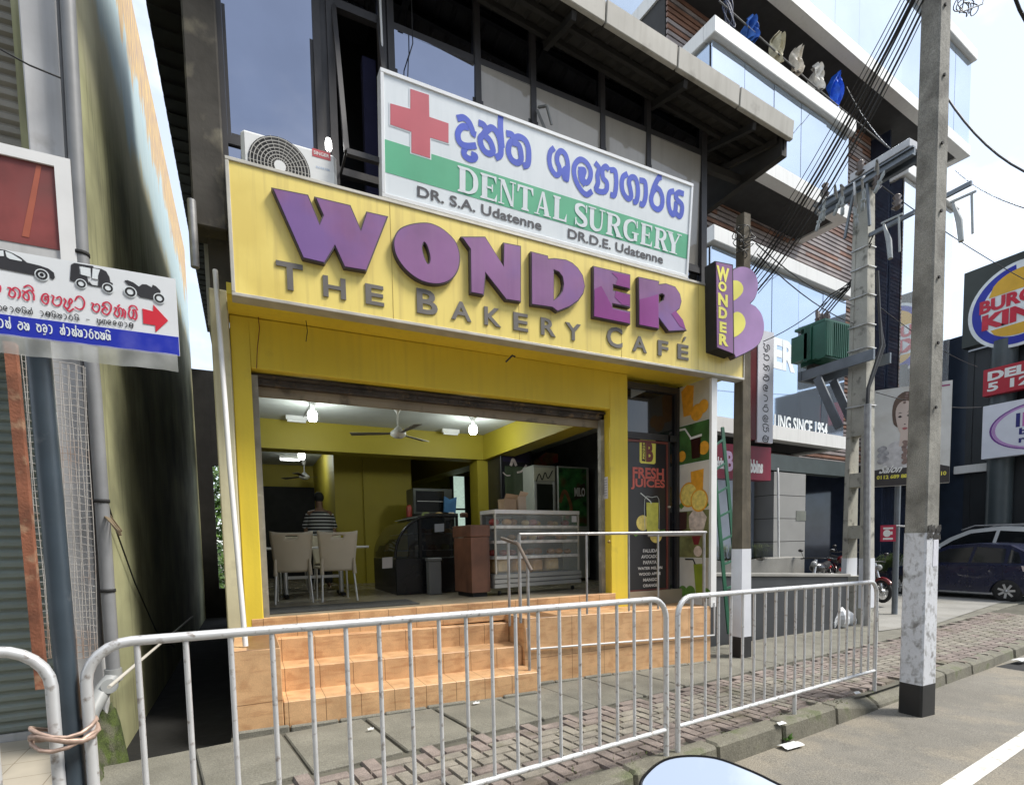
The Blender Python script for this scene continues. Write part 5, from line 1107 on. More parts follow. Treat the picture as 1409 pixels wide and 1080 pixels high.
tag(MB().onp(PB, .08, .50, sz[3] + .03, sz[3] + .16, -DP + .02, -DP + .024).build('case_card', mat('pale_blue_card', (.42, .50, .52), .5)), 'pale card with writing standing on the top shelf of the bread case', 'card')
PBc = PB.sh(-DP + .025); g = MB(); text_fit(g, '077 5555', PBc, .12, .46, sz[3] + .06, sz[3] + .12, .002, .02); g.build('lettering', m_ink, bpy.data.objects['case_card'])
MB().onp(PB, bw - .13, bw - .04, hh - .14, hh - .05, -.011, -.009).build('price_card', mat('paper_white', (.6, .6, .6)), bd)
for a, w, h, lab, m in ((.36, .2, .16, 'small brown cardboard box on top of the bread case', mat('cardboard', (.40, .27, .17), .8, var=.1)), (.56, .13, .2, 'open pale paper bag on top of the bread case', mat('paper_bag', (.52, .40, .30), .8, var=.12))):
    g = MB(); c = PB.pt(a, hh + .02, -.25); o_ = [c - PB.u * w / 2 - PB.n * .08, c + PB.u * w / 2 - PB.n * .08, c + PB.u * w / 2 + PB.n * .08, c - PB.u * w / 2 + PB.n * .08]
    g.hexa(o_ + [q + ZV * h + PB.u * random.uniform(-.015, .015) for q in o_]); g.quad(o_[3] + ZV * h, o_[2] + ZV * h, o_[2] + ZV * (h + .05) + PB.n * .06, o_[3] + ZV * (h + .07) + PB.n * .05); tag(g.build('paper_box', m), lab, 'box')
# wooden counter end
cq = pf(650, 822); _pc = Plane(cq, bdir, ZV); cr2 = _pc.p(675, 818); cr2.z = FZ
ct = thing('wooden_counter', 'reddish brown wood counter standing left of the bread case', 'counter', (cq + cr2) / 2)
cu = (cr2 - cq); cw = cu.length; cu.normalize(); PC = Plane(cq, cu, ZV); ch_ = PC.ab(640, 722)[1]
m_wood = mat('red_brown_wood', (.16, .07, .04), .5, var=.35, scale=3, streak=((.07, .03, .02), .7))
MB().onp(PC, 0, cw, .06, ch_ - .16, -.5, 0).build('front_panel', m_wood, ct); MB().onp(PC, -.01, cw + .01, ch_ - .155, ch_, -.52, .012).build('top_board', m_wood, ct, bevel=.008); MB().onp(PC, .03, cw - .03, 0, .059, -.47, -.03).build('plinth', m_black, ct)
# curved cake cabinet
kx0, kx1, ky0, ky1 = 1.85, 2.80, 7.45, 8.9
ck = thing('cake_cabinet', 'black curved glass cake cabinet beside the wooden counter', 'display case', (2.35, 8.1, FZ))
zc1 = at(600, 710, 7.5).z
g = MB(); g.box(kx0, kx1, ky0, ky1, FZ, FZ + .52); g.build('base', mat('cabinet_black', (.014, .014, .015), .25), ck, bevel=.01)
prof = [(kx0 + .0, FZ + .525)] + [(kx0 + .55 - .55 * math.cos(a), FZ + .525 + (zc1 - FZ - .525) * math.sin(a)) for a in [math.pi / 2 * k / 10 for k in range(11)]][1:]
m_cabg = mat('cabinet_glass', (.012, .014, .014), .03, alpha=.72, spec=.9)
g = MB()
for (x0, z0), (x1, z1_) in zip(prof[:-1], prof[1:]): g.quad((x0, ky0 + .02, z0), (x0, ky1, z0), (x1, ky1, z1_), (x1, ky0 + .02, z1_))
g.build('curved_glass', m_cabg, ck)
g = MB(); g.add([Vector((x, ky0 + .03, z)) for x, z in prof + [(kx1, zc1), (kx1, FZ + .525)]][::-1], [tuple(range(len(prof) + 2))]); g.build('end_glass', m_cabg, ck)
g = MB(); g.tube([(x, ky0 + .01, z) for x, z in prof] + [(kx1, ky0 + .01, zc1)], .02, 8); g.build('arched_frame', mat('cabinet_black', (.01, .01, .01)), ck)
g = MB(); g.box(kx0 + .5, kx1, ky0, ky1, zc1, zc1 + .04); g.build('top', m_dark, ck)
g = MB(); g.box(2.2, 2.24, ky0, ky0 + .04, FZ + .52, zc1 - .005); g.box(kx1 - .03, kx1, ky0, ky0 + .04, FZ + .52, zc1 - .001); g.build('front_post', m_black, ck)
for k in range(3):
    z = FZ + .62 + k * .24; MB().box(kx0 + .15 + k * .1, kx1 - .03, ky0 + .06, ky1 - .1, z, z + .012).build('glass_shelf', mat('shelf_glass', (.3, .34, .33), .1), ck)
    for i in range(4):
        g = MB(); c = Vector((kx0 + .42 + k * .06 + i * .2, ky0 + .25, z + .05)); g.lathe(c - Vector((0, 0, .037)), [(.06, 0), (.065, .05), (.04, .07), (.0, .075)], 12)
        tag(g.build('cake', mat(['cream_cake', 'dark_cake', 'green_cake', 'gold_cake'][(i + k) % 4], [(.45, .38, .28), (.10, .04, .02), (.16, .2, .05), (.34, .22, .06)][(i + k) % 4], .6)), 'small round cake inside the curved cake cabinet', 'cake', 'cakes inside the curved cabinet')
P_c = facade(ky0 - .001); g = MB(); g.prism([P_c.p(*q) for q in ((598, 721), (611, 720), (611, 731), (598, 732))], (0, -.002, 0)); g.build('notice_card', mat('card_blue_white', (.42, .46, .52)), ck)
g = MB(); g.prism([P_c.p(*q) for q in ((526, 767), (540, 766), (540, 781), (526, 782))], (0, -.002, 0)); g.build('sticker', mat('card_pale', (.45, .42, .40)), ck)
g = MB(); p_ = pf(600, 818); g.box(p_.x - .09, p_.x + .09, 7.2, 7.35, FZ, FZ + .47); g.box(p_.x - .10, p_.x + .10, 7.19, 7.36, FZ + .471, FZ + .52); tag(g.build('waste_bin', mat('bin_grey', (.15, .155, .155), .4, var=.1), bevel=.012), 'grey plastic bin standing in front of the cake cabinet', 'bin')
# oven on the back counter
ov = thing('oven', 'large dark glass oven on a stand behind the cake cabinet', 'oven', (3.0, 9.6, FZ))
PO = facade(9.3); a0, b1 = PO.ab(568, 671); a1, b0 = PO.ab(623, 708)
MB().onp(PO, a0, a1, b0, b1, -.45, 0).build('body', mat('oven_steel', (.08, .085, .08), .35, metal=.5), ov, bevel=.01)
MB().onp(PO, a0 + .05, a1 - .16, b0 + .05, b1 - .05, .001, .006).build('glass_door', mat('oven_glass', (.01, .01, .01), .1), ov)
MB().bar(PO.pt(a0 + .07, (b0 + b1) / 2, .02), PO.pt(a1 - .18, (b0 + b1) / 2, .02), .015, .015).build('handle', m_galv, ov)
g = MB(); g.onp(PO, a0, a1, FZ, b0 - .002, -.45, -.02); g.build('stand', m_black, ov)
g = MB(); c = PO.pt(a1 - .12, b0 + .16, .1); g.prism([c + Vector((-.1, 0, -.12)), c + Vector((.12, 0, -.15)), c + Vector((.15, 0, .15)), c + Vector((.02, 0, .1)), c + Vector((-.08, 0, .16))], (0, -.05, 0)); tag(g.build('blue_bag', mat('blue_plastic', (.05, .16, .34), .5, var=.3)), 'crumpled blue plastic bag hanging in front of the oven', 'bag')
g = MB(); c = at(563, 703, 9.0); g.lathe(c - Vector((0, 0, .1)), [(.05, 0), (.05, .16), (.03, .2), (.0, .2)], 12); tag(g.build('red_jar', mat('red_jar', (.25, .03, .02), .4)), 'red jar standing on top of the cake cabinet', 'jar')
# bright back windows with garden behind
bwn = thing('back_window', 'dark framed window at the back of the shop with bright foliage outside', 'window', (3.75, 11.0, 1.5))
Pn = facade(11.2); a0, b1 = Pn.ab(622, 655); a1, b0 = Pn.ab(652, 745)
g = MB(); g.onp(Pn, a0 + .02, a0 + .28, b0, b1, -.01, 0); g.build('bright_pane', mat('daylit_foliage', (.4, .5, .42), .5, var=.6, scale=9, emit=(.55, .72, .62, .35)), bwn)
g = MB(); g.onp(Pn, a0 - .05, a0 + .019, b0, b1, -.03, .03); g.onp(Pn, a0 + .281, a1 + .05, b0, b1, -.03, .03); g.onp(Pn, a0 + .02, a0 + .28, (b0 + b1) / 2 - .02, (b0 + b1) / 2 + .02, .001, .03); g.build('frame', m_black, bwn)
# fridges along the right wall
def fridge(x0, x1, y0, z1, label, body, cat='fridge'):
    t = thing('drinks_fridge', label, cat, ((x0 + x1) / 2, y0 + .3, FZ)); MB().box(x0, x1, y0, y0 + .62, FZ + .05, z1).build('body', body, t, bevel=.012); return t
PF = facade(8.1); a0 = PF.ab(768, 700)[0]; a1 = PF.ab(811, 700)[0]; zt_f = PF.ab(790, 642)[1]
f1 = fridge(a0, a1, 8.1, zt_f, 'tall fridge with a green malt drink picture on its door', mat('fridge_grey', (.34, .35, .33), .4, var=.1))
MB().onp(PF, a0 + .02, a1 - .06, zt_f - 1.05, zt_f - .03, .0, .004).build('green_picture', mat('malt_green', (.03, .13, .035), .4, var=.8, scale=7, stain=((.12, .05, .02), 3, .55, .8)), f1)
g = MB(); poly_on(g, PF, [(789, 672), (805, 664), (806, 682), (791, 688)], .008, .002); g.build('name_panel', mat('panel_dark', (.04, .03, .02), .4), f1)
g = MB(); text_px(g, 'MILO', PF, (790.5, 683), (805, 671), .011, .04); g.build('lettering', m_white, f1)
g = MB(); ribbon_px(g, PF, [(771, 690), (776, 676), (781, 682), (786, 700), (780, 712)], 5, (0, 0), 1, .0065); g.build('picture_figure', mat('warm_brown', (.20, .09, .04), .5, var=.4, scale=9), f1)
a0 = PF.ab(735, 700)[0]; a1 = PF.ab(766, 700)[0]; zt_f = PF.ab(750, 640)[1]
f2 = fridge(a0, a1, 8.12, zt_f, 'white topped drinks cooler with a glass door behind the bread case', mat('cooler_white', (.36, .37, .33), .4, var=.1))
Pf2 = facade(8.12)
g = MB(); g.onp(Pf2, a0 + .02, a1 - .02, zt_f - .26, zt_f - .04, 0, .006); g.build('header', mat('header_cream', (.50, .50, .40), .4, var=.2), f2)
g = MB(); ribbon_px(g, Pf2, [(738, 662), (742, 652), (746, 660), (750, 650), (754, 658), (760, 648)], 1.6, (0, 0), 1, .008); g.build('header_script', m_ink, f2)
g = MB(); g.onp(Pf2, a0 + .06, a1 - .06, zt_f - 1.0, zt_f - .32, 0, .006); g.build('glass_door', mat('cooler_glass', (.02, .025, .02), .05), f2)
g = MB()
for q in ((a0 + .02, a0 + .059), (a1 - .059, a1 - .02)): g.onp(Pf2, *q, zt_f - 1.2, zt_f - .28, 0, .015)
g.build('door_frame', mat('cooler_frame', (.42, .43, .42), .4), f2)
Pf3 = facade(8.5); a0 = Pf3.ab(690, 700)[0]; a1 = Pf3.ab(733, 700)[0]; zt_f = Pf3.ab(710, 596)[1]
f3 = fridge(a0, a1, 8.5, zt_f, 'tall black drinks fridge with a snack picture on its header, beside the inner pillar', mat('fridge_black', (.012, .012, .014), .3))
g = MB(); g.onp(Pf3, a0 + .05, a1 - .05, zt_f - .5, zt_f - .04, 0, .005); g.build('header', mat('header_navy', (.02, .015, .04), .4, var=.3), f3)
g = MB(); ribbon_px(g, Pf3, [(703, 640), (706, 632), (710, 640)], 4, (0, 0), 1, .008); ribbon_px(g, Pf3, [(712, 650), (718, 648), (724, 640)], 2.5, (0, 0), 1, .008); ribbon_px(g, Pf3, [(692, 650), (697, 654), (702, 654)], 1.4, (0, 0), 1, .008); g.build('header_art', mat('art_cream', (.45, .38, .36), .5, var=.3, scale=20), f3)
g = MB(); g.onp(Pf3, a0 + .08, a1 - .08, zt_f - 1.25, zt_f - .58, 0, .005); g.build('glass_door', mat('fridge_green_glass', (.05, .065, .04), .08), f3)
Pm = facade(8.6); g = MB(); g.prism([Pm.p(*q) for q in ((735, 634), (752, 622), (768, 624), (768, 636), (736, 646))], (0, .02, 0)); mb_ = tag(g.build('menu_board', mat('board_yellow_red', (.12, .06, .02), .5, var=.9, scale=6, stain=((.24, .02, .02), 5, .5, .9))), 'dark snack picture board above the drinks cooler', 'board')
# mat on the floor
g = MB(); a, b = pf(365, 844), pf(572, 831); g.box(.16, 1.8, 6.15, 6.75, FZ + .001, FZ + .012); tag(g.build('floor_mat', mat('dark_rubber', (.035, .035, .033), .9, var=.3, scale=20, bump=.5), bevel=.004), 'dark rubber mat on the floor just inside the doorway', 'mat')
g = MB(); g.box(4.03, 4.06, 9.028, 9.048, 1.9, 2.35); tag(g.build('wall_switch', m_black), 'small black panel on the inner yellow pillar', 'panel')
# ================================================================ right hand side: the modern building
th = math.radians(5); MU = Vector((math.cos(th), math.sin(th), 0)); MV = Vector((-math.sin(th), math.cos(th), 0))
PM = Plane((9.55, 9.0, 0), MU, ZV)
mbd = thing('glass_building', 'tall modern building with glass balconies, white bands and wooden slat walls behind the poles', 'building', (13, 10, 0))
m_band = mat('white_band', (.66, .66, .64), .6, var=.05, scale=1, streak=((.45, .45, .43), .3))
m_bg = mat('pale_blue_glass', (.50, .58, .68), .04, metal=.85, var=.05, scale=.6)
m_bg2 = mat('clear_sky_glass', (.72, .76, .78), .04, metal=.8, var=.05, scale=.6)
m_ng = mat('navy_glass', (.035, .045, .075), .05, metal=.3, var=.2, spec=.8)
m_soft = mat('dark_soffit', (.03, .03, .03), .8)
def BX(mb, u0, u1, v0, v1, z0, z1): return mb.frame(PM.o, MU, MV, ZV, u0, u1, v0, v1, z0, z1)
def balcony(u0, u1, z0, z1, dep, band=.34, cop=.34, pitch=1.05, gm=None, v0=0, sm_=None):
    g = MB(); BX(g, u0, u1, v0, v0 + .3, z0, z0 + band); BX(g, u0, u0 + .3, v0 + .301, v0 + dep, z0, z0 + band); BX(g, u1 - .3, u1, v0 + .301, v0 + dep, z0, z0 + band); g.build('white_band', m_band, mbd)
    g = MB(); BX(g, u0 - .06, u1 + .06, v0 - .08, v0 + .22, z1 - cop, z1); BX(g, u0 - .06, u0 + .24, v0 + .221, v0 + dep, z1 - cop, z1); BX(g, u1 - .24, u1 + .06, v0 + .221, v0 + dep, z1 - cop, z1); g.build('coping', m_band, mbd, bevel=.015)
    g = MB(); BX(g, u0 + .301, u1 - .301, v0 + .301, v0 + dep, z0 + .05, z0 + .2); g.build('soffit', m_soft, mbd)
    n = max(1, round((u1 - u0) / pitch))
    for k in range(n):
        a, b = u0 + .03 + (u1 - u0 - .06) * k / n, u0 + .03 + (u1 - u0 - .06) * (k + 1) / n; e = random.uniform(-.012, .012)
        g = MB(); g.hexa([PM.o + MU * x + MV * (v0 + y) + ZV * z for z in (z0 + band, z1 - cop - .03) for x, y in ((a + .008, .06), (b - .008, .06 + e), (b - .008, .09 + e), (a + .008, .09))]); g.build('glass_pane', gm or m_bg, mbd)
    for uu in (u0 + .03, u1 - .06):
        g = MB(); BX(g, uu, uu + .03, v0 + .13, v0 + dep, z0 + band, z1 - cop - .03); g.build('side_glass', sm_ or gm or m_bg, mbd)
    g = MB(); BX(g, u0 + .12, u1 - .12, v0 + .12, v0 + .16, z1 - cop - .08, z1 - cop - .005); BX(g, u0 + .1, u1 - .1, v0 + .13, v0 + .16, z0 + band, z1 - cop - .09); g.build('inner_rail', mat('dark_rail', (.05, .05, .055), .5), mbd)
uA = PM.ab(1166, 500)[0]; zA0 = PM.ab(1165, 618)[1]; zA1 = PM.ab(982, 312)[1]
balcony(0, uA, zA0, zA1, 5.0)
zB0 = PM.ab(1120, 275)[1]; zB1 = PM.ab(981, 25)[1]
balcony(0, uA, zB0, zB1, 5.0)
zC0 = PM.ab(1263, 152)[1]; uC = PM.ab(1336, 200)[0]; zC1 = PM.ab(1338, 62)[1]
print('mod', uA, zA0, zA1, zB0, zB1, zC0, zC1, uC)
balcony(0, uC, zC0, zC0 + 3.4, 7.0, pitch=1.2)
uD = PM.sh(-.35).ab(1243, 400)[0]; zD1 = PM.ab(1330, 265)[1]
balcony(uD, uC, 3.95, zD1, 1.6, band=.3, gm=m_bg2, v0=.35, pitch=.9, sm_=m_ng)
# recessed slat walls
sb, sg2 = MB(), MB(); random.seed(21); z = 3.95
uS = PM.sh(-1.35).ab(1194, 400)[0]
while z < zC0 + .1:
    for (u0, u1) in ((.06, uS),):
        x = u0
        while x < u1 - .05:
            w = min(u1 - x, random.uniform(1.6, 3.4)); BX(sb if random.random() < .36 else sg2, x, x + w - .004, 1.35, 1.39, z, z + .088); x += w
    z += .128
sb.build('wood_slats', mat('red_brown_slat', (.20, .105, .07), .5, var=.4, scale=1.6), mbd); sg2.build('grey_slats', mat('grey_brown_slat', (.25, .215, .205), .5, var=.35, scale=1.6), mbd)
g = MB(); BX(g, .05, uS + .02, 1.42, 9, 3.96, zC0 + 3); g.build('core_wall', m_soft, mbd)
g = MB(); BX(g, uS + .03, uD - .01, .8, 9, -.2, zC0); BX(g, uD + .05, uC - .05, 1.2, 9, -.2, 3.94); BX(g, uD + .2, uC - .2, .6, 1.5, 4.3, zD1 - .3); g.build('dark_glass_wall', m_ng, mbd)
g = MB(); BX(g, .4, uC - .3, 3.3, 9, zC0 + .3, zC0 + 6); g.build('upper_block', m_bg, mbd)
g = MB(); BX(g, uD - .05, uC, .36, 1.19, 3.4, 3.94); g.build('lower_fascia', mat('slate_panel', (.03, .036, .05), .4), mbd)
# ground floor below the first glass box
g = MB(); BX(g, -3, uA + 1.5, 3.6, 3.7, -.2, 3.9); g.build('entrance_back', mat('entrance_black', (.004, .004, .0045), .7), mbd)
c0 = PM.ab(1063, 700)[0]; c1 = PM.ab(1108, 700)[0]; cz = PM.ab(1085, 650)[1]
for k in range(5):
    z0 = .3 + (cz - .3) * k / 5; g = MB(); BX(g, c0 + .05, c1, .0, 1.2, z0 + .008, z0 + (cz - .3) / 5 - .008); g.build('column_panel', mat('grey_stone_panel', (.26, .26, .25), .5, var=.08, scale=1.5), mbd)
g = MB(); BX(g, c0 + .06, c1 - .01, .01, 1.19, -.2, cz - .01); g.build('column_core', m_soft, mbd)
g = MB(); BX(g, c1 - .42, c1 + .02, -.01, .02, cz * .62, cz * .62 + .26); g.build('name_plate', mat('plate_grey_green', (.16, .17, .15), .3), mbd)
g = MB(); a = PM.ab(1062, 632)[1]; BX(g, c0, uA + .3, .1, .4, cz + .05, cz + .45); g.build('green_beam', mat('slate_green_beam', (.05, .065, .065), .5), mbd)
g = MB(); BX(g, -2.6, c0 - .02, .5, .6, -.2, cz); g.build('shopfront_panel', mat('blue_grey_panel', (.17, .20, .25), .5, var=.15, scale=2), mbd)
for k in range(3):
    g = MB(); a = -1.7 + k * 1.0; BX(g, a, a + .45, .47, .499, .35, cz - .1); g.build('shopfront_glass', m_ng, mbd)
g = MB(); g.tube([PM.pt(c0 - .04, cz + .05, .15), PM.pt(c0 - .1, cz - .15, .2), PM.pt(c0 - .02, .75, .2)], .025, 7); g.build('white_pipe', m_white, mbd)
# lettering on the first glass box
PA_ = PM.sh(-.05); g = MB(); y0, y1 = 606, 587
def glass_text(s, pa, pb, h, d=.004, **k):
    a0, b0 = PM.ab(*pa); a1, _ = PM.ab(*pb); text_fit(g, s, PM, a0, a1, b0, b0 + h, -.05, .03, **k)
glass_text('LING SINCE 1954', (1068, 589), (1141, 600), .36)
g.build('glass_lettering', mat('frosted_letter', (.80, .84, .84), .5, var=.05), mbd); g = MB()
a0, b0 = PM.ab(1066, 505); text_fit(g, 'ER', PM, a0, a0 + .95, b0, b0 + .75, -.05, .05)
g.build('glass_lettering', mat('frosted_letter', (.80, .84, .84), .5, var=.05), mbd)
# laundry on a line
def mv(u, v, z): return PM.o + MU * u + MV * v + ZV * z
la, lb_ = PM.p(1003, -12), PM.p(1235, 196); lv = .25 * MV
tag(MB().tube([la + lv + ZV * .0, (la + lb_) / 2 + lv - ZV * .06, lb_ + lv], .018, 5).build('clothes_line', mat('grey_line', (.10, .10, .10), .6)), 'grey line strung below the top balcony holding the washing', 'line')
def rag(px, py, w, h, col, label, nm='hanging_cloth', wire=False):
    c = PM.sh(-.3).p(px, py); s = (c - CAM).length / FOC * .68; W_, H_ = w * s, h * s; g = MB(); rnd = random.Random(px)
    if wire:
        for k in range(9): a = rnd.uniform(0, 3.1); g.tube([c + MU * (W_ * .5 * math.cos(t + a)) * (.5 + .5 * math.cos(a)) + ZV * (-H_ * .5 + H_ * .5 * math.sin(t)) + MV * (.1 * math.sin(t + a)) for t in [2 * math.pi * i / 12 for i in range(12)]], .012, 5, closed=True)
    else:
        o1, o2 = rnd.random() * 6, rnd.random() * 6
        def f(u, v):
            a = (u - .5); ww = W_ * (.35 + .75 * math.sin(min(1, v * 1.7) * math.pi * .5) * (1 - .5 * max(0, v - .55) * 2)); 
            return c + MU * (a * ww + .06 * W_ * math.sin(9 * v + o1)) - ZV * (v * H_ * (1 - .22 * abs(math.sin(5 * u + o2))) - 0) - MV * (.10 * math.sin(14 * u + 4 * v + o1) + .06 * math.sin(25 * u))
        g.grid(f, 16, 12, smooth=False)
    return tag(g.build(nm, mat('cloth_' + '%02d%02d' % (int(col[0] * 99), int(col[2] * 99)), col, .6, var=.25, scale=8), solid=0 if wire else .012), label, 'washing', 'washing hung under the top balcony')
rag(1003, 4, 22, 34, (.03, .04, .08), 'dark wire tangle hanging leftmost on the clothes line', 'hanging_wire_basket', True)
rag(1033, 27, 24, 30, (.03, .12, .42), 'blue plastic sheet hanging second on the clothes line')
rag(1070, 48, 24, 40, (.42, .38, .26), 'beige ragged cloth hanging third on the clothes line')
rag(1097, 68, 22, 36, (.55, .50, .42), 'cream cloth with ties hanging fourth on the clothes line')
rag(1124, 91, 22, 32, (.60, .58, .54), 'white cloth hanging fifth on the clothes line')
rag(1150, 104, 22, 46, (.01, .10, .60), 'bright blue plastic bag hanging rightmost on the clothes line')
# ---------------------------------------------------------------- forecourt, planter and dark retaining wall
m_dwall = mat('charcoal_wall_paint', (.035, .038, .042), .55, var=.2, scale=2, stain=((.20, .20, .20), 3, .70, .6))
fl, frr = gr(985, 886), gr(1166, 862)
PF2 = Plane(fl, (frr - fl), ZV); fw = (frr - fl).length; hz0, hz1 = PF2.ab(990, 786)[1], PF2.ab(1163, 785)[1]
print('fence', fl, frr, hz0, hz1)
t = thing('retaining_wall', 'low charcoal painted wall with pale concrete coping behind the right barrier', 'wall', fl)
g = MB(); g.hexa([PF2.pt(a, b, d) for b, hh_ in ((-.1, 0), (1, 1)) for a, d in ((-.6, 0), (fw, 0), (fw, -.22), (-.6, -.22)) for b in [(-.15 if not hh_ else (hz0 if a < 0 else hz1) - .06)]]); g.build('wall', m_dwall, t, bevel=.01)
g = MB(); g.hexa([PF2.pt(a, (hz0 if a < 0 else hz1) + o, d) for o in (-.059, .0) for a, d in ((-.62, .03), (fw + .03, .03), (fw + .03, -.25), (-.62, -.25))]); g.build('coping', m_conc2, t, bevel=.01)
t2 = thing('planter', 'grey concrete planter trough in front of the shop and stone column', 'planter', PM.pt(1, 0, .5))
p0, p1 = PM.sh(.55).p(990, 785), PM.sh(.55).p(1165, 785); zpl = PM.sh(.55).p(1060, 768).z
g = MB(); g.frame(p0, MU, MV, ZV, -.6, (p1 - p0).dot(MU) * .62, 0, .5, -1.2, zpl - p0.z); g.build('trough', m_conc2, t2, bevel=.012)
random.seed(9)
def tuft(name, label, c, w, h, n, group):
    t = thing(name, label, 'plant', c, group); g = MB()
    for k in range(n):
        b = Vector(c) + MU * random.uniform(-w, w) + MV * random.uniform(-.1, .1); a = random.uniform(-1, 1); d = MU * a * .8 + MV * random.uniform(-.7, .3); l = h * random.uniform(.6, 1.15); e = MU * .022 + MV * .014
        p1, p2 = b + ZV * l * .65 + d * l * .35, b + ZV * l * (.85 - .4 * abs(a)) + d * l * .95
        g.add([b - e, b + e, p1 + e * 1.1, p2, p1 - e * 1.1], [(0, 1, 2, 4), (4, 2, 3)])
    g.build('leaves', mat('spider_plant_leaf', (.15, .23, .05), .5, var=.4, scale=14, stain=((.42, .42, .18), 18, .5, .8)), t); g = MB(); g.ell(Vector(c) - ZV * .02, (w * .8, .12, .05), 10, 6); g.build('root_ball', m_dark, t); return t
for px, w, lab in ((1000, .35, 'striped leafy plant in the planter beside the green ladder'), (1040, .4, 'striped leafy plant in the planter right of the thin pole')):
    c = PM.sh(.45).p(px, 772); tuft('leafy_plant', lab, (c.x, c.y, zpl + .01), w, .46, 130, 'plants in the concrete planter')
c = PM.p(1222, 780); tuft('leafy_plant', 'striped leafy plant beside the dark glass wall behind the concrete poles', (c.x, c.y, c.z - .1), .9, .7, 160, 'plants by the dark glass wall')
g = MB()
for k in range(4): g.frame(PM.pt(uA + .4, 0, -.2 - .0), MU, MV, ZV, 0, 3.2, -.6 + k * .38, 1.5, -.2 + k * .13, -.2 + (k + 1) * .13 - .004)
tag(g.build('concrete_steps', m_conc2, bevel=.01), 'grey concrete steps rising to the dark glass building', 'steps')
tag(MB().add([gr(1209, 868, .012), gr(1290, 857, .012), gr(1372, 830, .012), (60, 7.5, -.18), (60, 40, -.18), (12, 40, -.18), gr(1209, 840, .012)], [(0, 1, 2, 3, 4, 5, 6)]).build('forecourt', m_conc2), kind='structure')
# red shop sign and narrow vertical board
PR = facade(8.3); t = thing('shop_sign', 'crimson ice cream shop sign half hidden behind the thin pole', 'sign', PR.p(1018, 660))
a0, b0 = PR.ab(975, 657); a1, b1 = PR.ab(1061, 617)
MB().onp(PR, a0, a1, b0, b1 + .02, -.25, 0).build('box', mat('crimson_panel', (.20, .006, .03), .4, var=.08), t)
m_bry = mat('sign_lilac', (.62, .42, .60), .4); m_navy = mat('sign_navy', (.02, .02, .16), .4)
g = MB(); text_px(g, 'baskin', PR, (977, 644), (997, 629), .004, .05); text_px(g, 'robbins', PR, (1024, 650), (1050, 633), .004, .05); g.build('lettering', m_white, t)
g = MB(); text_px(g, 'BR', PR, (999, 648), (1021, 622), .004, .04); g.build('logo_lettering', m_bry, t)
PV = facade(8.15); t = thing('vertical_board', 'tall narrow white board with dark characters running down it', 'sign', PV.p(1055, 608))
a0, b0 = PV.ab(1042, 608); a1, b1 = PV.ab(1065, 458); MB().onp(PV, a0, a1, b0, b1, -.06, 0).build('board', mat('board_white', (.66, .66, .70), .4, var=.04), t)
MB().onp(PV, PV.ab(1032, 600)[0], a0 - .005, b0 + .05, b1 + .2, -.3, -.02).build('side_panel', mat('oxblood', (.10, .012, .015), .4), t)
g = MB(); ks = list('poalnkrgde')
for i, ch in enumerate('npkeoarvid'):
    bb = b1 - (b1 - b0) * (.10 + .092 * i)
    for st_ in GL[ch]: ribbon(g, PV, [(a0 + (a1 - a0) * (.28 + .46 * x), bb - .16 + .14 * y) for x, y in st_], .022, .003, 4)
g.build('characters', mat('board_ink', (.08, .08, .09), .5), t)
# garbage bag
g = MB(); c = gr(1148, 862, .0); rnd = random.Random(4)
for dx, r in ((0, .30), (.42, .2), (-.2, .17)):
    k0 = rnd.random() * 6
    def f(u, v, dx=dx, r=r, k0=k0):
        a, b = 2 * math.pi * u, math.pi * v; rr = r * (1 + .14 * math.sin(5 * a + k0 + 4 * v) + .09 * math.sin(11 * a - 7 * v))
        return c + MU * (dx + rr * math.cos(a) * math.sin(b)) + MV * rr * .8 * math.sin(a) * math.sin(b) + ZV * max(0, r * .75 - rr * .85 * math.cos(b) - .05)
    g.grid(f, 20, 10, smooth=False)
tag(g.build('rubbish_bag', mat('white_plastic_bag', (.58, .60, .62), .35, var=.15, scale=9)), 'crumpled white plastic rubbish bags lying against the charcoal wall', 'bag')
# ---------------------------------------------------------------- poles
def sq_pole(name, label, base, w0, d0, w1, d1, H, white, lean=(0, 0), m=None, black=.16, wm=None, cham=.18):
    t = thing(name, label, 'pole', base); b = Vector(base)
    def sec(z0, z1, grow_=0):
        g = MB(); v = []
        for z in (z0, z1):
            f = z / H; w, d = (w0 + (w1 - w0) * f) / 2 + grow_, (d0 + (d1 - d0) * f) / 2 + grow_; c = b + ZV * z + Vector((lean[0] * z, lean[1] * z, 0)); e = min(w, d) * cham
            v += [c + Vector(q + (0,)) for q in ((-w + e, -d), (w - e, -d), (w, -d + e), (w, d - e), (w - e, d), (-w + e, d), (-w, d - e), (-w, -d + e))]
        g.add(v, [tuple(range(7, -1, -1)), tuple(range(8, 16))] + [(i, (i + 1) % 8, 8 + (i + 1) % 8, 8 + i) for i in range(8)]); return g
    sec(-.3, H).build('shaft', m, t); sec(black, white, .003).build('white_paint', wm, t); sec(-.05, black - .001, .004).build('black_band', mat('pole_black', (.02, .02, .02), .6, var=.3), t); return t
m_pole = mat('lichen_concrete', (.235, .23, .205), .9, grain=.3, var=.35, scale=3, bump=.6, bscale=18, stain=((.085, .08, .07), 2.6, .52, .65), streak=((.32, .31, .28), .35))
m_wp = mat('chipped_white_paint', (.62, .64, .68), .7, var=.08, scale=5, bump=.2, grain=.08, stain=((.17, .165, .155), 8, .565, .9), vein=((.20, .195, .185), (24, 24, 14), .55))
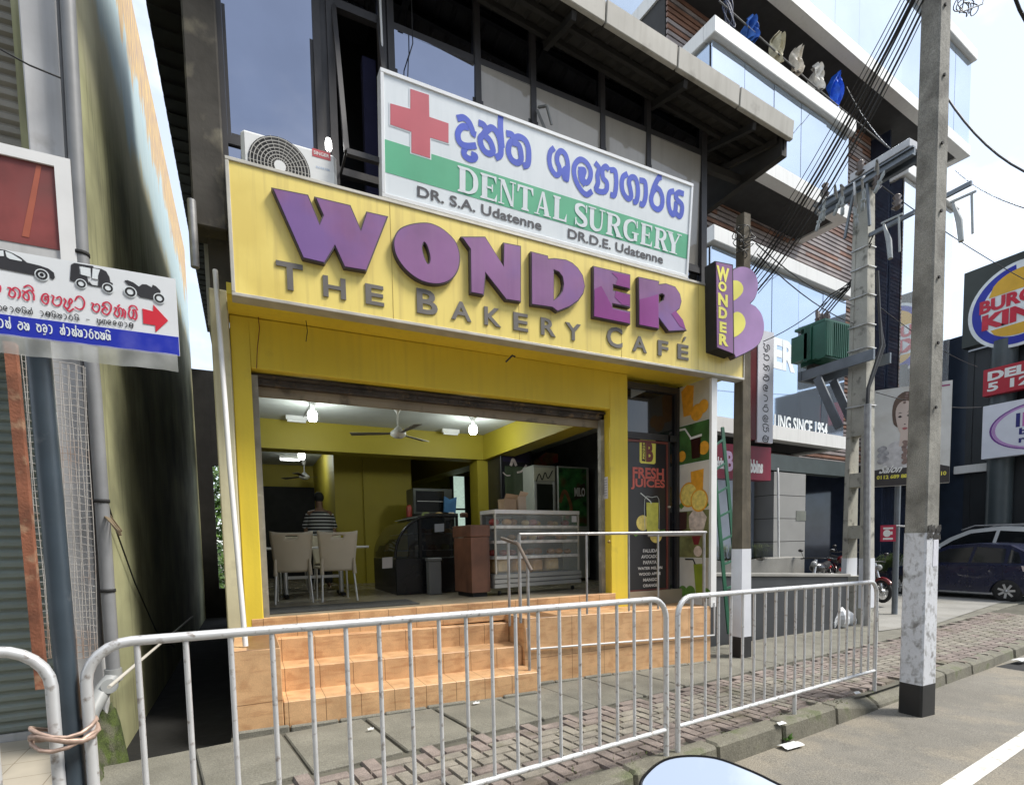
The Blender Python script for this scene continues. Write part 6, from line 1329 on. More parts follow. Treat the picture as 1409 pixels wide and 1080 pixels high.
# the near pole
NP = 'concrete_pole'
pbx = at(1261, 978, 3.06); base = Vector((pbx.x, 3.06, gz(6) - .17))
hw = at(1286, 970, 3.0).x - at(1237, 970, 3.0).x
pole_w = .235; 
WH = at(1265, 733, 3.0).z - base.z
big = sq_pole(NP, 'tall near concrete pole with a chipped white painted foot at the kerb', base, .26, .215, .165, .15, 9.5, WH, (-.004, 0), m_pole, at(1262, 942, 3.0).z - base.z, m_wp, .16)
print('pole', base, hw)
g = MB(); Pp_ = Plane(base, XV, ZV)
for k in range(7): g.lathe(base + Vector((-.03 + .012 * (k % 2) - .004 * (2.2 + k * .78), -.112 + (2.2 + k * .78) * .0035, 3.1 + k * .62)), [(.016, 0), (.016, .012)], 8, Vector((0, -1, 0)))
g.build('bolt_hole', m_black, big)
g = MB(); rnd = random.Random(2)
for k in range(26):
    a = rnd.uniform(-.11, .11); z = WH + rnd.uniform(-.05, .06); s_ = rnd.uniform(.012, .04); y = -.104
    g.add([base + Vector((a - s_, y - rnd.uniform(0, .01), z - s_ * .6)), base + Vector((a + s_, y - .004, z - s_ * .8)), base + Vector((a + s_ * .7, y - rnd.uniform(.0, .012), z + s_)), base + Vector((a - s_ * .8, y - .003, z + s_ * .7))], [(0, 1, 2, 3)])
g.build('torn_poster_scraps', mat('torn_black_paper', (.035, .033, .03), .8, var=.5), big)
g = MB(); g.grid(lambda u, v: base + Vector((.0 + .09 * u, -.108 + .002 * math.sin(9 * u) * math.sin(7 * v), WH - .34 + .27 * v)), 6, 6); g.build('paper_notice', mat('lilac_white_paper', (.66, .67, .74), .7, var=.05), big)
# the thin pole beside the shop corner
m_wpole = mat('brown_weathered_pole', (.10, .085, .06), .9, var=.35, scale=4, bump=.4, streak=((.05, .042, .03), .6), stain=((.30, .28, .24), 13, .70, .6))
tb_ = gr(1019, 903); ztop = at(1023, 297, tb_.y).z
d_ = ztop - tb_.z
thin = sq_pole('wooden_pole', 'thin brown pole with white painted foot beside the bakery corner', tb_, .215, .19, .13, .13, d_, at(1019, 755, tb_.y).z - tb_.z, ((at(1023, 297, tb_.y).x - tb_.x) / d_, 0), m_wpole, .30, mat('clean_white_paint', (.64, .66, .70), .6, var=.06, stain=((.3, .3, .3), 9, .66, .6)), .1)
g = MB()
for k in range(7):
    c = at(1016 + k * 2, 322 + (k % 3) * 10, tb_.y - .1); g.tube([c + Vector((.13 * math.cos(t + k) * (.6 + .1 * k), .05 * math.sin(t * 2), .13 * math.sin(t) * (.5 + .12 * (k % 4)))) for t in [2 * math.pi * i / 14 for i in range(14)]], .006, 5, closed=True)
tag(g.build('cable_tangle', m_cable), 'tangle of black cable loops near the top of the thin pole', 'cable')
# transformer pole: twin flanges with oblong openings
X0 = 11.0
yN, yF = atx(1192, 700, X0).y, atx(1159, 700, X0).y; X1 = at(1207, 700, yN).x
zb_ = -.2; hp = Vector((X0, (yN + yF) / 2, zb_))
zt2 = atx(1186, 262, X0).z
print('tpole', yN, yF, X1, zt2)
tp_ = thing('transformer_pole', 'pale concrete pole with oblong openings carrying the green transformer', 'pole', hp)
m_pc = mat('pale_pitted_concrete', (.38, .37, .32), .85, grain=.2, var=.15, scale=3, bump=.3, stain=((.10, .10, .085), 5.5, .57, .8))
yc = (yN + yF) / 2; hy0 = (yF - yN) / 2
def tsec(z0, z1, ya, yb, xa=X0, xb=X1, e=0):
    g = MB(); v = []
    for z in (z0, z1):
        f = 1 - .42 * max(0, z - zb_) / (zt2 - zb_)
        for x, y in ((xa, ya), (xb, ya), (xb, yb), (xa, yb)): v.append((X0 + (x - X0) * f, yc + (y - yc) * f, z))
    return g.hexa(v)
fw_ = (yF - yN) * .22
ops = [(atx(1176, y1, X0).z, atx(1176, y0, X0).z) for y0, y1 in ((600, 651), (670, 723), (741, 793))]
g = tsec(zb_ - .2, zt2, yN, yN + fw_); g2 = tsec(zb_ - .2, zt2, yF - fw_, yF)
g.v += g2.v; g.f += [[i + 8 for i in q] for q in g2.f]; g.s += g2.s
lv = [zb_ - .2] + [z for o in sorted(ops) for z in o] + [zt2]
for a, b in zip(lv[0::2], lv[1::2]):
    q = tsec(a, b, yN + fw_ + .001, yF - fw_ - .001, X0 + .02, X1 - .02); k = len(g.v); g.v += q.v; g.f += [[i + k for i in w_] for w_ in q.f]; g.s += q.s
g.build('shaft', m_pc, tp_)
q1, q2 = tsec(.12, 1.12, yN - .006, yN + fw_ + .004, X0 - .006, X1 + .006), tsec(.12, 1.12, yF - fw_ - .004, yF + .006, X0 - .006, X1 + .006); k = len(q1.v); q1.v += q2.v; q1.f += [[i + k for i in w_] for w_ in q2.f]; q1.s += q2.s
q1.build('white_paint', mat('clean_white_paint', (.6, .6, .6)), tp_)
for y in (345, 372, 410, 450, 482, 560): 
    z = atx(1180, y, X0).z; f = 1 - .42 * (z - zb_) / (zt2 - zb_); hx = (X1 - X0) * f + .01; hy = hy0 * f + .012
    g = MB(); g.tube([(X0 - .012, yc - hy, z), (X0 + hx, yc - hy, z + .02), (X0 + hx, yc + hy, z), (X0 - .012, yc + hy, z + .02)], .014, 5, closed=True); g.build('steel_band', mat('pale_band', (.55, .56, .56), .4, metal=.3), tp_)
g = MB(); a = at(1194, 556, yN - .12); b_ = at(1192, 862, yN - .12); g.tube([a, b_], .06, 10); g.build('cable_duct', m_galv, tp_)
g = MB()
for k in range(4): 
    x = X1 * .35 + X0 * .65 + .04 * k; g.tube([(x, yN - .03, zt2 - 1.6 - .3 * k), (x + .06, yN - .1, zt2 - 3.0), (a.x - .03 + .02 * k, yN - .13, a.z + .3), (a.x - .03 + .02 * k, yN - .12, a.z - .1)], .025 if k == 0 else .012, 6)
g.build('down_cable', m_cable, tp_)
# bracket, transformer
m_tg = mat('transformer_green', (.016, .10, .062), .45, var=.2, scale=2, stain=((.03, .06, .045), 3, .6, .5)); m_ch = mat('channel_steel', (.16, .18, .20), .5, metal=.4, var=.2)
zbk = atx(1195, 490, X0 - .1).z; yb_far = atx(1104, 522, X0 - .1).y
g = MB()
for x in (X0 - .12, X1 + .05):
    g.bar((x, yN - .15, zbk), (x, yb_far, zbk), .05, .2); g.bar((x, yb_far - .35, zbk - .12), (x, yF + .02, zbk - 1.25), .05, .16, (0, 1, 1))
g.bar((X0 - .16, yb_far + .03, zbk), (X1 + .1, yb_far + .03, zbk), .08, .2); g.build('bracket', m_ch, tp_)
tX0 = X0 - .25; tY0 = atx(1137, 470, tX0).y; tY1 = atx(1090, 470, tX0).y; tX1 = at(1176, 470, tY0).x; tz0 = atx(1137, 488, tX0).z; tz1 = atx(1137, 440, tX0).z
print('trafo', tX0, tX1, tY0, tY1, tz0, tz1)
tr = thing('transformer', 'dark green finned power transformer on the bracket of the pale pole', 'transformer', ((tX0 + tX1) / 2, (tY0 + tY1) / 2, tz0))
MB().box(tX0 + .22, tX1 - .1, tY0 + .22, tY1 - .05, tz0 - .02, tz1 + .04).build('tank', m_tg, tr)
MB().box(tX0 + .1, tX1 - .02, tY0 + .1, tY1 + .02, tz1 + .041, tz1 + .09).build('lid', m_tg, tr)
g = MB(); n_f = 15
for k in range(n_f): x = tX0 + .02 + (tX1 - tX0 - .04) * k / (n_f - 1); g.box(x, x + .022, tY0, tY0 + .219, tz0, tz1)
g.box(tX0, tX1, tY0 + .03, tY0 + .2, tz0 - .03, tz0 + .0); g.build('front_fins', m_tg, tr)
g = MB()
for k in range(9): y = tY0 + .45 + (tY1 - tY0 - .9) * k / 8; g.box(tX0 - .03, tX0 + .219, y, y + .022, tz0, tz1)
g.box(tX0, tX0 + .21, tY0 + .005, tY0 + .3, tz0, tz1 - .01); g.box(tX0 - .03, tX0 + .19, tY1 - .36, tY1, tz0 + .05, tz1 - .12); g.build('side_fins', m_tg, tr)
g = MB(); g.box(tX0 + .2, tX1 - .2, tY0 + .4, tY1 - .2, zbk + .1, tz0 - .03); g.build('skid', m_dark, tr)
bush = []
for k in range(6):
    c = Vector((tX0 + .3 + .13 * (k % 2), tY0 + .2 + (tY1 - tY0 - .5) * (k / 5), tz1 + .09)); h = .3 if k > 3 else .2; bush.append(c + ZV * h)
    MB().lathe(c, [(.05, 0), (.035, .03), (.055, .06), (.03, .09), (.05, .12), (.03, .15), (.04, h - .03), (.015, h)], 10).build('bushing', mat('brown_porcelain', (.10, .075, .06), .3), tr)
for k, e in enumerate(bush): tag(MB().tube([e, e + Vector((.1, -.2, .25)), (e + Vector((X0, yN, zt2 - 1.2))) / 2 + Vector((0, 0, -.12)), Vector((X0 + .05, yN + .05 * k, zt2 - .9 - .16 * k))], .014, 6).build('jumper_wire', m_cable), 'black jumper wire arching from a transformer bushing to the pale pole', 'wire', 'jumper wires above the transformer')
# crossarm with insulators
ca, cb = at(1259, 206, 0), None
zc_ = atx(1190, 252, X0).z; yR, yL = atx(1258, 208, X0 - .1).y, atx(1121, 296, X0 - .1).y
xa = thing('crossarm', 'steel crossarm with insulators and fuse holders at the top of the pale pole', 'crossarm', (X0, yc, zc_))
for x, nm in ((X0 - .10, 'arm'), (X0 + .16, 'arm')):
    g = MB(); g.box(x, x + .04, yR, yL, zc_ - .08, zc_ + .07); g.box(x - .05, x, yR, yL, zc_ + .045, zc_ + .07); g.box(x - .05, x, yR, yL, zc_ - .08, zc_ - .055); g.build(nm, m_ch, xa)
g = MB(); g.box(X0 - .16, X0 + .16, yR + .05, yR + 1.1, zc_ + .09, zc_ + .23); g.build('arm_box', mat('pale_arm_box', (.42, .43, .44), .5), xa, bevel=.01)
m_ins = mat('grey_insulator', (.30, .32, .31), .3, var=.15)
rnd = random.Random(8)
for k in range(7):
    y = yR + .5 + (yL - yR - .7) * k / 6; c = Vector((X0 - .28 - .12 * (k % 2), y, zc_ - .25 - .5 * rnd.random())); ax = Vector((rnd.uniform(-.4, .2), rnd.uniform(-.5, .3), 1))
    MB().lathe(c, [(.022, -.12), (.034, -.10), (.034, .0), (.02, .02), (.045, .05), (.045, .07), (.02, .09), (.034, .18), (.012, .24)], 10, ax).build('fuse_holder', m_ins, xa)
    MB().tube([c + Vector((0, 0, .2)), c + Vector((-.25, -.12, .30)), Vector((X0 - .2, y + .1, zc_))], .022, 6).build('fuse_lever', mat('pale_lever', (.45, .45, .44), .4), xa)
for k, (y, z) in enumerate(((yL - .25, .1), (yL - .95, .1), (yR + .6, -.35), (yN - .5, -.9))):
    MB().lathe(Vector((X0 - .15, y, zc_ + z)), [(.03, 0), (.09, .05), (.04, .09), (.08, .14), (.04, .18), (.07, .23), (.03, .27)], 12).build('pin_insulator', mat('brown_porcelain', (.1, .08, .07)), xa)
for k in range(3):
    y = yN - .35 - .55 * k; c = Vector((X0 - .1, y, zc_ - 1.35 - .12 * k)); g = MB(); g.tube([c + Vector((0, .1, .35)), c, c + Vector((-.03, -.05, -.35))], [.02, .05, .04], 8); g.tube([c + Vector((0, -.16, .35)), c + Vector((-.02, -.2, -.3))], .018, 6); g.bar(c + Vector((0, .14, .38)), c + Vector((0, -.22, .36)), .03, .03); g.build('fuse_cutout', m_ins, xa)
g = MB(); g.bar((X0 + .05, yN + .1, zc_ - 1.0), (X0 + .02, yN - 1.55, zc_ - 1.0), .05, .07); g.bar((X0 - .1, yN, zc_ - .9), (X0 - .1, yR + .8, zc_ - .1), .04, .04); g.bar((X0 - .1, yF, zc_ - .9), (X0 - .1, yL - .8, zc_ - .1), .04, .04); g.build('arm_brace', m_ch, xa)
# overhead wires
def wire(pts, r, label, group=None, sag=0):
    pts = [Vector(p) for p in pts]
    if len(pts) == 2:
        a, b = pts; pts = [a.lerp(b, k / 8) - ZV * sag * 4 * (k / 8) * (1 - k / 8) for k in range(9)]
    return tag(MB().tube(pts, r, 6).build('overhead_wire', m_cable), label, 'wire', group)
ws = [(1247, 1031, 360, .007), (1252, 1033, 368, .007), (1258, 1035, 372, .016), (1263, 1036, 378, .020), (1266, 1037, 382, .014), (1271, 1038, 388, .007), (1277, 1040, 394, .012), (1283, 1042, 400, .016), (1288, 1043, 404, .007)]
for i, (xa_, xb, yb, r) in enumerate(ws):
    wire([at(xa_ + 4, -22, 3.05), at(xb, yb, 5.35)], r * .72, 'black overhead wire in the bundle sweeping from the near pole down to the thin pole', 'bundle of black wires from the near pole to the thin pole', .10 + .02 * i)
for k in range(5):
    c = at(1318 + 5 * k, 8 + 3 * (k % 3), 3.3); 
    MB_ = MB().tube([c + Vector((.06 * math.cos(t) * (1 + .1 * k), .02 * math.sin(t * 2 + k), .06 * math.sin(t))) for t in [2 * math.pi * i / 16 for i in range(16)]], .005, 5, closed=True); tag(MB_.build('cable_coil', m_cable), 'small coil of black cable hanging off the top of the near pole', 'cable', 'cable coils on the near pole')
wire([at(1320, 18, 3.2), at(1352, 6, 3.2), at(1358, -20, 3.2)], .006, 'black cable end leaving the coils on the near pole')
wire([at(1390, -20, 3.0), at(1403, 14, 3.0), at(1420, 45, 3.0)], .016, 'thick dark cable crossing the top right corner of the sky')
for pa, pb, ya_, yb_, lab in (((1207, 420), (1345, 505), 6.4, 8.2, 'thin grey wire from the pale pole to the red delivery sign'), ((1315, 235), (1420, 290), 8.8, 4.0, 'thin grey wire crossing the sky right of the near pole'), ((1205, 250), (1440, 400), 6.4, 6.0, 'thin wire passing behind the near pole toward the burger sign'),
                              ((1040, 335), (1172, 420), 5.4, 6.5, 'dark wire from the thin pole to the pale pole, upper of two'), ((1042, 350), (1174, 445), 5.4, 6.5, 'dark wire from the thin pole to the pale pole, lower of two'), ((1050, 470), (1172, 385), 8.0, 6.6, 'thin drop wire crossing in front of the glass lettering'), ((1165, 120), (1225, 205), 9.0, 6.4, 'thin wire running down to the steel crossarm'),
                              ((1300, 130), (1430, 245), 3.2, 2.2, 'thin wire leaving the near pole over the road'), ((1206, 540), (1350, 560), 6.4, 8.0, 'thin wire sagging toward the round ice cream sign')):
    wire([at(*pa, ya_), at(*pb, yb_)], .009, lab, None, .12)
# ---------------------------------------------------------------- salon billboard
qa, qb = ray(-500, 765), None; dv = Vector((-qa.x, -qa.y, 0)).normalized()
ob_ = at(1201, 670, 7.2); PS = Plane(ob_, dv, ZV); print('salon', ob_, dv, PS.n)
a1, b1 = PS.ab(1309, 524); a1b, b1b = PS.ab(1308, 663); h0 = PS.ab(1201, 538)[1]
BWd, BH = (a1 + a1b) / 2, h0
sb_ = thing('salon_billboard', 'tall salon billboard with a bride portrait, half hidden behind the near pole', 'billboard', ob_)
MB().onp(PS, 0, BWd, 0, BH, -.08, 0).build('panel', mat('poster_cream', (.60, .60, .58), .5, var=.12, scale=2.2, stain=((.46, .43, .38), 1.6, .52, .5)), sb_)
fr2 = lambda u, v: (u * BWd, v * BH)
def spoly(mb, pts, d): mb.prism([PS.pt(*fr2(*p), d) for p in pts], -PS.n * .001)
def sm_(pts, n=3): return [(v.x, v.y) for v in smooth_path(pts, n, True)]
g = MB(); spoly(g, [(0.002, .002), (.998, .002), (.998, .16), (.8, .2), (.6, .17), (.3, .2), (.002, .17)], .003); g.build('dark_foot', mat('poster_dark', (.035, .03, .03), .5, var=.2), sb_)
g = MB(); spoly(g, sm_([(.24, .72), (.26, .86), (.36, .94), (.48, .94), (.58, .86), (.6, .7), (.54, .62), (.3, .6)]), .003); g.build('portrait_hair', mat('hair_brown', (.11, .07, .05), .5, var=.2), sb_)
g = MB(); spoly(g, sm_([(.285, .72), (.31, .82), (.40, .86), (.5, .82), (.53, .70), (.5, .58), (.42, .5), (.34, .55)]), .005); spoly(g, [(.36, .56), (.48, .56), (.52, .40), (.34, .40)], .0045); g.build('portrait_face', mat('poster_skin', (.56, .46, .41), .5, var=.05), sb_)
g = MB(); spoly(g, sm_([(.18, .40), (.34, .46), (.56, .44), (.74, .36), (.78, .2), (.14, .2)]), .004); g.build('portrait_dress', mat('poster_dress', (.52, .51, .52), .5, var=.2, scale=8), sb_)
g = MB()
for x, y, w in ((.345, .70, .03), (.46, .705, .03)): spoly(g, [(x - w, y), (x, y + .014), (x + w, y), (x, y - .012)], .007); spoly(g, [(x - w, y + .035), (x, y + .046), (x + w, y + .034), (x, y + .038)], .007)
spoly(g, [(.395, .62), (.41, .628), (.425, .62), (.41, .614)], .007); g.build('portrait_eyes', mat('poster_ink', (.04, .03, .03), .5), sb_)
g = MB(); spoly(g, sm_([(.375, .58), (.41, .592), (.45, .58), (.41, .562)], 2), .007); g.build('portrait_lips', mat('poster_lips', (.36, .12, .12), .5), sb_)
g = MB()
for k in range(9): a, b = fr2(.42 + .015 * math.sin(k * 2), .44 - .026 * k); disc(g, PS, a, b, .05, .04, .008 + .0004 * k, .001, 10)
g.build('portrait_necklace', mat('jewel_brown', (.22, .15, .13), .4, var=.3, scale=20), sb_); g = MB()
for k in range(4): a, b = fr2(.43 - .01 * k, .93 - .03 * k); disc(g, PS, a, b, .028, .028, .008, .001, 10)
g.build('portrait_jewellery', mat('jewel_brown', (.22, .15, .13), .4, var=.3, scale=20), sb_)
g = MB()
for k in range(8): a, b = fr2(.10 + .03 * (k % 3), .26 + .03 * (k // 3) + .01 * k); disc(g, PS, a, b, .07, .06, .008 + .0006 * k, .001, 12)
g.build('portrait_bouquet', mat('bouquet_grey', (.34, .34, .36), .5, var=.4, scale=12), sb_)
g = MB(); a, b = fr2(.07, .135); a2, b2 = fr2(.36, .215); text_fit(g, 'Salon', PS, a, a2, b, b2, .009, .03, slant=.12); g.build('title_lettering', m_white, sb_)
g = MB(); a, b = fr2(.05, .075); a2, b2 = fr2(.46, .115); text_fit(g, '0112 689 88', PS, a, a2, b, b2, .009, .04); a, b = fr2(.84, .075); a2, b2 = fr2(.96, .115); text_fit(g, '510', PS, a, a2, b, b2, .009, .04); g.build('number_lettering', mat('poster_yellow', (.68, .62, .08), .5), sb_)
g = MB(); a, b = fr2(.84, .95); a2, b2 = fr2(.97, .965); g.onp(PS, a, a2, b, b2, .001, .004); g.build('corner_mark', mat('mark_magenta', (.28, .04, .14), .5), sb_)
g = MB(); g.tube([PS.pt(BWd * .35, -3.2, -.15), PS.pt(BWd * .35, BH * .9, -.15)], .06, 8); g.build('post', m_ch, sb_)
# small red notice with an arm
PN_ = Plane(ob_ + Vector((.0, -.2, 0)), dv, ZV); t = thing('red_notice', 'small red and white notice sticking out left of the near pole', 'sign', PN_.p(1225, 750))
a0, b0 = PN_.ab(1211, 745); a1, b1 = PN_.ab(1233, 722); MB().onp(PN_, a0, a1, b0, b1, -.02, 0).build('board', mat('notice_red', (.42, .02, .06), .5, var=.15), t)
g = MB(); g.onp(PN_, a0 + .05, a1 - .05, b1 - .09, b1 - .05, 0, .003); g.onp(PN_, a0 + .05, a1 - .05, b0 + .04, b0 + .08, 0, .003); g.onp(PN_, a0 + .19, a1 - .06, b0 + .15, b1 - .14, 0, .003); g.build('white_band', m_white, t)
g = MB(); disc(g, PN_, a0 + .12, (b0 + b1) / 2, .07, .08, .004, .002, 16); g.build('logo', m_white, t)
g = MB(); g.tube([PN_.pt(a1, b1 - .02, 0), PN_.pt(a1 + .25, b1 - .05, 0), PN_.pt(a1 + .4, b1 - .25, 0)], .02, 6); g.build('arm', m_galv, t)
# ---------------------------------------------------------------- burger restaurant at the far right
XB = 23.0; PBK = Plane((XB, 0, 0), (0, -1, 0), ZV)
rb = thing('dark_restaurant', 'dark clad restaurant building at the right edge behind the parked cars', 'building', (XB + 4, 7, 0))
m_clad = mat('black_cladding', (.022, .025, .028), .4, var=.2, scale=1.2)
aL, zT = PBK.ab(1330, 378); zB = PBK.ab(1330, 480)[1]
print('bk', aL, zT, zB)
g = MB(); g.box(XB + .3, XB + 14, 3.2, -aL, -.4, zB - .05)
for k in range(7): g.box(XB + .27, XB + .299, -aL - .2 - k * .9, -aL - .16 - k * .9, -.3, zB - .1)
g.build('clad_wall', m_clad, rb)
g = MB(); g.box(XB + .32, XB + 14, -aL + .01, -aL + 3.5, -.4, zB + .6); g.build('set_back_wall', mat('slate_navy_panel', (.02, .03, .048), .35, var=.15), rb)
g = MB(); a, z = PBK.ab(1325, 645); g.box(XB + .05, XB + .28, -a - .9, -a + .3, z - .15, z + .12); g.build('white_beam_end', m_band, rb)
g = MB(); aa = PBK.ab(1372, 700)[0]; g.tube([(XB + .1, -aa, -.3), (XB + .1, -aa, zB - .06)], .35, 16); g.build('column', mat('slate_column', (.05, .065, .07), .4), rb)
t = thing('burger_sign', 'black sign box with a round burger logo in red, yellow and blue', 'sign', (XB, -aL - 3, zB))
MB().box(XB - .15, XB + .29, -aL - 5.6, -aL, zB, zT).build('box', mat('sign_black', (.028, .035, .03), .4, var=.1), t)
Pk2 = Plane((XB - .15, 0, 0), (0, -1, 0), ZV)
l_ = Pk2.ab(1331.5, 434); bt_ = Pk2.ab(1390, 478); tp2 = Pk2.ab(1409, 353); ca_ = Pk2.ab(1409, 415)
R_ = (tp2[1] - bt_[1]) / 2 * .98; cbz = (tp2[1] + bt_[1]) / 2 - .05; cax = l_[0] + R_ * 1.02
g = MB(); disc(g, Pk2, cax, cbz, R_, R_, .03, .03, 48); g.build('logo_ground', mat('logo_white', (.68, .72, .74), .35), t)
g = MB(); disc(g, Pk2, cax + .02, cbz, R_ * .93, R_ * .93, .034, .002, 40, r_in=.80, a0=math.radians(95), a1=math.radians(300)); g.build('blue_crescent', mat('logo_blue', (.01, .02, .32), .35), t)
m_bun = mat('logo_bun', (.62, .36, .03), .35, var=.08)
def arcpoly(x0, x1, zb2, zt3, up):
    pts = [(x0 + (x1 - x0) * k / 14, zb2 + (zt3 - zb2) * math.sqrt(max(0, 1 - (2 * k / 14 - 1) ** 2))) for k in range(15)]; return pts
g = MB(); g.prism([Pk2.pt(a, b, .04) for a, b in arcpoly(cax - R_ * .58, cax + R_ * .66, cbz + R_ * .34, cbz + R_ * .82, 1)], -Pk2.n * .004); g.prism([Pk2.pt(a, b, .04) for a, b in arcpoly(cax - R_ * .52, cax + R_ * .62, cbz - R_ * .46, cbz - R_ * .72, 1)], -Pk2.n * .004); g.build('bun', m_bun, t)
g = MB(); text_fit(g, 'BURGER', Pk2, cax - R_ * .76, cax + R_ * .82, cbz + R_ * .0, cbz + R_ * .32, .046, .05); text_fit(g, 'KING', Pk2, cax - R_ * .70, cax + R_ * .76, cbz - R_ * .42, cbz - R_ * .04, .046, .06); g.build('lettering', mat('logo_red', (.50, .015, .04), .35), t)
t = thing('delivery_sign', 'red delivery sign with white lettering below the burger logo', 'sign', Pk2.p(1352, 545))
Pd2 = Plane((XB - .45, 0, 0), (0, -1, 0), ZV); a0, z0 = Pd2.ab(1352, 546); _, z1 = Pd2.ab(1352, 510)
MB().onp(Pd2, a0, a0 + 3.6, z0, z1, -.3, 0).build('box', mat('delivery_red', (.40, .018, .035), .4, var=.06), t)
g = MB(); text_fit(g, 'DELIVERY', Pd2, a0 + .12, a0 + 2.75, z0 + (z1 - z0) * .54, z1 - .1, .004, .05); text_fit(g, '5 123', Pd2, a0 + .12, a0 + 1.55, z0 + .12, z0 + (z1 - z0) * .47, .004, .035); g.build('lettering', m_white, t)
t = thing('ice_cream_sign', 'white sign with a round purple and pink ice cream logo', 'sign', Pd2.p(1350, 632))
a0, z0 = Pd2.ab(1350, 632); _, z1 = Pd2.ab(1350, 560)
MB().onp(Pd2, a0, a0 + 3.6, z0, z1, -.3, 0).build('box', mat('sign_box_white', (.66, .68, .74), .4, var=.04), t)
r_s = (z1 - z0) * .43; cx_, cz_ = Pd2.ab(1361, 600)[0] + r_s * 1.75, (z0 + z1) / 2
g = MB(); disc(g, Pd2, cx_, cz_, r_s * 1.75, r_s, .004, .002, 40, r_in=.955); g.build('outer_ring', mat('ring_purple', (.16, .04, .26), .4), t)
g = MB(); disc(g, Pd2, cx_, cz_, r_s * 1.66, r_s * .95, .005, .002, 40, r_in=.93); g.build('inner_ring', mat('ring_lilac', (.46, .26, .52), .4), t)
g = MB(); text_fit(g, 'B', Pd2, cx_ - r_s * .62, cx_ - r_s * .08, cz_ + r_s * .02, cz_ + r_s * .6, .006, .04); text_fit(g, 'R', Pd2, cx_ + r_s * .0, cx_ + r_s * .58, cz_ + r_s * .02, cz_ + r_s * .6, .006, .04); g.build('logo_letters', mat('logo_magenta', (.48, .12, .40), .4), t)
g = MB(); text_fit(g, 'baskin', Pd2, cx_ - r_s * .72, cx_ + r_s * .72, cz_ - r_s * .32, cz_ - r_s * .04, .006, .04); text_fit(g, 'robbins', Pd2, cx_ - r_s * .72, cx_ + r_s * .82, cz_ - r_s * .66, cz_ - r_s * .38, .006, .04); g.onp(Pd2, cx_ - r_s * .84, cx_ - r_s * .70, cz_ + r_s * .02, cz_ + r_s * .6, .004, .006); g.build('lettering', m_navy, t)
# ---------------------------------------------------------------- cars
def wheel(parent, c, r, w, nx):
    MB().lathe(c - nx * w / 2, [(r * .62, 0), (r * .93, .0), (r, w * .2), (r, w * .8), (r * .93, w), (r * .62, w)], 24, nx).build('tyre', mat('tyre_rubber', (.02, .02, .02), .85), parent)
    wn = MB(); f = c + nx * (w / 2 - .02); wn.lathe(f - nx * .05, [(r * .66, 0), (r * .66, .05), (r * .58, .06), (r * .56, .02), (r * .0, .018)], 24, nx)
    x = nx.orthogonal().normalized(); y = nx.cross(x)
    for k in range(7):
        a = 2 * math.pi * k / 7; d = x * math.cos(a) + y * math.sin(a); wn.bar(f + d * r * .06 + nx * .012, f + d * r * .6 + nx * .012, r * .17, .02, nx)
    wn.lathe(f, [(r * .12, 0), (r * .12, .03), (0, .034)], 12, nx); wn.build('rim', mat('alloy_rim', (.50, .51, .52), .35, metal=.6), parent)
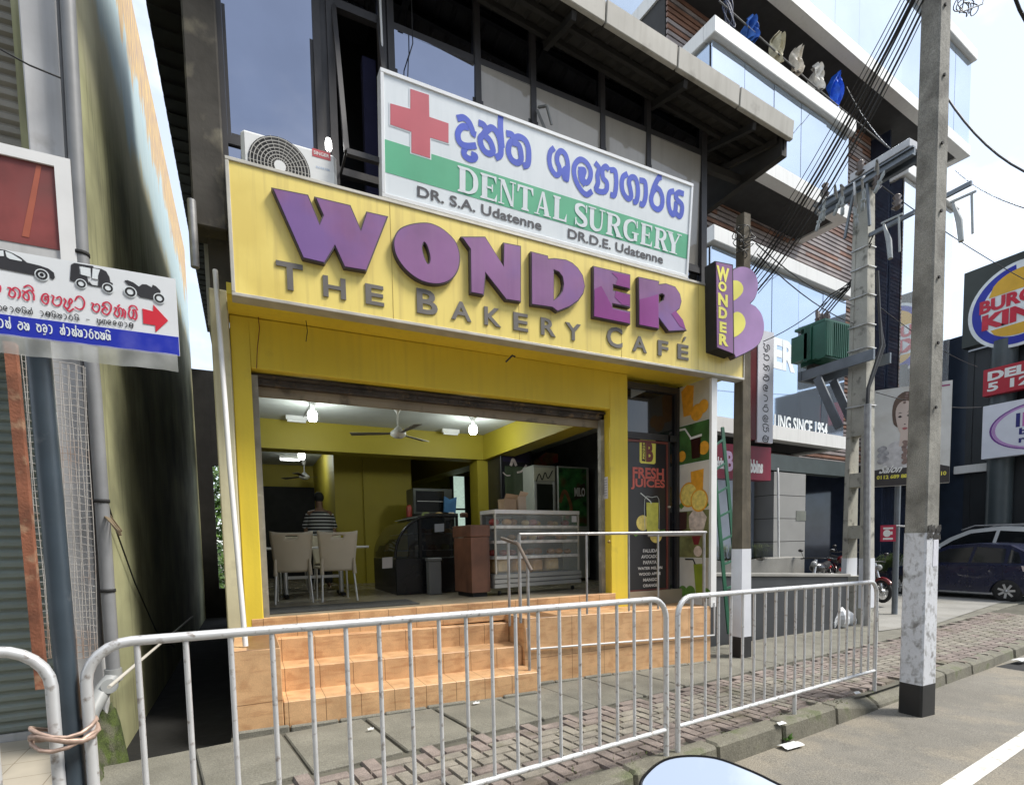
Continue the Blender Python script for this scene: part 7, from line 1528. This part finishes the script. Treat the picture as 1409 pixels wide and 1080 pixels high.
def car(name, label, x0, y0, zg, Lc, Wc, Hc, paint, roofrail=False):
    """side profile in (l, z), l from the rear bumper forwards along +Y; left side faces -X"""
    t = thing(name, label, 'car', (x0 + Wc / 2, y0 + Lc / 2, zg)); sc, hs = Lc / 3.9, Hc / 1.52
    lw = [(.02, .42), (.0, .62), (.06, .95), (.35, 1.0), (1.2, .98), (2.3, .95), (3.0, .90), (3.6, .80), (3.86, .62), (3.9, .40), (3.85, .24)]
    def arch(c, r=.36): return [(c + r * math.cos(a), .24 + r * math.sin(a)) for a in [math.pi * k / 10 for k in range(11)]]
    prof = lw + arch(3.12) + arch(.62) + [(.08, .26)]
    # lower body: three slices in x give rounded flanks
    g = MB(); n = len(prof); vs = []
    for fx, inset in ((0, .05), (.05, .0), (.5, -.0), (.95, .0), (1, .05)):
        for l, z in prof:
            k = inset if z > .3 else inset * .5
            vs.append((x0 + Wc * fx, y0 + (l + (k if l < .5 else -k if l > 3.4 else 0)) * sc, zg + (z - (k * .5 if z > .7 else 0)) * hs))
    fs = [(j * n + i, j * n + (i + 1) % n, (j + 1) * n + (i + 1) % n, (j + 1) * n + i) for j in range(4) for i in range(n)]
    g.add(vs, [q[::-1] for q in fs], False)
    bm_tri = [tuple(range(n)), tuple(range(5 * n - 1, 4 * n - 1, -1))]; g.add([vs[i] for i in range(n)], [tuple(range(n))]); g.add([vs[4 * n + i] for i in range(n)], [tuple(range(n - 1, -1, -1))])
    b = g.build('body', paint, t)
    cab = [(.14, .97), (.32, 1.30), (.62, 1.47), (1.3, 1.52), (2.0, 1.46), (2.45, 1.28), (3.02, .93)]
    g = MB(); m = len(cab); vs = []
    for fx, ins in ((.04, 0), (.10, 1), (.90, 1), (.96, 0)):
        for l, z in cab: vs.append((x0 + Wc * (fx + (.05 * (z - .95) / .55 if fx < .5 else -.05 * (z - .95) / .55)), y0 + l * sc, zg + (z + (.0 if not ins else .012 * (z > 1.2))) * hs))
    g.add(vs, [(j * m + i + 1, j * m + i, (j + 1) * m + i, (j + 1) * m + i + 1) for j in range(3) for i in range(m - 1)], False); g.add([vs[i] for i in range(m)], [tuple(range(m))]); g.add([vs[3 * m + i] for i in range(m)], [tuple(range(m - 1, -1, -1))]); g.build('cabin', paint, t)
    def side(pts, d, nm, mm):
        g = MB(); q = [Vector((x0 + Wc * (.04 + .05 * (z - .95) / .55) - d, y0 + l * sc, zg + z * hs)) for l, z in pts]; g.prism(q, (.004, 0, 0)); return g.build(nm, mm, t)
    mg = mat('car_window', (.012, .014, .016), .04, spec=.8)
    side([(.36, 1.02), (.44, 1.28), (.60, 1.36), (.66, 1.02)], .006, 'quarter_window', mg); side([(.72, 1.02), (.70, 1.38), (1.32, 1.43), (1.42, 1.02)], .006, 'rear_window', mg); side([(1.50, 1.02), (1.40, 1.43), (1.95, 1.38), (2.35, 1.22), (2.72, 1.0)], .006, 'front_window', mg)
    g = MB(); g.hexa([Vector((x0 + Wc * fx, y0 + l * sc - .012, zg + z * hs)) for l, z in ((.17, 1.01), (.35, 1.36)) for fx in (.16, .84)][:0] or [Vector((x0 + Wc * .14, y0 + .15 * sc, zg + 1.02 * hs)), Vector((x0 + Wc * .86, y0 + .15 * sc, zg + 1.02 * hs)), Vector((x0 + Wc * .86, y0 + .17 * sc, zg + 1.02 * hs)), Vector((x0 + Wc * .14, y0 + .17 * sc, zg + 1.02 * hs)), Vector((x0 + Wc * .2, y0 + .29 * sc, zg + 1.30 * hs)), Vector((x0 + Wc * .8, y0 + .29 * sc, zg + 1.30 * hs)), Vector((x0 + Wc * .8, y0 + .33 * sc, zg + 1.30 * hs)), Vector((x0 + Wc * .2, y0 + .33 * sc, zg + 1.30 * hs))]); g.build('tailgate_window', mg, t)
    for fx in (0, 1):
        g = MB(); xx = x0 + Wc * (.0 if fx == 0 else 1); s = -1 if fx == 0 else 1; g.prism([Vector((xx + s * .012, y0 + l * sc, zg + z * hs)) for l, z in ((.03, .74), (.0 + .02, .93), (.34, .96), (.30, .82))], (-s * .03, 0, 0)); g.build('tail_light', mat('tail_light', (.55, .48, .46), .15, var=.2, scale=10), t)
    for l in (.86, 1.95):
        g = MB(); g.bar((x0 - .022, y0 + l * sc, zg + .86 * hs), (x0 - .022, y0 + (l + .17) * sc, zg + .86 * hs), .025, .022); g.build('door_handle', paint, t)
    g = MB()
    for l in (.70, 1.46, 2.66): g.bar((x0 - .0015, y0 + l * sc, zg + .34 * hs), (x0 - .0015, y0 + (l + .02) * sc, zg + .97 * hs), .006, .006, (0, 1, 0))
    g.build('door_gap', m_black, t)
    g = MB(); g.ell((x0 - .10, y0 + 2.62 * sc, zg + 1.03 * hs), (.10, .05, .07), 12, 8); g.build('door_mirror', paint, t)
    for l in (.62, 3.12):
        for fx, nx in ((.09, Vector((-1, 0, 0))), (Wc - .09, Vector((1, 0, 0)))): 
            w = bpy.data.objects.new('wheel', None); COL.objects.link(w); w.parent = t; w.location = Vector((x0 + fx, y0 + l * sc, zg + .30)) - origin(t); wheel(w, Vector((x0 + fx, y0 + l * sc, zg + .31)), .31, .19, nx)
    if roofrail:
        for fx in (.12, .88): MB().tube([(x0 + Wc * fx, y0 + .55 * sc, zg + 1.48 * hs), (x0 + Wc * fx, y0 + .8 * sc, zg + 1.56 * hs), (x0 + Wc * fx, y0 + 1.9 * sc, zg + 1.56 * hs), (x0 + Wc * fx, y0 + 2.2 * sc, zg + 1.46 * hs)], .02, 6).build('roof_rail', mat('rail_grey', (.3, .3, .3), .4), t)
    return t
yw = atx(1384, 826, 17.6).y
car('parked_car', 'dark blue hatchback parked nose in at the right edge', 17.6, yw - .62, -.24, 3.9, 1.68, 1.55, mat('navy_car_paint', (.005, .009, .036), .28, var=.1, coat=.3, spec=.5))
car('parked_car', 'white car with roof rails parked behind the dark blue hatchback', 20.4, yw - .2, -.24, 4.5, 1.8, 2.02, mat('white_car_paint', (.62, .64, .64), .25, var=.04, coat=.6), True)
# ---------------------------------------------------------------- motorcycles
def motorbike(label, c, rz, paint):
    t = thing('motorcycle', label, 'motorcycle', c, 'motorcycles parked by the dark entrance'); b = Vector(c)
    ca2, sa2 = math.cos(rz), math.sin(rz); f = lambda x, y, z: b + Vector((x * ca2 - y * sa2, x * sa2 + y * ca2, z)); ax = Vector((-sa2, ca2, 0))
    mk = mat('bike_black', (.018, .018, .02), .4); mc = mat('bike_chrome', (.5, .5, .5), .25, metal=.8)
    for x in (-.62, .62):
        g = MB(); g.tube([f(x + .25 * math.cos(a), 0, .29 + .25 * math.sin(a)) for a in [2 * math.pi * k / 20 for k in range(20)]], .045, 8, closed=True); w = g.build('wheel', mat('tyre_rubber', (.02, .02, .02)), t)
        g = MB(); g.lathe(f(x, 0, .29) - ax * .04, [(.05, 0), (.05, .08)], 10, ax)
        for k in range(8): a = 2 * math.pi * k / 8; g.tube([f(x, 0, .29), f(x + .22 * math.cos(a), 0, .29 + .22 * math.sin(a))], .006, 4)
        g.build('spokes', mc, w)
        g = MB(); g.tube([f(x + .31 * math.cos(a), 0, .29 + .31 * math.sin(a)) for a in [math.radians(q) for q in (range(40, 150, 15) if x > 0 else range(30, 165, 15))]], [.05] * (8 if x > 0 else 9), 8); g.build('mudguard', paint, t)
    g = MB(); g.tube([f(.62, 0, .29), f(.42, 0, .80), f(.36, 0, .98)], .035, 8); g.build('fork', mc, t)
    g = MB(); g.tube([f(.30, -.34, 1.0), f(.38, -.18, 1.02), f(.38, .18, 1.02), f(.30, .34, 1.0)], .015, 6); g.build('handlebar', mk, t)
    for s in (-1, 1):
        g = MB(); g.tube([f(.36, s * .26, 1.02), f(.34, s * .32, 1.16)], .006, 5); g.ell(f(.33, s * .34, 1.2), (.06, .06, .04), 10, 6); g.build('mirror', mk, t)
    g = MB(); g.ell(f(.5, 0, .88), (.07, .07, .075), 12, 8); g.build('headlight', mat('headlight_lens', (.35, .36, .36), .15), t)
    g = MB(); g.ell(f(.14, 0, .78), (.27, .15, .13), 14, 9); g.build('fuel_tank', paint, t)
    g = MB(); g.tube([f(-.02, 0, .79), f(-.3, 0, .76), f(-.72, 0, .84)], [.11, .12, .08], 10); g.build('seat', mk, t)
    g = MB(); g.ell(f(.02, 0, .42), (.2, .13, .18), 12, 8); g.tube([f(.1, .12, .36), f(-.3, .15, .28), f(-.75, .16, .36)], .035, 8); g.build('engine', mc, t)
    g = MB(); g.tube([f(.36, 0, .85), f(.25, 0, .5), f(-.1, 0, .3), f(-.62, 0, .29)], .03, 6); g.tube([f(-.62, .09, .3), f(-.45, .09, .72)], .02, 6); g.build('frame', mk, t)
    g = MB(); g.ell(f(-.80, 0, .76), (.05, .08, .05), 10, 6); g.build('tail_lamp', mat('lamp_red', (.5, .02, .02), .2), t)
    return t
mp1 = PM.sh(.9).p(1128, 782); mp2 = PM.sh(-.6).p(1152, 776)
motorbike('black motorcycle behind the charcoal wall, left of the pale pole', (mp1.x, mp1.y, .05), math.radians(200), mat('bike_paint_black', (.02, .02, .022), .25, coat=.5))
motorbike('dark red motorcycle standing close behind the pale pole', (mp2.x + .2, mp2.y, .10), math.radians(235), mat('bike_paint_red', (.08, .006, .008), .25, coat=.5))
mp3 = PM.sh(1.0).p(1185, 800); motorbike('red motorcycle with a box, right of the pale pole openings', (mp3.x + .1, mp3.y, -.1), math.radians(250), mat('bike_paint_red2', (.16, .01, .014), .25, coat=.5))
# ---------------------------------------------------------------- motorcycle mirror in the foreground
mt = thing('rear_view_mirror', 'rounded black rimmed motorcycle mirror poking up at the bottom edge', 'mirror', at(970, 1110, .60))
c = at(976, 1098, .62); r0 = ray(976, 1098).normalized(); nv = (ZV * .86 - r0 * .62 + Vector((-.10, -.1, 0))).normalized()
uu = r_ - nv * r_.dot(nv); uu = (uu.normalized() * 1.0 + Vector((0, 0, 0))).normalized(); vv = nv.cross(uu)
PMi = Plane(c, uu, vv)
if PMi.n.dot(nv) < 0: PMi = Plane(c, uu, -vv)
sc_ = (c - CAM).length / FOC
out_ = [PMi.sh(0).ab(*p) for p in [(q.x, q.y) for q in smooth_path([(878, 1084), (888, 1064), (912, 1046), (945, 1040), (985, 1043), (1025, 1057), (1062, 1074), (1085, 1090), (1075, 1120), (1020, 1150), (940, 1150), (890, 1120)], 4, True)]]
cen = Vector((sum(a for a, b in out_) / len(out_), sum(b for a, b in out_) / len(out_)))
def rim(sc2, d): return [PMi.pt(cen.x + (a - cen.x) * sc2, cen.y + (b - cen.y) * sc2, d) for a, b in out_]
m_ = len(out_); g = MB(); rings = [rim(.93, .003), rim(.955, .007), rim(.99, .005), rim(1.0, -.004), rim(.96, -.016), rim(.7, -.032), rim(.3, -.04)]
for i in range(len(rings) - 1): g.add(rings[i] + rings[i + 1], [(k, (k + 1) % m_, m_ + (k + 1) % m_, m_ + k) for k in range(m_)], True)
g.add(rings[-1], [tuple(range(m_ - 1, -1, -1))]); g.build('housing', mat('mirror_housing', (.012, .012, .014), .3), mt)
g = MB(); g.add(rim(.935, .004), [tuple(range(m_))]); g.build('mirror_glass', mat('mirror_silver', (.80, .84, .88), .015, metal=1, var=0), mt)
g = MB(); g.tube([PMi.pt(cen.x, cen.y, -.035), PMi.pt(cen.x + .02, cen.y - .06, -.09), c + Vector((.06, -.12, -.32))], .008, 8); g.build('stem', m_black, mt)
# ---------------------------------------------------------------- litter and weeds along the kerb
random.seed(31)
def scrap(px, py, w, label, dz=.01, nm='paper_scrap'):
    c = gr(px, py, dz); g = MB(); o = random.random() * 6
    g.grid(lambda u, v: c + Vector(((u - .5) * w, (v - .5) * w * .5, .008 + .02 * abs(math.sin(5 * u + 3 * v + o)) * (1 - abs(2 * v - 1)))), 8, 4, smooth=False); return tag(g.build(nm, mat('litter_white', (.66, .67, .66), .7, var=.1)), label, 'litter')
scrap(1074, 996, .10, 'white scrap on the kerb edge below the right barrier'); scrap(1178, 954, .10, 'crumpled white scrap near the right foot of the barrier'); scrap(1088, 1026, .22, 'flat white paper strip lying in the gutter by the weed', -.16)
scrap(655, 968, .07, 'tiny white scrap beside the lowest step'); scrap(1404, 908, .25, 'white scrap beside the dark drain hole at the right edge', -.12)
scrap(510, 1004, .05, 'small white fleck on the paving slab before the steps')
t = thing('weed', 'small green weed growing from the kerb joint', 'plant', gr(1083, 1016, -.12)); g = MB(); c0_ = gr(1083, 1018, -.15)
for k in range(46):
    a = random.uniform(0, 6.28); l = random.uniform(.03, .09); d = Vector((math.cos(a), math.sin(a), random.uniform(.4, 1.5))).normalized(); e = d.cross(ZV).normalized() * l * .22; b = c0_ + Vector((random.uniform(-.03, .03), random.uniform(-.02, .02), .0))
    g.add([b, b + d * l * .5 + e, b + d * l, b + d * l * .5 - e], [(0, 1, 2, 3)])
g.build('leaves', mat('weed_green', (.10, .20, .04), .6, var=.4, scale=30), t); MB().tube([c0_, c0_ + ZV * .06], .004, 5).build('stem', mat('weed_green', (.1, .2, .04)), t)
g = MB()
for k in range(900):
    X = random.uniform(1.5, 6.0); Y = KX(X) + abs(random.gauss(.15, .10)); a = random.uniform(0, 6.28); l = random.uniform(.008, .028); d = Vector((math.cos(a), math.sin(a), random.uniform(.5, 1.6))).normalized(); e = d.cross(ZV).normalized() * l * .25
    if math.sin(X * 3.1) + math.sin(X * 7.3 + 1) < -.1: continue
    b = Vector((X, Y, gz(X) - .006)); g.add([b - e, b + e, b + d * l], [(0, 1, 2)])
tag(g.build('kerb_moss', mat('kerb_moss_green', (.09, .12, .03), .9, var=.5, scale=20)), 'moss and tiny weeds between the bricks along the kerb', 'moss', kind='stuff')
g = MB(); q = gr(1405, 916, -.17); g.box(q.x - .5, q.x + .6, q.y - .16, q.y + .16, gz(q.x) - .3, gz(q.x) - .168); tag(g.build('drain_grate', m_black), 'dark drain opening in the road at the right edge', 'drain')

tag(MB().tube([at(0, 68, 4.8), at(40, 90, 4.8), at(84, 108, 4.85)], .006, 5).build('drop_wire', m_cable), 'thin black wire across the pillar of the neighbouring shop above the red poster', 'wire')

# unseen blocks added across the street to close off low sky, also mirrored in glass
for x0, x1, h, lab, c in ((-30, -4.2, 11.0, 'long beige block added across the street behind the viewer to close off low sky, the lower of two', (.36, .33, .27)), (-3.8, 16, 12.6, 'tall grey block added across the street behind the viewer to close off low sky, the higher of two', (.30, .30, .29))):
    ob2 = thing('opposite_sky_block', lab, 'building', ((x0 + x1) / 2, -13, 0), 'blocks added across the street')
    MB().box(x0, x1, -20, -9.4, -.4, h).build('wall', mat('opposite_wall_%d' % int(h), c, .8, var=.1, scale=.4, streak=((.2, .18, .15), .4)), ob2)
    MB().box(x0 - .2, x1 + .2, -20.2, -9.0, h + .002, h + .3).build('roof', m_dark, ob2)
    n_ = int((x1 - x0) / 3.4)
    for i in range(n_):
        for j in range(3): MB().box(x0 + .9 + i * 3.4, x0 + 2.7 + i * 3.4, -9.5, -9.37, 1.0 + j * 3.5, 3.0 + j * 3.5).build('window', m_ng, ob2)
